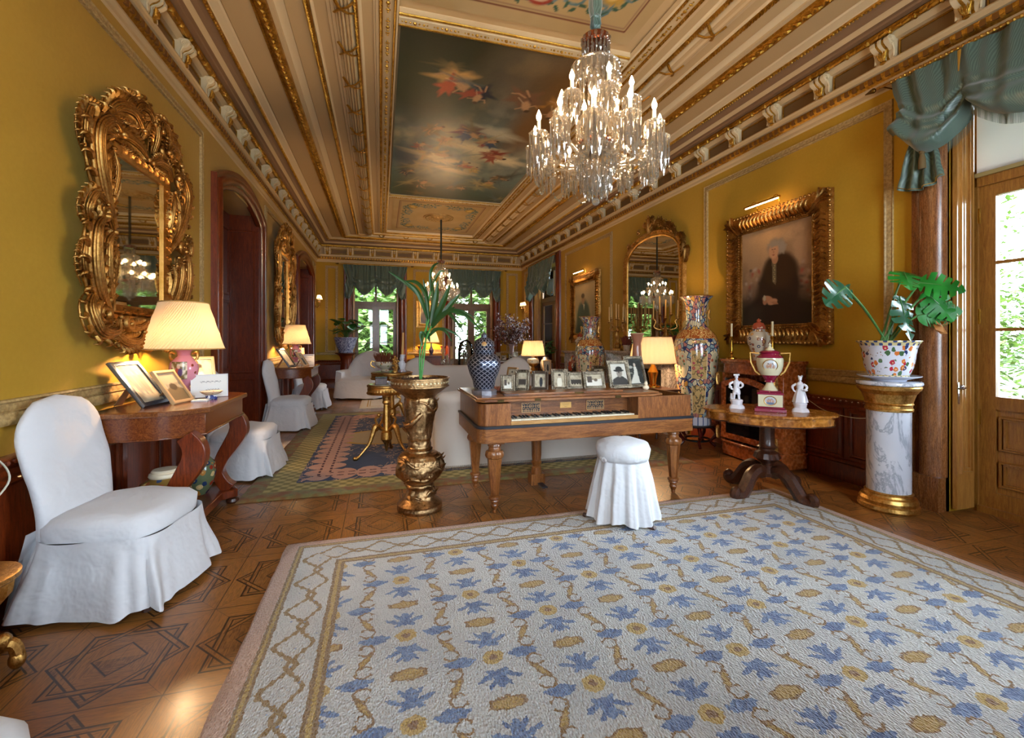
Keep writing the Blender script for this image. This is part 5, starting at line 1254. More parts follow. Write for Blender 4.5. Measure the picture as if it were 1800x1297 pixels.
# ---- gilt tripod tables
def tripod(label, loc, rz, h=.84, r=.21, topm=None):
    t = thing('gilt_tripod_table', label, 'table', loc, rz)
    m = MB(); m.lathe([(.0,h), (r*.93,h), (r*.95,h-.005)], 40); tp = part('tabletop', m, topm or simple('green_marble_top', 'b8bca8', .12), t)
    m = MB(); m.lathe([(r*.95,h-.004), (r*1.04,h-.012), (r*1.04,h-.03), (r*.98,h-.04), (r*1.0,h-.05), (r*.99,h-.085), (r*1.07,h-.1), (r*1.03,h-.115), (.05,h-.12), (.04,h-.2)], 72, rf=lambda a,z,q: q*(1+(.02*cos(36*a) if h-.086 < z < h-.045 else 0))); part('apron', m, GILT2, t)
    m = MB(); m.lathe([(.04,h-.12), (.05,h-.15), (.03,h-.17), (.045,h-.2), (.048,h-.22), (.032,h-.24), (.036,.35), (.04,.3), (.06,.28), (.065,.2), (.03,.15), (.015,.08), (.0,.05)], 32, rf=lambda a,z,q: q*(1+(.08*cos(8*a) if .3 < z < h-.24 else 0))); part('column', m, GILT, t)
    for k in range(3):
        m = MB(); a = k*2*PI/3; c, s = cos(a), sin(a)
        pts = bez([(.03,0,.30), (.12,0,.36), (.16,0,.28), (.2,0,.17), (.27,0,.09), (.33,0,.03), (.36,0,.02)], 4); m.tube([(p.x*c, p.x*s, p.z) for p in pts], [.02,.022,.026,.03,.034,.036,.034,.03,.028,.026,.024,.022,.02,.018,.016,.015,.014,.014,.014,.016,.02,.022,.024,.024,.02], 8)
        m.sph((.36*c,.36*s,.022), .024, 8, 6); m.tube(bez([(.1*c,.1*s,.36), (.13*c,.13*s,.44), (.09*c,.09*s,.47)], 4), [.014]*8+[.02], 6); m.sph((.09*c,.09*s,.485), .024, 8, 6)
        part('leg', m, GILT2, t)
    return t
tripod('gilded carved tripod table just behind the bronze jardiniere', (.06, 5.42, .016), rad(200))
t = thing('trinket_box', 'dark box with brass edges on the gilded tripod table', 'box', (.00, 5.36, .857)); m = MB(); m.box((0,0,.035), (.13,.1,.07)); part('box_body', m, DARKW, t, smooth=False, bev=.004); m = MB(); m.box((0,0,.078), (.135,.105,.014)); part('lid', m, simple('black_lid', '1c1a1a', .25), t, smooth=False, bev=.003)
t = thing('porcelain_figure', 'small white porcelain ornament lying on the gilded tripod table', 'figurine', (.12, 5.34, .857)); m = MB(); m.sph((0,0,.02), .03, 10, 6, (1.4,.8,.7)); m.sph((.03,0,.04), .018, 8, 6); part('body', m, WHITEP, t)
m = MB(); m.lathe([(.0,0), (.035,0), (.04,.01), (.0,.012)], 16); part('base', m, WHITEP, t)
t = tripod('second gilt table behind the first, holding a heather planter and tall candle', (.16, 7.2, .016), rad(230), .86, .3, simple('brown_top', '5a3a1c', .3))
t = thing('heather_planter', 'ormolu-handled porcelain planter filled with reddish heather on the second gilt table', 'plant', (.06, 7.25, .877))
m = MB(); m.lathe([(.05,0), (.06,.015), (.04,.03), (.09,.06), (.125,.1), (.13,.15), (.135,.155), (.12,.155), (.0,.14)], 28, sx=1.2); part('planter', m, porcelain('planter_floral', 'd8ccb0', ['b86a58', '5a7a48', 'c89848'], 16, .3), t)
m = MB(); [m.tube(bez([(s*.15,0,.15), (s*.2,0,.16), (s*.21,0,.1), (s*.15,0,.06)], 5), .009, 6) for s in (-1,1)]; part('handle', m, GILT, t)
m = MB(); R_ = random.Random(3)
for i in range(130): a = R_.random()*6.28; q = .13*R_.random()**.5; dx, dy = q*cos(a), q*sin(a); m.tube([(dx,dy,.13), (dx*1.4,dy*1.4,.2+.03*R_.random()), (dx*1.6,dy*1.6,.24+.07*R_.random())], [.008,.006,.002], 4)
part('sprigs', m, simple('heather', '7a3c22', .8), t)
t = thing('candlestick', 'tall white and blue porcelain candlestick with a thick ochre candle', 'candlestick', (.31, 7.1, .877))
m = MB(); m.lathe([(.0,0), (.06,0), (.065,.02), (.04,.04), (.05,.08), (.055,.13), (.03,.17), (.04,.2), (.035,.24), (.045,.255), (.04,.265), (.0,.265)], 24, rf=lambda a,z,r: r*(1+.12*sin(3*a+z*30))); part('candlestick_body', m, porcelain('delft_rococo', 'd8dce8', ['8a9ac8', 'e8e8f0', 'c88a7a'], 20, .35), t)
WAX = simple('ochre_wax', 'd8a860', .5, sss=.1); m = MB(); m.tube([(0,0,.26), (.01,0,.43), (.014,0,.60)], [.02,.019,.017], 12); part('candle', m, WAX, t)
t = thing('ormolu_figure', 'gilt leafy figure standing between planter and candlestick', 'figurine', (.20, 7.05, .877)); m = MB(); m.tube(bez([(0,0,0), (.02,0,.08), (-.015,0,.15), (.01,0,.24)], 5), [.035-.0015*i for i in range(16)], 8); [m.sph((.03*sin(i*2.2), .02*cos(i), .03+i*.02), .018, 7, 5) for i in range(11)]; part('body', m, GILT, t)
m = MB(); m.lathe([(.0,0), (.05,0), (.05,.012), (.0,.014)], 14); part('base', m, GILT, t)

# ================================================================ lamps in the middle
def cup_base(t):
    m = MB(); m.lathe([(.0,0), (.08,0), (.08,.02), (.05,.035), (.03,.06), (.05,.09), (.03,.12), (.035,.14), (.07,.16), (.11,.2), (.115,.24), (.1,.25)], 28); part('gilt_stem', m, GILT, t)
    m = MB(); m.lathe([(.1,.19), (.12,.23), (.115,.28), (.1,.3), (.03,.31), (.03,.35)], 28); part('porcelain_cup', m, porcelain('lamp_cup', 'e8d8b0', ['c89848', 'a86a4a', '6a8a9a'], 22, .35), t)
table_lamp('gold-cupped lamp with straight cream shade, lit, behind the row of piano frames', (2.93, 8.55, .69), cup_base, .36, .30, .235, .185, 0, 0, None, 40)
def plain_base(t): m = MB(); m.lathe([(.0,0), (.09,0), (.09,.02), (.04,.04), (.05,.12), (.07,.2), (.03,.28), (.02,.32)], 24); part('lamp_base', m, BRASS, t)
table_lamp('large cream-shaded lamp glowing right behind the brown bottle vase', (3.46, 5.20, .74), plain_base, .32, .34, .31, .235, 0, 0, None, 30)
def side_table(label, loc, sx, sy, h, mat=DARKW):
    t = thing('side_table', label, 'table', loc)
    m = MB(); m.box((0,0,h-.012), (sx,sy,.024)); part('tabletop', m, mat, t, smooth=False, bev=.005)
    m = MB(); m.box((0,0,h-.07), (sx*.9,sy*.9,.09)); part('apron', m, mat, t, smooth=False)
    for a in (-1,1):
        for b in (-1,1): m = MB(); m.tube([(a*sx*.43,b*sy*.43,h-.03), (a*sx*.43,b*sy*.43,.04), (a*sx*.43,b*sy*.43,0)], [.022,.014,.018], 8); part('leg', m, mat, t)
    return t
side_table('dark side table carrying the large lamp, between sofa and marble fireplace', (3.34, 5.12, .016), .62, .5, .72)
side_table('dark table carrying the gold-cupped lamp, beyond the second sofa', (3.12, 8.6, .016), .74, .6, .67)
t = thing('bottle_vase', 'waisted dusty-pink brown vase standing against the large cream lampshade', 'vase', (3.11, 5.02, .737)); m = MB(); m.lathe([(.0,0), (.07,0), (.075,.03), (.1,.12), (.11,.2), (.08,.28), (.055,.34), (.06,.42), (.052,.52), (.05,.6), (.075,.69), (.088,.72), (.082,.725), (.04,.7)], 32); part('vase_body', m, simple('pink_brown_glaze', 'a87058', .15, coat=.6), t)
m = MB(); m.tube([(.084*cos(a*PI/12), .084*sin(a*PI/12), .723) for a in range(25)], .005, 5, caps=False); part('lip_ring', m, simple('pale_lip', 'd8b8a0', .2), t)
t.scale = (1,1,.98)
photo_frame('gold-bordered standing portrait frame beside the gold-cupped lamp', (3.16, 8.35, .69), .17, .28, rad(14), rad(-12), 'standing', GFR, .025, False)
t = thing('pewter_urn', 'grey lidded pot with pale knob beside the gold-cupped lamp', 'urn', (3.25, 8.68, .69)); m = MB(); m.lathe([(.0,0), (.06,0), (.05,.03), (.1,.1), (.115,.2), (.09,.27), (.06,.28)], 24); part('urn_body', m, simple('grey_pewter', '8a8680', .35, .6), t); m = MB(); m.lathe([(.07,.28), (.06,.32), (.02,.33), (.025,.36), (.0,.37)], 20); part('urn_lid', m, simple('grey_pewter', '8a8680'), t)

# ================================================================ far part of the room
t = thing('plant_stand', 'dark carved stand under the blue and white planter in the far left corner', 'plant stand', (-.92, 12.95, 0))
m = MB(); m.lathe([(.0,1.02), (.27,1.02), (.28,1.0), (.2,.97), (.16,.93), (.12,.8), (.14,.5), (.18,.2), (.16,.1), (.25,.05), (.25,0)], 28); part('pedestal', m, WD, t)
m = MB(); m.tube([(.27*cos(a*PI/16), .27*sin(a*PI/16), 1.01) for a in range(33)], .012, 5, caps=False); part('top_rim', m, DARKW, t)
def planter(label, loc, mat, r, h, cat='planter'):
    t = thing('planter', label, cat, loc); m = MB(); m.lathe([(.0,0), (r*.62,0), (r*.66,h*.08), (r*.62,h*.12), (r*.9,h*.6), (r*.98,h*.85), (r*1.02,h*.95), (r*1.03,h), (r*.95,h), (r*.93,h*.85), (.0,h*.85)], 40); part('pot', m, mat, t)
    m = MB(); m.lathe([(.0,h*.87), (r*.93,h*.87)], 24, caps=False); part('soil', m, MAT.get('soil') or simple('soil2', '3c281a', .9), t); return t
g = G('blue_white_glaze'); n = g.noise(26, 3, .6, dist=1.5); g.set(base=g.mix((n-.5).abs() < .045, '2c3460', 'c8cce0'), rough=.15, coat=.5); BLUEW = g.mat
planter('blue and white patterned planter holding round leaves, far left corner', (-.92, 12.95, 1.02), BLUEW, .30, .42)
def leafy(label, loc, n, spread, h, size, mat, seed, shape='round', base=0, stemm=None):
    t = thing('potted_plant', label, 'plant', loc); R = random.Random(seed); ms = MB(); ml = MB()
    for i in range(n):
        a = R.random()*6.28; q = spread*(.3+.7*R.random()); z = h*(.35+.65*R.random()); e = Vector((q*cos(a), q*sin(a), z))
        ms.tube(bez([(0,0,base), (e.x*.4,e.y*.4,z*.6), tuple(e)], 4), .004+size*.03, 4)
        d2 = Vector((cos(a), sin(a), R.uniform(-.5,.4))).normalized(); s2 = d2.cross(Vector((0,0,1))).normalized(); s = size*(.6+.6*R.random()); up = s2.cross(d2)*.12
        k = 9; pts = []
        for j in range(k):
            tt = 2*PI*j/k; wd = .85 if shape == 'round' else .38
            pts.append(tuple(e+d2*s*(cos(tt)*.9+.6)+s2*s*wd*sin(tt)+up*s*abs(sin(tt))*2))
        ml.add(pts+[tuple(e+d2*s*.6)], [(j, (j+1) % k, k) for j in range(k)])
    part('stems', ms, stemm or simple('plant_stem', '4a6a2c', .6), t); part('leaves', ml, mat, t, ang=80); return t
g = G('glossy_leaf'); g.set(base=g.mix(g.noise(9, 2).st(.35, .65), '1c5a1e', '3c8a34'), rough=.3, spec=.6); GL = g.mat
leafy('round-leaved green plant in the blue and white planter', (-.92, 12.95, 1.39), 26, .42, .52, .13, GL, 5)
t = thing('glazed_cabinet', 'low dark wooden cabinet between the two far windows, under the landscape picture', 'cabinet', (1.40, 13.42, 0))
m = MB(); m.box((0,0,.90), (.92,.42,.03)); part('top', m, WD, t, smooth=False, bev=.005)
m = MB(); m.box((0,.02,.44), (.86,.36,.88)); part('body', m, WD, t, smooth=False)
for s in (-1,1): m = MB(); band(m, rect(s*.21-.18, s*.21+.18, .12, .82), [(0,.001),(0,.02),(-.03,.02),(-.04,.001)], lambda a,z,d: (a,-.16-d,z)); part('door', m, WDH, t)
def fig_base(t): m = MB(); m.lathe([(.0,0), (.06,0), (.06,.02), (.03,.04), (.06,.1), (.07,.16), (.04,.22), (.02,.28), (.02,.36)], 20); part('lamp_base', m, simple('blue_dark_porcelain', '3a3c50', .2), t)
table_lamp('cone-shaded lamp, lit, on the low cabinet between the far windows', (1.42, 13.40, .915), fig_base, .38, .32, .24, .13, 0, 0, None, 24)
RED = simple('ruby_glass', '8a1830', .1, coat=.5)
for i, x in enumerate((1.10, 1.76)):
    t = thing('ruby_lustre', ('left', 'right')[i]+' one of two ruby glass lustres flanking the cone-shaded lamp', 'vase', (x, 13.34, .915))
    m = MB(); m.lathe([(.0,0), (.06,0), (.05,.015), (.015,.03), (.02,.12), (.015,.17), (.05,.2), (.06,.24), (.075,.27), (.05,.26), (.0,.22)], 18, rf=lambda a,z,r: r*(1+(.15*cos(6*a) if z > .2 else 0))); part('bowl', m, RED, t)
    m = MB(); [m.tube([(.06*cos(a), .06*sin(a), .2), (.06*cos(a), .06*sin(a), .08)], [.004,.007], 4) for a in [k*PI/4 for k in range(8)]]; part('pendant_drops', m, CRYS, t)
# girandole with three tall candles
t = thing('crystal_girandole', 'crystal candelabrum with ochre candles in front of the far cabinet', 'candelabrum', (1.28, 9.06, .70))
m = MB(); m.lathe([(.0,0), (.07,0), (.06,.02), (.02,.04), (.03,.1), (.015,.16), (.03,.2), (.015,.26), (.03,.32), (.01,.38), (.0,.4)], 20); part('stem', m, CRYS, t)
for k in range(4):
    a = k*PI/2+.5; m = MB(); m.tube(bez([(0,0,.2), (.06*cos(a),.06*sin(a),.16), (.11*cos(a),.11*sin(a),.2), (.12*cos(a),.12*sin(a),.26)], 4), .007, 6); m.lathe([(.01,.25), (.035,.27), (.015,.29)], 12, (.12*cos(a), .12*sin(a), 0)); ar = part('arm', m, CRYS, t)
    m = MB(); [m.tube([(.12*cos(a)+.03*cos(b), .12*sin(a)+.03*sin(b), .265), (.12*cos(a)+.03*cos(b), .12*sin(a)+.03*sin(b), .18)], [.003,.006], 4) for b in [q*PI/3 for q in range(6)]]; part('pendant_drops', m, CRYS, ar)
    m = MB(); m.tube([(.12*cos(a), .12*sin(a), .28), (.12*cos(a), .12*sin(a), .54)], [.012,.009], 8); part('candle', m, WAX, ar)
side_table('dark table bearing the crystal candelabrum and glass dome, behind the second sofa', (1.46, 9.25, .0), 1.05, .7, .70)
t = thing('glass_dome', 'glass dome over dried flowers behind the lattice jar', 'ornament', (1.66, 9.1, .70))
m = MB(); m.lathe([(.0,0), (.17,0), (.17,.03), (.16,.035), (.0,.035)], 28); part('dome_base', m, DARKW, t)
m = MB(); m.lathe([(.155,.035), (.155,.45), (.14,.56), (.1,.63), (.05,.665), (.002,.67)], 28, caps=False); part('dome_cover', m, PANE, t)
m = MB(); R_ = random.Random(8)
for i in range(70): a = R_.random()*6.28; z = .3+.28*R_.random(); q = .11*R_.random()**.5; m.sph((q*cos(a), q*sin(a), z), .016+.01*R_.random(), 6, 4)
for i in range(14): a = i; m.tube([(0,0,.04), (.06*cos(a),.06*sin(a),.4)], .003, 4)
m.lathe([(.0,.035), (.06,.035), (.04,.1), (.05,.2), (.03,.26)], 16); part('dried_flowers', m, simple('dried_petal', '7a6a54', .8), t, ang=60)
# console with photographs and dried branches, far right
t = thing('console_table', 'pale-topped console crowded with silver frames near the right far window', 'table', (3.02, 11.0, 0))
m = MB(); m.box((0,0,.83), (1.25,.5,.03)); part('tabletop', m, simple('pale_top', 'd8dae0', .2), t, smooth=False, bev=.004)
m = MB(); m.box((0,0,.76), (1.15,.42,.1)); part('apron', m, WD, t, smooth=False)
for a in (-1,1):
    for b in (-1,1): m = MB(); m.tube([(a*.55,b*.18,.72), (a*.55,b*.18,0)], [.025,.018], 8); part('leg', m, WD, t)
for i in range(7):
    photo_frame(['square silver frame at the left end of the pale console', 'round-topped silver frame, second along the pale console', 'low silver frame, third along the pale console', 'tall silver frame in the middle of the pale console', 'arched silver frame right of the middle on the pale console', 'dull silver frame, sixth along the pale console', 'white-edged frame at the right end of the pale console'][i], (2.50+i*.16, 10.86+.08*(i % 2), .846), .13, .14+.04*(i % 3), rad(14), rad(-8+i*4), ['man','lady','group','scene'][i % 4], SILVER if i < 6 else WHITEP, .02, False, 'small frames on the pale console', seed=i)
t = thing('dried_branches', 'tall slim vase with a big cloud of dark dried leaves on the pale console', 'plant', (3.22, 11.1, .846))
m = MB(); m.lathe([(.0,0), (.05,0), (.04,.05), (.05,.2), (.06,.34), (.09,.42), (.085,.42), (.03,.3)], 18); part('vase', m, simple('pink_grey_vase', 'a08480', .3), t)
ms, ml = MB(), MB(); R_ = random.Random(11)
for i in range(46):
    a = R_.random()*6.28; q = .5*R_.random()**.7; z = .55+.75*R_.random()*(1-q*.5); ms.tube(bez([(0,0,.35), (q*.3*cos(a), q*.3*sin(a), z*.7), (q*cos(a), q*sin(a), z)], 4), .004, 4)
    for k in range(26):
        f2 = .45+.6*R_.random(); c = Vector((q*f2*cos(a)+R_.gauss(0,.04), q*f2*sin(a)+R_.gauss(0,.04), .35+(z-.35)*f2+R_.gauss(0,.05))); s = .022+.02*R_.random(); d2 = Vector((R_.gauss(0,1), R_.gauss(0,1), R_.gauss(0,1))).normalized(); e = d2.orthogonal().normalized()
        ml.add([tuple(c-d2*s), tuple(c+e*s*.7), tuple(c+d2*s), tuple(c-e*s*.7)], [(0,1,2,3)])
part('branches', ms, simple('twig', '4a2c1c', .8), t); part('leaves', ml, simple('copper_leaf', '5c3024', .6), t, smooth=False)
leafy('small white-flowering green plant at the left end of the pale console', (2.50, 11.08, .846), 30, .16, .36, .055, GL, 9, 'thin')
t = leafy('leafy green plant on a dark stand before the right far side window', (3.84, 10.45, .80), 44, .24, .5, .1, GL, 12, 'thin', base=.1)
m = MB(); m.lathe([(.0,0), (.1,0), (.14,.18), (.15,.2), (.0,.18)], 20); part('pot', m, simple('dark_red_pot', '4a1c14', .4), t)
side_table('dark plant table before the right far side window', (3.84, 10.45, 0), .4, .4, .80)
t = thing('side_chair', 'white-backed oval chair partly hidden behind the gold-cupped lamp', 'chair', (3.16, 9.75, 0), rad(160))
m = MB(); m.loft([sering(0, 0, .43, .24,.24,32,4), sering(0,0,.48,.25,.25,32,4), sering(0,0,.5,.2,.2,32,3)]); part('seat', m, WHITE, t, ang=70)
m = MB(); m.M = Matrix.Translation((0,.22,.80)) @ Matrix.Rotation(PI/2-.15, 4, 'X'); m.lathe([(.0,-.02), (.19,-.02), (.21,0), (.19,.03), (.0,.035)], 28, sy=1.35); m.M = None; part('backrest', m, simple('pale_blue_cover', 'c8d0e0', .8), t, ang=70)
for a in (-1,1):
    for b in (-1,1): m = MB(); m.tube([(a*.2,b*.2,.43), (a*.21,b*.21,0)], [.022,.014], 8); part('leg', m, DARKW, t)
# marble pier cabinet with jar
def mantelish(name, label, cat, loc, w_, d_, h_, fire=True):
    t = thing(name, label, cat, loc)
    MB_ = G('grey_marble') if 'grey_marble' not in MAT else None
    if MB_:
        gg = MB_; n = gg.noise(5, 6, .7, dist=2); gg.set(base=gg.mix(((n-.5).abs()) < .03, 'b0a8a0', '7c7470'), rough=.2, coat=.3); MAT['grey_marble'] = gg.mat
    mt = MAT['grey_marble']
    m = MB(); m.bx(-d_,0,-w_/2-.05,w_/2+.05,h_-.035,h_); m.bx(-d_+.03,0,-w_/2-.03,w_/2+.03,h_-.06,h_-.035); part('shelf', m, mt, t, smooth=False, bev=.005)
    for s in (-1,1):
        m = MB(); m.bx(-d_+.06,0,s*w_/2-.0 if s < 0 else w_/2-.2, s*w_/2+.2 if s < 0 else w_/2,0,h_-.06); T = lambda a,z,d: (-d_+.06-d, a, z)
        c = s*(w_/2-.1); band(m, rect(c-.07,c+.07,.15,h_-.15), [(0,0),(0,.015),(-.012,.015),(-.015,0)], T); m.bx(-d_+.04,0,c-.11,c+.11,0,.12); part('jamb', m, mt, t, smooth=False)
    m = MB(); m.bx(-d_+.06,0,-w_/2+.2,w_/2-.2,h_-.26,h_-.06); part('frieze', m, mt, t, smooth=False)
    m = MB(); m.bx(-.05,0,-w_/2+.2,w_/2-.2,0,h_-.26); part('fire_back', m, simple('soot', '15110f', .9), t, smooth=False)
    return t
mantelish('fireplace', 'grey veined marble chimneypiece on the right wall below the arched mirror', 'fireplace', (XR-.056+.0, 6.5, 0), 1.9, .36, 1.18)
mantelish('marble_pier_table', 'small grey marble pier cabinet beyond the smaller floral vase', 'cabinet', (XR-.056, 8.95, 0), .95, .34, 1.13)
t = thing('display_plate', 'red and gold painted plate propped inside the marble pier cabinet', 'plate', (3.98, 8.95, .86)); m = MB(); m.M = Matrix.Rotation(-PI/2+.2, 4, 'Y'); m.lathe([(.0,0), (.1,.005), (.17,.03), (.17,.034), (.1,.012), (.0,.008)], 32); m.M = None
part('plate_body', m, porcelain('plate_red', 'a83420', ['e8a848', 'e8e0d0', '2a3a6a'], 12, .5), t); m = MB(); m.box((0,0,-.18), (.06,.1,.04)); part('plate_stand', m, DARKW, t); t['label'] = 'round red and gold painted plate propped inside the marble pier cabinet'
# floral floor vases
FLV = None
g = G('famille_rose_vase'); th = g.math('ARCTAN2', g.y, g.x); vx = g.vec(th*.30, g.z, 0.0)
wob = g.noise(8, 2, col=True); d1 = g.vor(17, v=vx); e1 = g.vor(17, v=vx, feat='DISTANCE_TO_EDGE'); cc = g.vor(17, v=vx, out='Color'); sp = g.N.new('ShaderNodeSeparateColor'); g.L.new(cc.k, sp.inputs[0]); q1, q2 = E(g, sp.outputs[0]), E(g, sp.outputs[1])
fc_ = g.mix(q1 > .5, g.mix(q2 > .5, 'b87868', 'c89848'), g.mix(q2 > .5, '8aa0a0', 'd8c8a0')); pet = (g.noise(60, 2)-.5)*.4
ground = g.mix(e1+pet*.1 < .07, fc_, '283458'); ground = g.mix(d1 < .16, ground, g.mix(q2, 'c86a50', 'e8d8a0'))
pa = ((th/(PI/2)+.15).fract()-.5).abs(); pz = ((g.z-.10)/.42).fract()
pan = (pa < .22)*((pz-.5).abs() < .4)*(g.z < 1.02)*(g.z > .12)
pn = g.vor(16, v=vx); pn2 = g.noise(11, 2, v=vx); pcol = g.mix((pn2-.5).abs() < .03, 'c8a468', '6a5a38'); pcol = g.mix((pn < .33)*(g.noise(5, 1) > .47), pcol, g.mix(g.vor(16, v=vx, out='Color').__class__(g, g.vor(16, v=vx).k) < .14, 'b04a58', 'e0b040'))
pb = ((pa-.22).abs() < .012)*((pz-.5).abs() < .4)*(g.z < 1.02)*(g.z > .12)
ov2 = ((pa-.5)/.17)*((pa-.5)/.17)+((pz-.5)/.36)*((pz-.5)/.36); ovm = (ov2 < 1)*(g.z < 1.0)*(g.z > .12)
base = g.mix(pan, ground, pcol); base = g.mix(ovm, base, g.mix(pn < .3, 'c8bc98', g.mix(q1 > .5, 'b86040', '5a7a5a'))); base = g.mix(pb.max(((ov2-1).abs() < .09)*(g.z < 1.0)*(g.z > .12)), base, 'e8d0a0')
shd = (g.z > 1.04)*(g.z < 1.15); base = g.mix(shd, base, g.mix((g.noise(16, 3, v=vx, dist=2)-.5).abs() < .05, 'a04a1c', 'd8a860'))
ft = g.z < .1; base = g.mix(ft, base, g.mix((th*9).sin().abs() < .3, 'c8c8d0', '4a5a80'))
g.set(base=base, rough=.14, coat=.6, cr=.05); FLV = g.mat
def floor_vase(label, loc, sc, rz=0, stand=.28):
    t = thing('floor_vase', label, 'vase', (loc[0], loc[1], loc[2]+stand), rz); t.scale = (sc, sc, sc)
    m = MB(); m.lathe([(.0,0), (.17,0), (.175,.02), (.172,.1), (.19,.2), (.225,.45), (.25,.7), (.262,.9), (.255,1.0), (.22,1.09), (.165,1.15), (.13,1.19), (.118,1.25), (.12,1.36), (.13,1.45), (.155,1.51), (.19,1.545), (.195,1.55), (.185,1.555), (.13,1.5)], 56); b = part('vase_body', m, FLV, t)
    m = MB(); m.tube([(.19*cos(a*PI/20), .19*sin(a*PI/20), 1.552) for a in range(41)], .006, 5, caps=False); part('gilt_rim', m, GILT, b)
    for s in (-1,1): m = MB(); m.tube(bez([(s*.12,0,1.34), (s*.16,0,1.38), (s*.15,0,1.3), (s*.17,0,1.26)], 5), .014, 7); part('lion_handle', m, GILT2, b)
    w2 = thing('vase_stand', label.replace('vase', 'stand').split(',')[0]+', lacquered wooden stool legs under the vase', 'stand', (loc[0], loc[1], loc[2]), rz)
    m = MB(); m.lathe([(.0,stand-.03), (.2,stand-.03), (.22,stand-.02), (.22,stand-.005), (.0,stand-.002)], 28); part('stand_top', m, BLACK, w2)
    for k in range(5):
        a = k*2*PI/5+.3; m = MB(); m.tube(bez([(.18*cos(a),.18*sin(a),stand-.03), (.24*cos(a),.24*sin(a),stand*.6), (.17*cos(a),.17*sin(a),.08), (.23*cos(a),.23*sin(a),.02)], 5), [.024]*8+[.018]*8, 8); part('leg', m, simple('red_lacquer_wood', '4a100c', .2, coat=.6), w2)
    m = MB(); m.tube([(.16*cos(a*PI/10), .16*sin(a*PI/10), .09) for a in range(21)], .014, 6, caps=False); part('stretcher_ring', m, BLACK, w2)
    return t
v1 = floor_vase('tall floral floor vase with gold panels, large and near, right of the fireplace', (3.90, 4.90, 0), 1.05, rad(-62), .29)
v2 = floor_vase('matching floral floor vase left of the fireplace, smaller in view behind the frames', (3.30, 6.75, 0), .93, rad(-40), .30)
for o in bpy.data.objects:
    if o.name.startswith('vase_stand'): o['label'] = 'low lacquered wooden stand under the '+('large near' if o.location.y < 6 else 'farther')+' floral floor vase'

# ================================================================ paintings
IXC0, IXC1 = IX0+.02, IX1-.02
c = Canvas(190, 370, '8a8878', asp=2.05)          # u across the room, v from near to far
c.cloud('5c6a68', 3, 5, .35, .6, 2).cloud('a89c7c', 4, 6, .5, .68, 5, .9).cloud('44504c', 5, 8, .52, .7, 9, .7)
c.cloud('2a2c1e', 2, 3, .2, .5, 4, 0)
c.ell(.0, .0, .75, .30, '26281a', 0, .9, .95).ell(.15, .22, .3, .13, '2e3420', .4, .8, .9).ell(1.0,.1,.5,.2,'5c4224',0,.8,.8).ell(.85,.28,.16,.22,'6a4a26',.2,.6,.8)
c.ell(.1,.62,.28,.09,'2c3a50',0,.9,.7).ell(.5,.97,1.0,.22,'34382a',0,.9,.9).ell(.95,.75,.3,.16,'5c7070',0,.9,.5)
for cx_, cy2, rx, ry, col in ((.55,.50,.22,.035,'c8b894'), (.35,.60,.25,.03,'bca884'), (.78,.56,.15,.03,'c8bc9c'), (.42,.68,.2,.02,'b8a480'), (.62,.38,.16,.03,'a8a088')): c.ell(cx_, cy2, rx, ry, col, .3, .8, .8, .12)
SK = 'c09068'
def figure(x, y, s, rt, robe, robe2=None):
    s *= 1.3; SKN = 'a8805c'
    def q(a, b): return (x+(a*cos(rt)-b*sin(rt))*s, y+(a*sin(rt)+b*cos(rt))*s/2.05)
    c.ell(*q(.05,.25), .62*s, .34*s/2.05*1.4, robe, rt+.5, .5, .95, .22)
    if robe2: c.ell(*q(.4,-.05), .5*s, .2*s/2.05*1.3, robe2, rt-.7, .5, .95, .25)
    c.ell(*q(-.02,-.2), .17*s, .15*s, SKN, rt, .5, .95, .05); c.ell(*q(-.05,-.52), .1*s, .055*s, SKN, rt, .5); c.ell(*q(-.08,-.58), .12*s, .05*s, '4a3422', rt, .5)
    c.line([q(-.12,-.3), q(-.38,-.18), q(-.5,-.4)], .045*s, SKN, .85); c.line([q(.1,-.3), q(.38,-.42)], .045*s, SKN, .8)
    c.line([q(.05,.35), q(.3,.6), q(.55,.62)], .055*s, SKN, .8); c.line([q(-.1,.4), q(.02,.78)], .055*s, SKN, .8)
    c.line([q(.1,.0), q(.3,.35)], .04*s, 'e0c8a0', .3); c.line([q(-.2,.1), q(.0,.5)], .05*s, '1c1814', .4)
for a in ((.30,.16,.12,2.6,'b08850','a84a2c'), (.42,.20,.09,3.4,'1e2430','8a3c28'), (.68,.20,.11,2.9,'6a4a34',None), (.86,.22,.1,3.3,'9a6a30','6a4826'), (.47,.40,.10,2.4,'5a3448','2a3a5c'), (.60,.44,.075,1.3,'7a3a34','2c3c58'), (.70,.53,.10,2.2,'7c3020','8a4430'), (.24,.40,.08,1.0,'6a5a3c',None), (.33,.46,.07,.6,'8a6a44',None), (.18,.52,.07,.3,'7a3c34','5a4a3c'), (.30,.57,.12,1.6,'a08858','c0ac84'), (.50,.63,.08,.9,'3c4c54','a04434'), (.60,.66,.06,.4,'a88c50',None), (.75,.78,.1,1.2,'3c3c34','a08a50'), (.85,.72,.08,2,'5c4c34',None), (.25,.85,.1,.4,'4a4430','6a5a3a'), (.55,.86,.09,1.8,'5a4c30',None), (.12,.74,.07,.9,'3a3040',None)): figure(*a)
for i in range(26):
    r_ = random.Random(i); c.ell(r_.random(), r_.random(), .05+.05*r_.random(), .012+.01*r_.random(), r_.choice(['6a5a38','8a7c58','3a3c30','a08c60','4c5a5c']), r_.random()*3, .8, .55, .3)
c.im *= np.array([1,1.0,.92])*1.6; c.grain(.06)
m = c.mesh(lambda u_, v_: (IXC0+(IXC1-IXC0)*u_, PY0+(PY1-PY0)*v_, 4.235)); m.f = [f[::-1] for f in m.f]
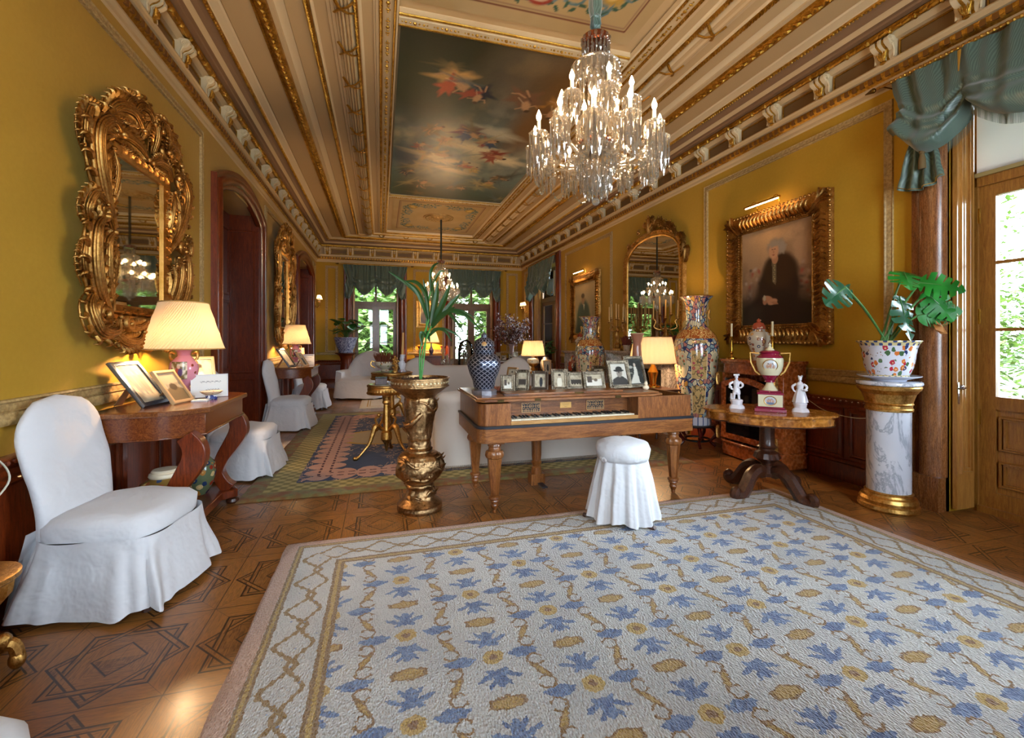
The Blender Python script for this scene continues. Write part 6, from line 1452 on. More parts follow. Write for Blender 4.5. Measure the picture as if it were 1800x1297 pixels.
o = m.obj('ceiling_painting', paintmat('oil_varnish', .36, .4), None, smooth=False, col=c.rgba()); tag(o, 'large allegorical oil painting set flat into the ceiling, floating figures among clouds', 'painting')
PNL = paintmat('painted_plaster', .6, .3)
def panel(y0, y1, seed, red):
    c = Canvas(150, 150, 'b89a68'); c.cloud('c4a878', 3, 3, .4, .7, seed)
    for k in (.06, .075): 
        for a in ([(k,k),(k,1-k)], [(k,1-k),(1-k,1-k)], [(1-k,1-k),(1-k,k)], [(1-k,k),(k,k)]): c.line(a, .004, '6a2c1c' if k < .07 else 'a07c5c')
    for s in range(4):
        for f in (-1, 1):
            def W(a, b, s=s, f=f):
                x, y = a*f, b
                for _ in range(s): x, y = -y, x
                return (.5+x, .5+y)
            sp_ = [W(.02+.30*i/30+.03*sin(i*.6), .36+.035*cos(i*.55)-.006*i/3) for i in range(31)]; c.line(sp_, .0085, '6c8484', 1)
            for cx2, cy2, r0 in ((.14,.33,.05), (.27,.36,.045), (.33,.27,.05)):
                c.line([W(cx2+r0*(1-i/26)*cos(i*.42), cy2+r0*(1-i/26)*sin(i*.42)) for i in range(24)], .006, '5c7878', 1)
            for i in range(9): a = .05+.035*i; p = W(a, .385-.004*i+.02*(i % 2)); c.ell(p[0], p[1], .017, .008, '3c5a44', i*.8+s*1.57)
            p = W(.30,.30); c.ell(p[0], p[1], .05, .035, 'b8903c', .8+s*1.57, .4); c.ell(p[0], p[1], .032, .02, 'd8b868', .8+s*1.57, .4)
        if red:
            p = ((.5,.86),(.14,.5),(.5,.14),(.86,.5))[s]; c.ell(p[0], p[1], .06, .045, '9a3420', 0, .2); c.ell(p[0], p[1], .045, .03, 'c8a888', 0, .2)
    m = c.mesh(lambda u_, v_: (IX0+.1+(IX1-IX0-.2)*u_, y0+(y1-y0)*v_, 4.25)); m.f = [f[::-1] for f in m.f]
    return m.obj('painted_panel', PNL, CEIL, smooth=False, col=c.rgba())
panel(IY0+.1, PY0-.28, 3, True); panel(PY1+.28, IY1-.1, 6, False)
for yc in (2.6, 10.66):
    m = MB(); m.M = Matrix.Translation((1.3, yc, 4.25)) @ Matrix.Scale(-1, 4, (0,0,1)); m.lathe([(.36,0), (.36,.015), (.34,.02), (.33,.01), (.31,.012), (.3,.03), (.27,.03), (.26,.015), (.2,.03), (.1,.045), (.03,.05), (.0,.05)], 64, rf=lambda a,z,r: r*(1+.03*cos(16*a)*(r < .28)))
    for k in range(48): a = k*2.4; r = .24*(k/48)**.5; m.sph((r*cos(a), r*sin(a), .035), .018, 5, 3)
    m.M = None; part('ceiling_rose', m, [gilt('rose_plaster', 'b0905a', 'd8b880', .5, 40, .5) if 'rose_plaster' not in MAT else MAT['rose_plaster']], CEIL)

def carved_band(m, path, T, W, D=.06):
    """ornate picture-frame section: egg rows, leaf relief"""
    x0, x1, z0, z1 = path
    band(m, rect(x0, x1, z0, z1), [(0,.01), (0,.03), (-.012,.034), (-.02,.022), (-W*.3,.035), (-W*.62,D), (-W*.85,D*.75), (-W*.95,D*.8), (-W,.02), (-W,0)], T)
    L = [((x0,z0),(x0,z1),(-1,0)), ((x0,z1),(x1,z1),(0,1)), ((x1,z1),(x1,z0),(1,0)), ((x1,z0),(x0,z0),(0,-1))]
    for a, b, o_ in L:
        Ln = math.dist(a, b); n = int(Ln/.055); tx, tz = (b[0]-a[0])/Ln, (b[1]-a[1])/Ln
        for i in range(n):
            q = (i+.5)/n*Ln; px_, pz_ = a[0]+tx*q+o_[0]*W*.52, a[1]+tz*q+o_[1]*W*.52
            acanthus(m, [(px_-o_[0]*W*.28+tx*.02, pz_-o_[1]*W*.28+tz*.02), (px_-tx*.012, pz_-tz*.012), (px_+o_[0]*W*.3+tx*.015, pz_+o_[1]*W*.3+tz*.015)], .022, T, .022, D*.72, 6, 2)
        n = int(Ln/.03)
        for i in range(n): q = (i+.5)/n*Ln; m.sph(T(a[0]+tx*q+o_[0]*W*.17, a[1]+tz*q+o_[1]*W*.17, .034), .0105, 5, 3)
        n = int((Ln+2*W)/.05)
        for i in range(n): q = -W+(i+.5)/n*(Ln+2*W); m.sph(T(a[0]+tx*q+o_[0]*W*.95, a[1]+tz*q+o_[1]*W*.95, D*.7), .019, 6, 4)
    for cx_, cz in ((x0-W*.5,z0-W*.5), (x0-W*.5,z1+W*.5), (x1+W*.5,z0-W*.5), (x1+W*.5,z1+W*.5)):
        sx, sz = (1 if cx_ > (x0+x1)/2 else -1), (1 if cz > (z0+z1)/2 else -1)
        for an in (-.7, -.25, .25, .7):
            a = math.atan2(sz, sx)+an; acanthus(m, [(cx_-sx*W*.5, cz-sz*W*.5), (cx_+W*.1*cos(a), cz+W*.1*sin(a)), (cx_+W*.62*cos(a), cz+W*.62*sin(a))], .032, T, .04, D*.8, 8, 3)
def picture(name, label, loc, T0, w_, h_, W, canv, light=True, D=.07, depth=.03, grp=None):
    t = thing(name, label, 'painting', loc, 0, grp)
    m = MB(); carved_band(m, (-w_/2, w_/2, 0, h_), T0, W, D); part('carved_frame', m, GILT2, t, ang=60)
    m = canv.mesh(lambda u_, v_: T0(-w_/2-.004+(w_+.008)*u_, -.004+(h_+.008)*(1-v_), .012)); m.obj('canvas', paintmat('oil_canvas', .35, .5), t, smooth=False, col=canv.rgba())
    if light:
        m = MB(); m.tube([T0(-w_*.3, h_+W+.05, .16), T0(w_*.22, h_+W+.05, .16)], .013, 8)
        for s in (-.2, .12): m.tube(bez([T0(w_*s, h_+W*.8, .05), T0(w_*s, h_+W+.09, .08), T0(w_*s, h_+W+.09, .13), T0(w_*s, h_+W+.055, .16)], 5), .004, 5)
        pl_ = part('picture_light', m, BRASS, t)
        m = MB(); m.tube([T0(-w_*.28, h_+W+.036, .162), T0(w_*.2, h_+W+.036, .162)], .007, 6); part('lit_tube', m, PICB, pl_)
    return t
c = Canvas(120, 146, '8a6c54'); c.cloud('a88464', 5, 2, .35, .6, 3).cloud('6a4c38', 4, 7, .5, .7, 7, .7); c.ell(.36,.12,.5,.35,'c8a070',0,.95,.55)
for i in range(40): r_ = random.Random(i); x = r_.choice([.06,.12,.2,.9,.85]); c.ell(x+.08*r_.random(), .4+.4*r_.random(), .02+.03*r_.random(), .02, r_.choice(['a88c78','8a6a54','b09c8c','9a4a34','5a4434']), r_.random()*3, .7, .6)
c.ell(.5,1.05,1.1,.42,'1c120c',0,.6,1.0); c.ell(.55,.62,.30,.30,'2a1810',.1,.25,1,.03); c.ell(.57,.45,.23,.17,'33200f',0,.3,1,.02).ell(.62,.5,.12,.25,'3c2414',.1,.9,.6); c.ell(.5,.84,.34,.2,'20130d',0,.3)
c.poly([(.46,.36),(.53,.36),(.52,.60),(.47,.56)], '6a5a40'); [c.ell(.49+.01*(i % 2), .38+.022*i, .008, .006, 'a89868') for i in range(9)]
c.ell(.505,.335,.045,.05,'b07c58'); c.ell(.52,.215,.115,.085,'8c7c6a',0,.5,1,.08).ell(.60,.23,.06,.06,'9c8c7a',0,.5,1,.1)
c.ell(.488,.25,.068,.083,'c8946c',0,.3); c.ell(.47,.235,.012,.005,'3a2418',0,.5).ell(.505,.235,.012,.005,'3a2418',0,.5); c.ell(.485,.262,.01,.018,'b07850',0,.9,.8); c.ell(.485,.292,.018,.005,'8c3a2c',0,.5); c.ell(.5,.18,.09,.03,'9a8a76',0,.6,1,.15)
c.ell(.40,.735,.075,.035,'b8805c',.2,.3).ell(.47,.765,.07,.03,'c08a64',-.2,.3).ell(.36,.76,.03,.03,'a87454',0,.4); [c.line([(.45+.02*i,.765),(.5+.016*i,.79)], .007, 'a8704c') for i in range(4)]; c.ell(.355,.72,.02,.03,'b8a888')
c.grain(.05)
picture('portrait_painting', 'portrait of a seated grey-haired person in a dark coat, wide carved gilt frame, picture light', (XR, 4.085, 1.54), lambda s, z, d: (-d, -s*-1 if False else -s, z), .95, 1.12, .22, c)
c = Canvas(80, 100, '9a8a68'); c.cloud('b09c78', 3, 3, .4, .6, 2).ell(.45,.1,.6,.4,'c8ac7c',0,.95,.6); c.ell(.42,.80,.34,.46,'4a5a4c',.0,.2,1,.03).ell(.45,.6,.2,.2,'3c4a40',.1,.4); c.ell(.4,.33,.075,.10,'a8805c',0,.3).ell(.39,.25,.08,.05,'5a4430',0,.4); c.poly([(.4,.42),(.48,.42),(.44,.55)], 'c8bca0'); c.ell(.68,.72,.1,.04,'a88460',.3,.4); c.ell(.5,1.05,.8,.3,'34443a',0,.6,.8)
picture('portrait_painting', 'portrait of a standing figure in a grey-green coat, beyond the arched mirror', (XR, 9.04, 1.52), lambda s, z, d: (-d, -s, z), 1.05, 1.1, .2, c)
c = Canvas(50, 60, 'a87c40'); c.cloud('c8a060', 3, 3, .4, .6, 4).ell(.5,.75,.6,.35,'4a3418',0,.6).ell(.35,.55,.25,.25,'5a4020',0,.6).ell(.7,.3,.3,.2,'e0c080',0,.8,.7)
t = thing('landscape_picture', 'small gilt-framed brown landscape above the cabinet between the far windows', 'painting', (1.33, Y1, 1.86)); T0 = lambda s, z, d: (s, -d, z)
m = MB(); band(m, rect(-.2,.2,0,.55), [(0,.01), (0,.03), (-.03,.03), (-.06,.06), (-.12,.05), (-.125,0)], T0); band(m, rect(-.22,.22,-.02,.57), [(0,.03), (-.01,.04), (-.02,.03)], T0); part('frame', m, GILT, t)
m = c.mesh(lambda u_, v_: T0(-.2+.4*u_, .55*(1-v_), .012)); m.obj('canvas', paintmat('oil_canvas'), t, smooth=False, col=c.rgba())
t = thing('oval_picture', 'small dark oval picture in a gilt frame beside the right far wall light', 'painting', (XR, 13.13, 1.55)); m = MB(); m.M = Matrix.Rotation(-PI/2, 4, 'Y'); m.lathe([(.13,.0), (.13,.02), (.105,.03), (.1,.015)], 32, sx=1.4, caps=False); m.M = None; part('frame', m, GILT, t)
m = MB(); m.M = Matrix.Rotation(-PI/2, 4, 'Y'); m.lathe([(.0,.012), (.103,.01), (.103,.002)], 28, sx=1.4, caps=False); m.M = None; part('picture_face', m, simple('dark_oval', '3c3828', .3), t)

# ---- arched overmantel mirror
t = thing('arched_mirror', 'large round-arched gilt overmantel mirror with pierced scroll crest above the marble chimneypiece', 'mirror', (XR, 6.5, 1.30)); T0 = lambda s, z, d: (-d, -s, z)
hw, zs_ = .74, 1.45
def archp(r, n=16): return [(-r,0), (-r,zs_-.12)]+[(-r*cos(PI*i/n)**1 if False else r*-cos(PI*i/n), zs_-.12+ .42*r/hw*sin(PI*i/n)**.8) for i in range(1, n)]+[(r,zs_-.12), (r,0)]
m = MB(); pts = archp(hw); m.add([T0(a, b, .03) for a, b in pts], [tuple(range(len(pts)))]); part('mirror_glass', m, simple('clear_mirror', 'd8d4cc', .015, 1), t, smooth=False)
m = MB(); band(m, pts, [(.0,.03), (0,.045), (-.02,.05), (-.035,.04), (-.06,.055), (-.09,.07), (-.11,.06), (-.12,.0)], T0, closed=False); 
for i in range(0, len(pts)-1):
    L = math.dist(pts[i], pts[i+1]); k = max(1, int(L/.05))
    for j in range(k):
        f = (j+.5)/k; a, b = pts[i][0]+(pts[i+1][0]-pts[i][0])*f, pts[i][1]+(pts[i+1][1]-pts[i][1])*f; l = math.hypot(a, max(0, b-1.0)) or 1; m.sph(T0(a*1.1, b+(.06 if b > 1.34 else 0), .068), .017, 6, 4)
part('gilt_frame', m, GILT, t)
m = MB()
for s in (-1,1):
    for pth, W in (([(-.1,1.84),(-.22,1.96),(-.38,1.92),(-.44,1.82)], .05), ([(-.3,1.82),(-.5,1.86),(-.66,1.74),(-.7,1.62)], .05), ([(-.04,1.82),(-.06,2.0),(-.16,2.06)], .045), ([(-.72,1.66),(-.86,1.6),(-.88,1.42),(-.84,1.3)], .045), ([(-.84,1.42),(-.94,1.4),(-.93,1.2)], .035)):
        acanthus(m, [(-a*s*-1, b) if s < 0 else (-a, b) for a, b in pth], W, T0, .05, .04, 16, 5, curl=.4)
    for cx_, cz, r in ((-.3,1.9,.05), (-.62,1.72,.05), (-.12,1.98,.04)): scroll(m, (cx_*s, cz), r, T0, 1.3, 1, s, .015, .05, .05)
    part('crest', m, GILT2, t, ang=70); m = MB()
acanthus(m, [(0,1.82),(0,1.95),(0,2.1)], .07, T0, .06, .05, 12, 4)
part('crest', m, GILT2, t, ang=70)

# ---- candelabra and mantel things
def candelabrum(label, loc, seed, lean):
    t = thing('candelabrum', label, 'candelabrum', loc, rad(seed*50), 'branched gilt candelabra on the chimneypiece')
    m = MB(); m.lathe([(.0,0), (.09,0), (.085,.03), (.05,.05), (.06,.1), (.03,.14)], 20, rf=lambda a,z,r: r*(1+.1*cos(5*a))); part('base', m, GILT2, t)
    m = MB(); m.tube(bez([(0,0,.12), (.02,0,.2), (-.015,.01,.28), (0,0,.38)], 5), [.03,.034,.038,.04,.042,.044,.044,.04,.036,.034,.03,.028,.026,.024,.022,.02], 9); m.sph((.01,0,.34), .03, 10, 7); m.tube(bez([(0,0,.3), (.05,.01,.33), (.07,.02,.4)], 4), .012, 6); part('figure_stem', m, GILT2, t)
    for k in range(8):
        a = k*PI/4; r = .17 if k % 2 else .11; zt = .50 if k % 2 else .56; c_, s_ = cos(a), sin(a); m = MB()
        m.tube(bez([(0,0,.36), (r*.5*c_, r*.5*s_, .34), (r*.95*c_, r*.95*s_, .38), (r*.8*c_, r*.8*s_, .46), (r*c_, r*s_, zt)], 4), .008, 6); m.lathe([(.008,zt-.02), (.03,zt), (.03,zt+.005), (.014,zt+.01), (.016,zt+.03)], 12, (r*c_, r*s_, 0)); m.sph((r*.6*c_, r*.6*s_, .42), .02, 6, 4); ar = part('branch', m, GILT2, t)
        m = MB(); m.tube([(r*c_, r*s_, zt+.01), (r*c_+.006*sin(k*3+seed), r*s_, zt+.27)], [.0115,.010], 8); part('candle', m, WAX, ar)
candelabrum('left-hand branched gilt candelabrum with ochre candles on the marble mantel shelf', (4.06, 7.20, 1.18), 1, 0)
candelabrum('right-hand branched gilt candelabrum with candles, in front of the arched mirror', (4.06, 5.78, 1.18), 2, 0)
for lb, loc in (('reddish dried plant in a small patterned pot left on the mantel shelf', (4.04, 6.85, 1.18)), ('reddish dried plant in a small patterned pot right on the mantel shelf', (4.04, 5.60, 1.18))):
    t = thing('potted_plant', lb, 'plant', loc); m = MB(); m.lathe([(.0,0), (.05,0), (.065,.1), (.068,.1), (.0,.09)], 20); part('pot', m, porcelain('pot_pattern' if 'pot_pattern' not in MAT else 'pot_pattern2', 'b8a088', ['8a5a4a', '5a6a4a'], 25, .3), t)
    m = MB(); R_ = random.Random(5)
    for i in range(120):
        a = R_.random()*6.28; q = .1*R_.random(); z = .1+.16*R_.random(); m.tube([(q*.5*cos(a), q*.5*sin(a), .09), (q*cos(a), q*sin(a), z)], [.006,.01], 4)
    part('foliage', m, simple('rust_moss', '6a2814', .8), t)
t = thing('ginger_jar', 'gold-brown lidded jar on the marble pier cabinet beyond the farther floor vase', 'jar', (4.06, 8.85, 1.13)); t.location = (3.99, 8.62, 1.13)
IMA = porcelain('imari_red', 'c8b8a0', ['9a3a20', '2c3860', 'c8884a', '8a4a34'], 20, .42, .18)
def lidded(t, s=1.0):
    m = MB(); m.lathe([(.0,0), (.06*s,0), (.065*s,.02*s), (.075*s,.08*s), (.12*s,.2*s), (.125*s,.26*s), (.1*s,.31*s), (.065*s,.33*s), (.062*s,.35*s)], 32); part('jar_body', m, IMA, t)
    m = MB(); m.lathe([(.066*s,.35*s), (.072*s,.36*s), (.07*s,.38*s), (.05*s,.42*s), (.02*s,.435*s), (.025*s,.455*s), (.0,.475*s)], 24); part('jar_lid', m, porcelain('imari_lid', 'a84a30', ['e8d8b8', '2c3860'], 22, .3) if 'imari_lid' not in MAT else MAT['imari_lid'], t)
lidded(t, .85)
for y in (8.78, 8.42):
    q = thing('candlestick', ('slim candlestick left of' if y > 8.7 else 'slim candlestick right of')+' the gold-brown jar on the marble pier cabinet', 'candlestick', (4.0, y, 1.13)); m = MB(); m.lathe([(.0,0), (.045,0), (.015,.02), (.01,.1), (.015,.14), (.0,.15)], 14); part('stick', m, BRASS, q); m = MB(); m.tube([(0,0,.14), (0,0,.36)], .009, 8); part('candle', m, WAX, q)

# ================================================================ credenza
t = thing('credenza', 'burr walnut credenza with gilt mounts and glazed centre below the large portrait', 'cabinet', (XR-.055, 4.12, 0))
Lc, Dc, Hc = .96, .34, 1.14
def cplan(i): # plan outline, front serpentine; local x negative into room
    a, b = Lc/2-i, Dc-i
    return [(0,-a), (-b*.95,-a), (-b*1.02,-a*.7), (-b*1.05,-a*.6), (-b*1.08,0), (-b*1.05,a*.6), (-b*1.02,a*.7), (-b*.7,a*.97), (0,a)]
m = MB(); m.prism(cplan(-.02), Hc-.03, Hc); m.prism(cplan(-.008), Hc-.05, Hc-.03); part('top', m, BURLD, t, bev=.004)
m = MB(); m.prism(cplan(.0), 0.02, .16); m.prism(cplan(-.012), .16, .185); part('plinth', m, BURLD, t, bev=.004)
m = MB(); m.prism(cplan(.012), Hc-.16, Hc-.05); part('frieze', m, BURLD, t)
m = MB(); pl0 = cplan(.012); 
m.prism([(0,-Lc/2+.012), (-Dc+.04,-Lc/2+.012), (-Dc+.0,-Lc/2+.14), (0,-Lc/2+.14)], .185, Hc-.16); m.prism([(0,Lc/2-.14), (-Dc+.0,Lc/2-.14), (-Dc*.7,Lc/2-.02), (0,Lc/2-.012)], .185, Hc-.16); m.bx(-.02,0,-Lc/2+.14,Lc/2-.14,.185,Hc-.16); m.bx(-Dc+.04,-.02,-Lc/2+.14,Lc/2-.14,.19,.21); part('carcase', m, BURLD, t, bev=.003)
m = MB(); Td = lambda a, z, d: (-Dc-.012-d, a, z)
band(m, [(-.33,.22),(-.33,.86)]+[(-.33+.66*i/10,.86+.07*sin(PI*i/10)) for i in range(1,10)]+[(.33,.86),(.33,.22)], [(-.01,.0),(-.01,.02),(.05,.02),(.055,.0)][::-1] if False else [(.055,.0),(.055,.015),(-.005,.015),(-.01,.0)], Td)
dr = part('glazed_door', m, BURLD, t)
m = MB(); m.bx(-Dc-.008,-Dc-.004,-.3,.3,.24,.92); part('pane', m, PANE, dr, smooth=False)
m = MB(); m.bx(-Dc+.05,-.03,-.33,.33,.56,.575); part('shelf', m, BURLD, t, smooth=False)
for y in (-.42, .41):
    for z in (.9, .26):
        m = MB(); Tm = lambda a, zz, d, y=y: (-Dc+.012-d-(0.0 if abs(y) < .1 else 0), y+a, zz)
        acanthus(m, [(0,z-.08),(.01,z),(0,z+.08)], .022, Tm, .02, .012, 12, 5); scroll(m, (0,z+.05), .02, Tm, 1.2, 0, 1, .006, .01, .02); scroll(m, (0,z-.06), .018, Tm, 1.2, 0, -1, .006, .01, .02); part('ormolu_mount', m, GILT, t)
for nm_, lb, y, z, r in (('display_plate','gilt-edged plate standing on the credenza shelf, upper left',.17,.70,.1), ('display_plate','dark ribbed plate standing at the bottom of the credenza',.15,.35,.11), ('display_plate','cream plate at the middle level inside the credenza',.10,.50,.0)):
    if r == 0: continue
    q = thing(nm_, lb, 'plate', (XR-.055-.17, 4.12+y, z-.0)); m = MB(); m.M = Matrix.Rotation(-PI/2+.15, 4, 'Y'); m.lathe([(.0,0), (r*.6,.004), (r,.018), (r,.022), (r*.6,.009), (.0,.006)], 28); m.M = None; part('plate_body', m, porcelain('plate_'+str(z), 'd8b888' if z > .5 else '6a5c40', ['c8743a', 'e8d8a8'], 18, .4), q); m = MB(); m.box((.02,0,-r+.01), (.05,.06,.03)); part('plate_stand', m, DARKW, q, smooth=False)
for lb, y, z, mt in (('small blue and cream cup on the upper credenza shelf', -.12, .575, porcelain('cup_blue', '3c5a7a', ['e8d8b8', 'c8843a'], 25, .4)), ('round gold-banded pot at the bottom of the credenza', -.12, .21, SATSUMA)):
    q = thing('porcelain_pot', lb, 'pot', (XR-.055-.2, 4.12+y, z)); m = MB(); m.lathe([(.0,0), (.05,0), (.055,.02), (.075,.07), (.08,.1), (.07,.105), (.0,.08)], 24); part('pot_body', m, mt, q); m = MB(); m.tube([(.0,.075,.08), (0,.1,.07), (0,.1,.04), (0,.07,.03)], .006, 6); part('handle', m, GILT, q)
for lb, y in (('tall brass candlestick with ivory candle at the left end of the credenza', 4.40), ('tall brass candlestick with ivory candle at the right end of the credenza', 3.82)):
    q = thing('candlestick', lb, 'candlestick', (4.0, y, Hc), 0, 'brass candlesticks on the credenza'); m = MB(); m.lathe([(.0,0), (.06,0), (.058,.012), (.02,.025), (.012,.05), (.02,.07), (.01,.1), (.018,.14), (.011,.2), (.02,.24), (.024,.25), (.016,.265), (.0,.265)], 20); part('stick', m, BRASS, q); m = MB(); m.tube([(0,0,.26), (0,0,.42)], .012, 10); part('candle', m, simple('ivory_wax', 'd8c498', .5), q)
q = thing('ginger_jar', 'red, blue and cream Imari style jar with domed lid on the credenza', 'jar', (4.06, 4.06, Hc)); lidded(q, .98)

# ================================================================ burr walnut centre table
CT = (3.28, 3.19)
t = thing('pedestal_table', 'shaped burr walnut tea table on turned pedestal with four scrolled feet', 'table', (CT[0], CT[1], 0), rad(-42)); t.scale = (.92, .92, 1)
def tplan(k=1.0):
    out = []
    n = 96
    for i in range(n):
        a = 2*PI*i/n; c_, s_ = cos(a), sin(a); r = 1/math.sqrt((c_/.545)**2+(s_/.40)**2)
        r *= 1+.045*cos(4*a)*abs(cos(a))-.05*math.exp(-((abs(abs(a-PI)-PI*.0)-.55)/.1)**2) - .05*sum(math.exp(-((((a-b+PI) % (2*PI))-PI)/.09)**2) for b in (.55, PI-.55, PI+.55, 2*PI-.55)); out.append((r*c_*k, r*s_*k))
    return out
m = MB(); m.loft([[(x,y,.722) for x,y in tplan(.985)], [(x,y,.728) for x,y in tplan(1)], [(x,y,.738) for x,y in tplan(1)], [(x,y,.745) for x,y in tplan(.985)]]); part('tabletop', m, BURL, t)
m = MB(); m.prism(tplan(.94), .648, .722); part('apron', m, BURL, t); m = MB(); pl_ = tplan(.945); m.tube([(x,y,.65) for x,y in pl_+pl_[:1]], .006, 5, caps=False); part('apron_bead', m, DARKW, t)
m = MB(); m.lathe([(.0,.65), (.09,.645), (.085,.63), (.07,.61), (.062,.59), (.066,.45), (.075,.43), (.09,.42), (.07,.41), (.065,.39), (.1,.37), (.11,.34), (.115,.325), (.095,.31), (.055,.28), (.05,.26), (.075,.24), (.09,.21), (.1,.20), (.09,.17), (.0,.17)], 40, rf=lambda a,z,r: r*(1+(.05*cos(10*a) if (.45 < z < .6 or .31 < z < .38) else 0))); part('pedestal_column', m, DARKW, t)
for k in range(4):
    a = PI/4+k*PI/2+.1; c_, s_ = cos(a), sin(a); m = MB()
    cl = bez([(.06,0,.20), (.14,0,.225), (.22,0,.19), (.28,0,.12), (.34,0,.05), (.40,0,.035), (.44,0,.055), (.425,0,.085), (.40,0,.07)], 5); rr_ = [.055+.014*sin(i/40*PI)-(.024*(i/40)) for i in range(41)]
    m.tube([(p.x*c_, p.x*s_, p.z) for p in cl], rr_, 8); m.sph((.415*c_,.415*s_,.045), .045, 8, 6); m.tube([(.1*c_,.1*s_,.24), (.2*c_,.2*s_,.225), (.27*c_,.27*s_,.155)], [.012,.016,.01], 6); part('leg', m, DARKW, t)
t = thing('porcelain_urn', 'crimson and cream two-handled porcelain urn with painted cherub medallions on the tea table', 'urn', (3.27, 3.15, .746), rad(-44)); t.scale = (.92, .92, .94); t['label'] = 'crimson and cream two-handled porcelain urn with painted medallions on the tea table'
CRIM = porcelain('crimson_glaze', '8c1c3c', ['a83050', 'e8c070', '7a1430'], 40, .2); CRG = porcelain('cream_gold_glaze', 'e4dcb8', ['c8a050', 'e0d0a0'], 50, .18)
m = MB(); m.bx(-.13,.13,-.13,.13,0,.03); m.bx(-.115,.115,-.115,.115,.03,.045); m.bx(-.108,.108,-.108,.108,.155,.175); m.bx(-.09,.09,-.09,.09,.175,.19); part('red_plinth', m, CRIM, t, smooth=False, bev=.004)
m = MB(); m.bx(-.1,.1,-.1,.1,.045,.155); b = part('square_base', m, CRG, t, smooth=False, bev=.003)
def medal(par, cx_, cz, rx, rz_, fn, seed):
    c = Canvas(34, 34, 'c8d0d8'); c.cloud('e0d8c8', 3, 3, .4, .7, seed); [c.ell(.3+.2*i, .5+.06*(-1)**i, .09, .2, 'c8987a') for i in range(3)]; c.ell(.5,.78,.4,.14,'6a7a9a',0,.5); c.ell(.36,.3,.06,.06,'7a5a40').ell(.62,.28,.06,.06,'7a5a40')
    mm = MB(); n = 17
    for j in range(8):
        pass
    vs, cols, fs = [], [], []
    for j in range(9):
        for i in range(24): a = 2*PI*i/24; q = j/8; u_, v_ = .5+.5*q*cos(a), .5-.5*q*sin(a); vs.append(fn(cx_+rx*q*cos(a), cz+rz_*q*sin(a))); cols.append(list(c.im[min(33,int(v_*33)), min(33,int(u_*33))])+[1])
    for j in range(8):
        for i in range(24): k = (i+1) % 24; fs.append((j*24+i, j*24+k, (j+1)*24+k, (j+1)*24+i))
    mm.add(vs, fs); mm.obj('painted_medallion', paintmat('enamel', .2, .5, False), par, col=cols)
    mm = MB(); mm.tube([fn(cx_+rx*cos(a*PI/16), cz+rz_*sin(a*PI/16)) for a in range(33)], .004, 5, caps=False); part('medallion_rim', mm, GILT, par)
medal(b, 0, .10, .05, .04, lambda x, z: (x, -.102, z), 3)
m = MB(); m.lathe([(.0,.19), (.07,.19), (.06,.2), (.04,.23), (.032,.25), (.028,.26)], 28); part('foot_stem', m, CRG, t)
m = MB(); m.lathe([(.028,.26), (.045,.265), (.04,.28), (.06,.31), (.07,.325), (.075,.33)], 28); part('red_collar', m, CRIM, t)
ub = [(.075,.33), (.1,.37), (.112,.42), (.115,.47), (.11,.49)]
m = MB(); m.lathe(ub, 36); b = part('urn_body', m, CRG, t)
def ur(x, z):
    r = .118 if z > .42 else .118-.5*(.42-z); return (r*sin(x/.115), -r*cos(x/.115), z)
medal(b, 0, .415, .062, .062, ur, 5)
m = MB(); m.lathe([(.11,.49), (.113,.5), (.09,.515), (.08,.53), (.09,.54), (.08,.55), (.05,.56), (.0,.56)], 32); part('lid', m, CRIM, t); m = MB(); m.lathe([(.045,.558), (.03,.575), (.015,.59), (.01,.6), (.015,.61), (.0,.635)], 20); part('lid_finial', m, CRG, t)
for s in (-1,1): m = MB(); m.tube([(s*.09,0,.53), (s*.165,0,.535), (s*.16,0,.45), (s*.12,0,.36), (s*.085,0,.33)], .009, 6); part('handle', m, GILT, t)
def fig(label, loc, rz, lady):
    t = thing('porcelain_figurine', label, 'figurine', loc, rz); W = WHITEP
    m = MB(); m.lathe([(.0,0), (.065,0), (.06,.02), (.045,.035), (.05,.055), (.055,.07), (.048,.08), (.0,.082)], 24, rf=lambda a,z,r: r*(1+.08*cos(5*a)*(z < .04))); part('rococo_base', m, W, t)
    m = MB()
    if lady: m.lathe([(.0,.08), (.058,.082), (.05,.12), (.036,.17), (.024,.195), (.027,.215), (.03,.235), (.02,.25), (.011,.257), (.011,.265)], 24, rf=lambda a,z,r: r*(1+.07*cos(9*a)*(z < .18)))
    else:
        for s in (-1,1): m.tube(bez([(s*.012,0,.16), (s*.018,-.004,.12), (s*.022,.004,.08)], 5), [.017]*5+[.010]*6, 8)
        m.tube([(-.035,.02,.08), (-.03,.02,.13)], .02, 7)
        m.lathe([(.0,.14), (.034,.145), (.026,.18), (.022,.2), (.029,.225), (.028,.24), (.012,.255), (.011,.265)], 20)
    m.sph((0,0,.282), .0165, 12, 9, (.9,.95,1.15)); m.sph((0,.004,.295), .0165, 10, 6, (1.1,1.1,.7)); m.sph((0,-.0165,.281), .003, 5, 4)
    if lady: m.sph((.012,.0,.306), .008, 6, 4); m.sph((-.01,0,.305), .007, 6, 4)
    else: m.tube([(-.024,0,.299), (.024,0,.303)], [.008,.008], 6)
    m.tube(bez([(.026,0,.238), (.05,-.01,.215), (.036,-.03,.19), (.012,-.035,.195)], 5), [.010]*8+[.007]*8, 7); m.tube(bez([(-.026,0,.238), (-.055,-.005,.215), (-.045,-.015,.18), (-.03,-.01,.17)], 5), [.010]*8+[.007]*8, 7); m.sph((-.05,-.02,.19) if not lady else (.04,-.035,.19), .018, 8, 6, (1,.8,.7))
    part('body', m, W, t); return t
fig('white glazed figurine of a gentleman, left of the crimson urn', (3.09, 3.34, .746), rad(-40), False)
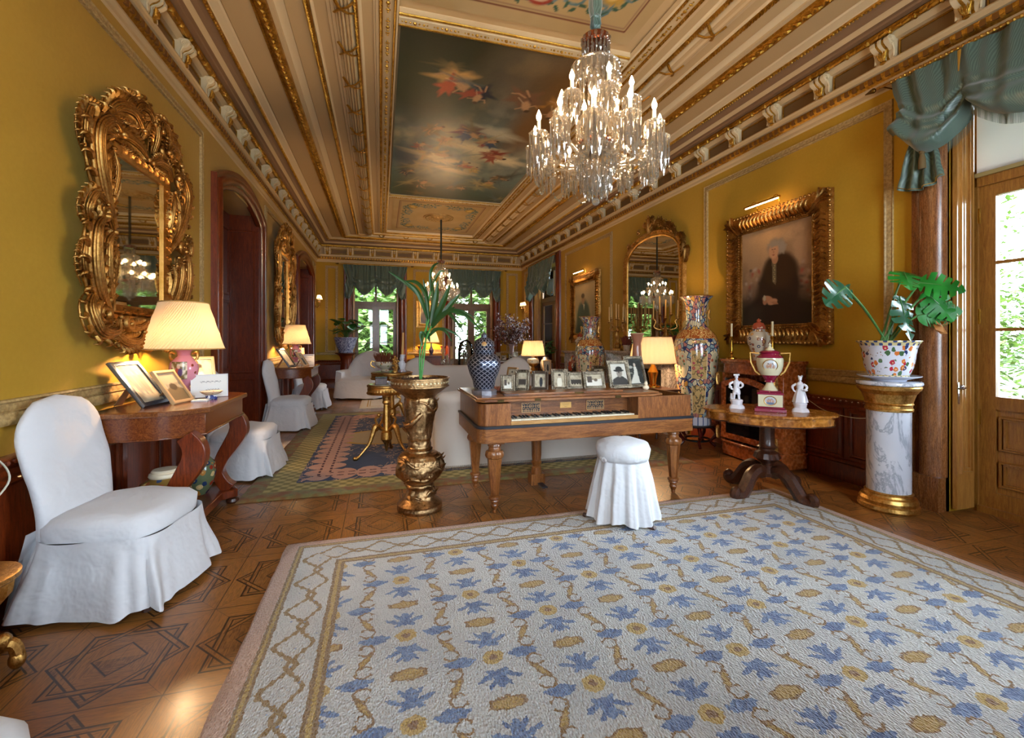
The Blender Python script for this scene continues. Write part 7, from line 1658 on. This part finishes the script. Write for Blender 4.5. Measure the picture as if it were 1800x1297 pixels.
fig('white glazed figurine of a lady in a full skirt, right of the crimson urn', (3.46, 3.02, .746), rad(-50), True)

# ================================================================ marble pedestal with monstera
PD = (3.97, 2.66)
g = G('veined_marble'); n = g.noise(3.2, 8, .68, dist=1.4, v=g.scl(g.P, (1,1,.55))); v1_ = ((n-.5).abs()).st(0, .045); g.set(base=g.mix(v1_, 'a4a8b4', g.mix(g.noise(2.2, 3).st(.3, .7), 'd2d3dc', 'e6e5ea')), rough=.14, coat=.4); MARB = g.mat
t = thing('marble_pedestal', 'white veined marble column with gilded capital and base beside the garden door', 'pedestal', (PD[0], PD[1], 0)); t.scale = (.80, .80, 1)
m = MB(); m.lathe([(.0,0), (.245,0), (.255,.015), (.25,.04), (.235,.05), (.24,.075), (.225,.1), (.2,.11), (.195,.125), (.2,.135), (.185,.145)], 64); part('gilt_base', m, GILT, t)
m = MB(); m.lathe([(.182,.14), (.182,.80)], 64, caps=False); part('shaft', m, MARB, t)
m = MB(); m.lathe([(.183,.79), (.195,.795), (.198,.81), (.188,.82), (.19,.84), (.2,.85), (.19,.86)], 64); m.lathe([(.19,.86), (.195,.88), (.215,.93)], 72, rf=lambda a,z,r: r*(1+.02*sin(24*a+z*80))); m.lathe([(.215,.93), (.225,.935), (.24,.955), (.255,.965), (.262,.985), (.25,1.0), (.0,1.0)], 64); part('gilt_capital', m, GILT, t)
m = MB(); m.lathe([(.0,1.0), (.262,1.0), (.27,1.01), (.268,1.025), (.26,1.03), (.0,1.03)], 64); part('marble_top', m, MARB, t)
q = thing('saucer_plate', 'wide white plate under the floral cachepot on the marble column', 'plate', (PD[0], PD[1], 1.031)); q.scale = (.80, .80, 1); m = MB(); m.lathe([(.0,0), (.14,0), (.15,.012), (.25,.035), (.262,.042), (.258,.045), (.15,.022), (.0,.02)], 56); part('plate_body', m, simple('white_plate', 'd8dcea', .12, coat=.5), q); m = MB(); m.tube([(.26*cos(a*PI/24), .26*sin(a*PI/24), .0435) for a in range(49)], .003, 5, caps=False); part('plate_rim', m, simple('white_plate', 'd8dcea'), q)
t = thing('monstera_plant', 'split-leaf monstera in a white cachepot painted with butterflies and peonies', 'plant', (PD[0], PD[1], 1.053))
m = MB(); m.lathe([(.0,.0), (.165,.0), (.172,.012), (.165,.022), (.2,.1), (.215,.18), (.225,.24), (.245,.28), (.268,.298), (.266,.304), (.24,.29), (.215,.26), (.0,.25)], 64, sx=.80, sy=.80)
g = G('cachepot_enamel'); th = g.math('ARCTAN2', g.y, g.x); vx = g.vec(th*.21, g.z, 0.0); d1 = g.vor(18, v=vx); cc = g.vor(18, v=vx, out='Color'); sp = g.N.new('ShaderNodeSeparateColor'); g.L.new(cc.k, sp.inputs[0]); q1, q2 = E(g, sp.outputs[0]), E(g, sp.outputs[1]); w8 = (g.noise(50, 3)-.5)*.5
base = g.mix((d1+w8 < .38), 'dfe0ea', g.mix(q1 > .62, g.mix(q1 > .3, '4a6a44', 'd87838'), g.mix(q2 > .5, 'b8283c', '2c3c6c'))); base = g.mix((d1+w8 < .14)*(q1 > .5), base, 'e8c090'); d2 = g.vor(34, v=vx); base = g.mix((d2 < .16)*(g.noise(8, 1, v=vx) > .5), base, g.mix(q2, '3a5a3c', '8a5a3c'))
rim = (g.z > .265).max(g.z < .03); base = g.mix(rim, base, g.mix((th*22).sin()*((g.z*120).sin()) > .2, 'e4d49c', '3c4c7c')); g.set(base=base, rough=.12, coat=.6)
part('cachepot', m, g.mat, t)
m = MB(); m.lathe([(.0,.255), (.172,.255)], 32, caps=False); part('soil', m, MAT.get('soil') or simple('soil3', '3c281a', .9), t)
g = G('monstera_leaf'); g.set(base=g.mix(g.noise(5, 2).st(.3, .7), '146018', '268a2a'), rough=.42, spec=.4); MLF = g.mat
g = G('monstera_dark'); g.set(base=g.mix(g.noise(5, 2).st(.3, .7), '1c4a2c', '2c5c40'), rough=.22, spec=.9); MLD = g.mat
PKM = 215.8
def mp_(px, py, dd=0): return RV*((px-1565)/PKM)+FVv*dd+Vector((0, 0, (598-py)/PKM+1.36-1.053))
def mleaf(base, tip, side, size, mat, slits=6, cup=.12, stem0=(1560,598,0)):
    B, Tp = mp_(*base), mp_(*tip); ax = Tp-B; L = ax.length; ax.normalize(); sd = Vector(side).normalized(); sd = (sd-ax*sd.dot(ax)).normalized(); nr = ax.cross(sd)
    m = MB(); n = 64
    for s in (-1, 1):
        vs, fs = [], []
        for i in range(n+1):
            q = i/n; w_ = size*(sin(PI*min(1,q**.8*.97+.03)))**.75*(1.05-.35*q); edge = w_
            k = (q*slits*1.0) % 1
            sl = 1 if (k > .72 and .12 < q < .9) else 0
            inner = w_*.34
            e = inner if sl else edge
            back = -.14*L*(1-q)**3
            for v in (0, .34, .67, 1):
                x = min(e, edge*v) if not sl else inner*v
                off = ax*(q*L+(x/size)*back*1.2+x*.35*(0.6)) ; vs.append(tuple(B+off+sd*s*x+nr*(cup*(x*x/size)*-1.0+.02*sin(q*9)*x/size)-Vector((0,0,.25*L*q*q*.5))))
        for i in range(n):
            for j in range(3): a = i*4+j; fs.append((a, a+1, a+5, a+4) if s > 0 else (a, a+4, a+5, a+1))
        m.add(vs, fs)
    lf = part('leaf', m, mat, t, ang=70)
    m = MB(); S = mp_(*stem0); m.tube(bez([tuple(S), tuple((S+B)/2+Vector((0,0,.03))), tuple(B)], 6), .008, 6); m.tube([tuple(B), tuple(B+ax*L*.5)], [.006,.002], 5); part('petiole', m, simple('petiole_green', '4c7c3c', .4), t)
rv = tuple(RV); 
mleaf((1482,506,-.05), (1436,532,-.12), (.35,.3,.85), .15, MLD, 5); mleaf((1484,506,-.02), (1508,516,.05), (.2,-.3,.8), .06, MLD, 3)
mleaf((1592,478,.0), (1566,508,-.20), (.9,.2,.3), .13, MLF, 6, stem0=(1552,600,0)); mleaf((1596,500,-.12), (1636,512,-.3), (.3,.5,.8), .14, MLF, 6, stem0=(1556,600,0))
mleaf((1596,556,-.10), (1648,542,-.22), (-.2,.2,1), .13, MLF, 40, .05, stem0=(1570,600,0)); mleaf((1573,522,-.06), (1570,590,-.18), (1,0,.1), .125, MLD, 6, stem0=(1562,600,0))
mleaf((1582,560,.05), (1556,580,-.05), (.6,.2,.7), .09, MLF, 5, stem0=(1568,602,0)); mleaf((1606,516,-.12), (1634,560,-.22), (.6,-.2,.7), .12, MLF, 6, stem0=(1566,600,0))
m = MB(); m.M = Matrix.Translation(mp_(1618,577,-.2)); 
for i in range(5): m.add([(0,0,.02), (.05*cos(i),.03,.02+.04*sin(i)), (.07*cos(i+.5),.0,.05*sin(i+.5)), (.04*cos(i+1),-.03,.05*sin(i+1))], [(0,1,2,3)])
m.M = None; part('withered_leaf', m, simple('dry_leaf', 'a86a24', .7), t)

# ================================================================ chandeliers
def drop(m, x, y, z, L, r=.006):
    a = random.random()*1.5
    def ring(q, zz): return [(x+q*cos(a+k*PI/2), y+q*sin(a+k*PI/2), zz) for k in range(4)]
    m.loft([ring(r*.25, z), ring(r*.8, z-.01), ring(r*.7, z-L*.72), ring(r*1.15, z-L*.8), ring(r*.08, z-L)], caps=False)
def fringe(m, cx, cy_, z, r, n, L, rr=.0075, bead=True):
    n = max(5, int(n*.78))
    for i in range(n):
        a = 2*PI*i/n; x, y = cx+r*cos(a), cy_+r*sin(a); drop(m, x, y, z-.004, L*(.88+.2*random.random()), rr)
        if bead: m.sph((x, y, z+.004), .009, 5, 4); m.sph((x, y, z-L*.42), .0085, 5, 3, (1,1,.8))
def scallop(m, cx, cy_, z, r):
    m.lathe([(.008,z-.005), (r*.6,z-.002), (r,z+.006), (r*1.04,z+.012), (r*.96,z+.008), (r*.5,z+.003)], 16, (cx,cy_,0), caps=False)
PINKR = simple('copper_lustre_ring', '9a5c40', .12, .9)
def chandelier(label, loc, detail=1.0, sleeve=True):
    t = thing('crystal_chandelier', label, 'chandelier', loc, .21, 'crystal chandeliers')
    # local z = 0 at the lowest tip
    nn = lambda k: max(6, int(k*detail))
    m = MB(); m.lathe([(.03,1.03), (.078,1.03), (.088,1.04), (.088,1.075), (.078,1.085), (.02,1.09)], 28); m.tube([(0,0,1.08), (0,0,1.14)], .012, 8); part('top_ring', m, PINKR, t)
    m = MB()
    for a in range(14): x, y = .088*cos(a*PI/7), .088*sin(a*PI/7); m.sph((x, y, 1.056), .012, 5, 4, (1,1,1.5))
    for r, z, L, n in ((.086,1.03,.075,26), (.078,.975,.08,22), (.06,1.0,.13,14)): fringe(m, 0, 0, z, r, nn(n), L)
    f = part('crown_fringe', m, CRYS, t); f['kind'] = 'stuff'
    m = MB(); scallop(m, 0, 0, .90, .12); scallop(m,0,0,.87,.155)
    for r, z, L, n in ((.115,.90,.09,26), (.15,.87,.13,34), (.155,.80,.06,34), (.10,.82,.12,18)): fringe(m, 0, 0, z, r, nn(n), L)
    f = part('upper_canopy', m, CRYS, t); f['kind'] = 'stuff'
    m = MB(); m.lathe([(.02,.90), (.03,.82), (.05,.78), (.03,.72), (.025,.65), (.045,.6), (.055,.55), (.035,.50), (.03,.42), (.06,.39), (.1,.375)], 16, rf=lambda a,z,r: r*(1+.12*cos(8*a)), caps=False)
    for k in range(8): a = k*PI/4; m.tube(bez([(.03*cos(a),.03*sin(a),.40), (.06*cos(a),.06*sin(a),.52), (.10*cos(a),.10*sin(a),.55), (.12*cos(a),.12*sin(a),.50)], 4), [.02]*6+[.01]*7, 6)
    part('glass_shaft', m, CRYS, t)
    m = MB(); m.lathe([(.07,.365), (.108,.365), (.114,.375), (.114,.40), (.104,.41), (.06,.41)], 28); part('receiver_ring', m, PINKR, t)
    m = MB()
    for a in range(16): x, y = .114*cos(a*PI/8), .114*sin(a*PI/8); m.sph((x, y, .388), .012, 5, 4, (1,1,1.3))
    for r, z, L, n in ((.13,.355,.14,34), (.118,.30,.12,30), (.10,.20,.12,26), (.075,.16,.11,20), (.045,.13,.10,12)): fringe(m, 0, 0, z, r, nn(n), L)
    scallop(m,0,0,.345,.132); m.lathe([(.0,.06), (.03,.07), (.05,.10), (.06,.16), (.09,.2)], 16, caps=False); m.sph((0,0,.02), .026, 8, 6)
    f = part('lower_bowl', m, CRYS, t); f['kind'] = 'stuff'
    ends = []
    for (n, r, zc, ph, z0, sag) in ((6, .225, .645, .2, .46, .06), (12, .395, .405, .35, .40, .13)):
        for k in range(n):
            a = ph+2*PI*k/n; c_, s_ = cos(a), sin(a); P_ = lambda q, z: (q*c_, q*s_, z)
            m = MB(); cl = bez([P_(.05, z0-.03), P_(r*.35, z0-sag), P_(r*.7, z0-sag*.8), P_(r*.97, zc-.07), P_(r, zc-.01)], 5); m.tube(cl, .009, 6)
            m.lathe([(.008,zc-.03), (.014,zc-.02), (.012,zc), (.016,zc+.012)], 8, (r*c_, r*s_, 0)); scallop(m, r*c_, r*s_, zc-.01, .052); arm_ = part('arm', m, CRYS, t)
            m = MB(); fringe(m, r*c_, r*s_, zc-.012, .056, nn(15), .19 if n == 12 else .11); fringe(m, r*c_, r*s_, zc-.03, .034, nn(8), .21 if n == 12 else .15); f = part('drop_fringe', m, CRYS, arm_); f['kind'] = 'stuff'
            m = MB(); m.tube([(r*c_, r*s_, zc+.0), (r*c_, r*s_, zc+.075)], .0115, 10); part('candle_tube', m, simple('white_candle_sleeve', 'f0e6d0', .5), arm_)
            m = MB(); m.lathe([(.008,0), (.015,.018), (.015,.03), (.008,.05), (.001,.066)], 10, (r*c_, r*s_, zc+.076)); part('bulb', m, BULB, arm_)
            if n == 12: ends.append((r*c_, r*s_, zc-.03))
    m = MB()
    for i in range(12):
        a, b = Vector(ends[i]), Vector(ends[(i+1) % 12]); 
        for dz, nb_, fr in ((.22, 14, 1.0), (.13, 11, .80)):
            for j in range(nb_+1):
                q = j/nb_; p = a+(b-a)*q; m.sph((p.x*fr, p.y*fr, p.z-.03-dz*4*q*(1-q)), .0088, 6, 4)
        q = Vector((a.x*.28, a.y*.28, .36))
        for j in range(12): u_ = j/11; p = a+(q-a)*u_; m.sph((p.x, p.y, p.z-.13*4*u_*(1-u_)), .008, 5, 4)
    f = part('bead_festoons', m, CRYS, t); f['kind'] = 'stuff'
    top = 4.24-loc[2]
    if sleeve:
        m = MB(); m.lathe([(.02,1.12), (.034,1.15), (.028,1.2), (.04,1.26), (.036,1.5), (.04,1.8), (.034,top-.02), (.03,top)], 22, rf=lambda a,z,r: r*(1+.16*sin(5*a+z*1.5)+.08*sin(9*a))); part('fabric_sleeve', m, SILKG, t, ang=80)
        m = MB(); m.lathe([(.03,1.19), (.036,1.2), (.03,1.215)], 14); part('sleeve_tie', m, SILKG, t)
    else:
        m = MB(); m.lathe([(.012,1.12), (.018,1.2), (.022,1.5), (.02,1.7), (.024,1.72), (.02,1.74), (.021,top)], 12); part('chain_sleeve', m, simple('dark_green_sleeve', '2c3024', .7), t)
    return t
g = G('green_striped_silk'); st = ((g.x+g.y)*620).sin(); fold = g.noise(3, 3, .6)
g.set(base=g.mix(st.st(-.6, .8)*.5+.25, '32443a', '62796a'), rough=.38, sheen=.5, spec=.6); g.bump(fold*.8+g.noise(14, 3, .6)*.25, .25, .04); SILKG = g.mat
chandelier('large crystal chandelier with lit candle bulbs in the foreground, hanging on a green sleeve', (1.33, 2.634, 2.235), 1.0, True)
chandelier('distant lit crystal chandelier behind the palm leaves, hanging on a thin dark cord', (1.36, 10.66, 2.15), .6, False)

# ================================================================ curtains: ruched silk blinds on gilt poles
YSIL = simple('yellow_ribbon', 'b8862c', .6)
def ruched(label, T, c, w_, ztop, drop_, seed, tails=.25, fr=False, gap=.0, tassel=False):
    t = thing('window_valance', label, 'curtain'); R_ = random.Random(seed)
    h = w_/2; cords = [-.72, 0, .72] if not fr else [-.62, .0, .62]
    def zlow(x):          # x in -1..1
        if abs(x) > abs(cords[0]): q = (abs(x)-abs(cords[0]))/(1-abs(cords[0])); return drop_*(.70+tails*1.9*sin(PI*min(1,q*1.1))**.7*(1-.2*q))
        q = abs(x)/cords[-1]; return drop_*(.64+.34*sin(PI*q))
    def zfull(x): return drop_*1.0
    m = MB(); NU, NV = 150, 46
    def f(u_, v_):
        x = 2*u_-1; L = zlow(x); cx_ = min(abs(x-k) for k in cords)
        z = -L*v_
        vert = .018*sin(x*34+1.5*sin(x*9+seed))*(1-.5*v_)+.010*sin(x*71+seed)*(1-.6*v_)
        puff = .03+.14*v_**1.4*(1-.75*math.exp(-(cx_/.07)**2))
        cat = 0
        if v_ > .45:
            k = (v_-.45)/.55; sw = math.sin(PI*min(1, abs(x)/cords[-1])) if abs(x) < cords[-1] else .5
            cat = .026*sin(k*17+5*sw+seed)*k**.6
            z -= .05*k*sw*sin(k*9)
        if v_ > .9: puff -= .10*((v_-.9)/.1)**1.5
        pinch = 1-.10*math.sin(PI*v_**1.6)*(abs(x) > .72)*(1 if not fr else .6)-.03*v_
        return T(c+h*x*pinch, ztop+.02+z, .09+puff+vert+cat)
    m.grid(f, NU, NV); i0 = 0; jit(m, .012, 6, seed); part('ruched_silk', m, SILKG, t, ang=80)
    m = MB(); m.tube([T(c-h-.10, ztop+.03, .13), T(c+h+.10, ztop+.03, .13)], .012, 10)
    k = int(w_/.035)
    pole = part('pole', m, GILT, t)
    m = MB()
    for i in range(k): 
        e = T(c-h+w_*(i+.5)/k, ztop+.03, .13); m.sph(e, .0165, 6, 4)
    pr_ = part('rope_twist', m, GOLDP, pole)
    for s in (-1,1):
        m = MB(); m.sph(T(c+s*(h+.13), ztop+.03, .13), .022, 8, 6); m.tube([T(c+s*(h+.14), ztop+.03, .13), T(c+s*(h+.20), ztop+.03, .13)], [.02,.004], 8); m.tube([T(c+s*(h+.06), ztop+.03, .13), T(c+s*(h+.06), ztop+.03, .0)], .006, 5); part('finial', m, simple('dark_gilt', '6a4a1c', .35, 1), pole)
    for k in cords:
        m = MB(); x = c+h*k; L = .16; m.tube([T(x, ztop, .15), T(x, ztop-L, .16)], [.012,.004], 4, flat=.3); part('ribbon', m, YSIL, t)
    for s in (-1, 1):      # gathered tail panels at each end
        m = MB(); hh = .26 if not fr else .42
        z0 = ztop-drop_*.62
        def g2(u_, v_, s=s):
            sp_ = (.18+.62*v_**.8)*(.15 if not fr else .26); x = c+s*(h*.86-(.0 if not fr else .05)+(u_-.5)*sp_*1.6); e = .04*abs(u_-.5)*2
            return T(x, z0-(hh+.06*sin(PI*u_)*1.0+drop_*.12)*v_, .12+.03*sin(u_*22)*(.4+.6*v_)+.02*v_)
        m.grid(g2, 36, 14); jit(m, .008, 9, seed+s); tl = part('tail', m, SILKG, t, ang=80)
        m = MB(); pts = [g2(i/20, .97) for i in range(21)]; pts = [(p[0]+(T(0,0,.01)[0]-T(0,0,0)[0]), p[1]+(T(0,0,.01)[1]-T(0,0,0)[1]), p[2]) for p in pts]; m.tube(pts, .006, 4, flat=.4); part('yellow_braid', m, YSIL, tl)
        if fr:
            m = MB(); e = [T(c+s*(h*.80), z0-.30, .16), T(c+s*(h*.80), ztop-drop_*1.02, .16), T(c+s*(h*.80), ztop-drop_*1.12, .16)]
            m.tube(e[:2], .004, 5); m.sph(e[1], .022, 8, 6); m.tube([e[1], e[2], tuple(Vector(e[2])-Vector((0,0,.07)))], [.012,.024,.026], 12); part('tassel', m, simple('brown_tassel', '6a5430', .8), t)
    if fr:
        m = MB()
        for i in range(260):
            u_ = .14+.72*i/260; p = f(u_, 1.0); m.tube([(p[0], p[1], p[2]+.01), (p[0]+.004*sin(i), p[1], p[2]-.075)], [.0035,.0015], 3)
        f_ = part('fringe', m, simple('grey_green_fringe', '6c7c74', .8), t); f_['kind'] = 'stuff'
    return t
ruched('green ruched silk valance over the left of the two far windows', TF, -.15, 1.78, 3.50, .86, 1)
ruched('green ruched silk valance over the right of the two far windows', TF, 2.72, 1.78, 3.50, .86, 2)
ruched('green ruched silk valance over the far right side window, seen at a slant', TR, 11.64, 2.1, 3.50, .90, 3)
ruched('big striped green silk valance with fringe and tassel over the garden door', TR, 1.49, 2.62, 3.54, .66, 4, .20, True)

# ================================================================ wall lights
def sconce(label, loc, rz):
    t = thing('wall_light', label, 'lamp', loc, rz, 'twin-arm gilt wall lights')
    m = MB(); m.lathe([(.0,-.0), (.03,-.0)], 8); m.tube(bez([(.01,0,-.16), (.02,0,-.05), (.015,0,.05), (.02,0,.14)], 5), [.012]*4+[.022]*4+[.016]*8, 8); part('backplate', m, GILT2, t)
    for s in (-1,1):
        m = MB(); m.tube(bez([(.02,0,-.06), (.08,s*.05,-.12), (.14,s*.1,-.08), (.14,s*.11,.02)], 6), .009, 7); m.lathe([(.01,.01), (.035,.02), (.015,.035)], 12, (.14,s*.11,0)); ar = part('arm', m, GILT2, t)
        m = MB(); m.tube([(.14,s*.11,.03), (.14,s*.11,.11)], .012, 8); part('candle_tube', m, IVORY, ar)
        m = MB(); m.lathe([(.065,.10), (.04,.20)], 24, (.14,s*.11,0), caps=False); part('lamp_shade', m, shade('sconce_silk', 'f6e8c8', .7) if 'sconce_silk' not in MAT else MAT['sconce_silk'], ar)
        m = MB(); m.sph((.14,s*.11,.15), .016, 8, 6); part('bulb', m, SCB, ar)
    return t
sconce('lit two-armed wall light with small white shades, far end of the left wall', (XL, 13.22, 2.38), 0)
sconce('lit two-armed wall light with small white shades, far end of the right wall', (XR, 13.16, 2.32), PI)
# ---- cables, sockets, bell push
m = MB(); pts = bez([(XL+.06, 2.35, .83), (XL+.12, 2.5, .86), (XL+.12, 2.62, .72), (XL+.10, 2.45, .6), (XL+.09, 2.2, .55), (XL+.07, 1.9, .52)], 8); m.tube(pts, .004, 5)
tag(m.obj('white_cable', simple('cream_cable', 'd8d4c0', .5)), 'thin white cable looping over the left dado behind the nearest chair', 'cable')
m = MB(); m.tube(bez([(XR-.06, 3.62, .74), (XR-.09, 3.4, .66), (XR-.10, 3.1, .64), (XR-.09, 2.85, .70)], 8), .004, 5)
tag(m.obj('cream_cable', simple('cream_cable', 'd8d4c0', .5)), 'cream cable sagging along the right dado behind the marble column', 'cable')
m = MB(); m.box((XR-.008, 2.74, .86), (.016,.05,.1)); tag(m.obj('light_switch', WHITEP, smooth=False, bev=.003), 'white switch plate between the marble column and the garden door casing', 'switch')
m = MB(); m.tube([(XR-.05, 2.76, .80), (XR-.055, 2.76, .30)], .004, 5); m.tube([(XR-.055, 2.76, .42), (XR-.055, 2.76, .28)], [.012,.012], 6); tag(m.obj('curtain_cord', simple('cord_braid', 'a89a5a', .8)), 'knotted braid curtain cord hanging beside the garden door casing', 'cord')
m = MB(); m.box((-1.36, Y1-.008, 2.0), (.06,.016,.1)); 
m = MB(); m.box((XL+.008, 13.5, 1.95), (.016,.06,.11)); tag(m.obj('light_switch', WHITEP, smooth=False, bev=.003), 'white switch plate under the far left wall light', 'switch')
m = MB(); m.box((4.0, Y1-.008, 2.05), (.07,.016,.13)); tag(m.obj('alarm_sensor', CRP, smooth=False, bev=.003), 'small cream sensor box on the far wall right of the right window', 'sensor')
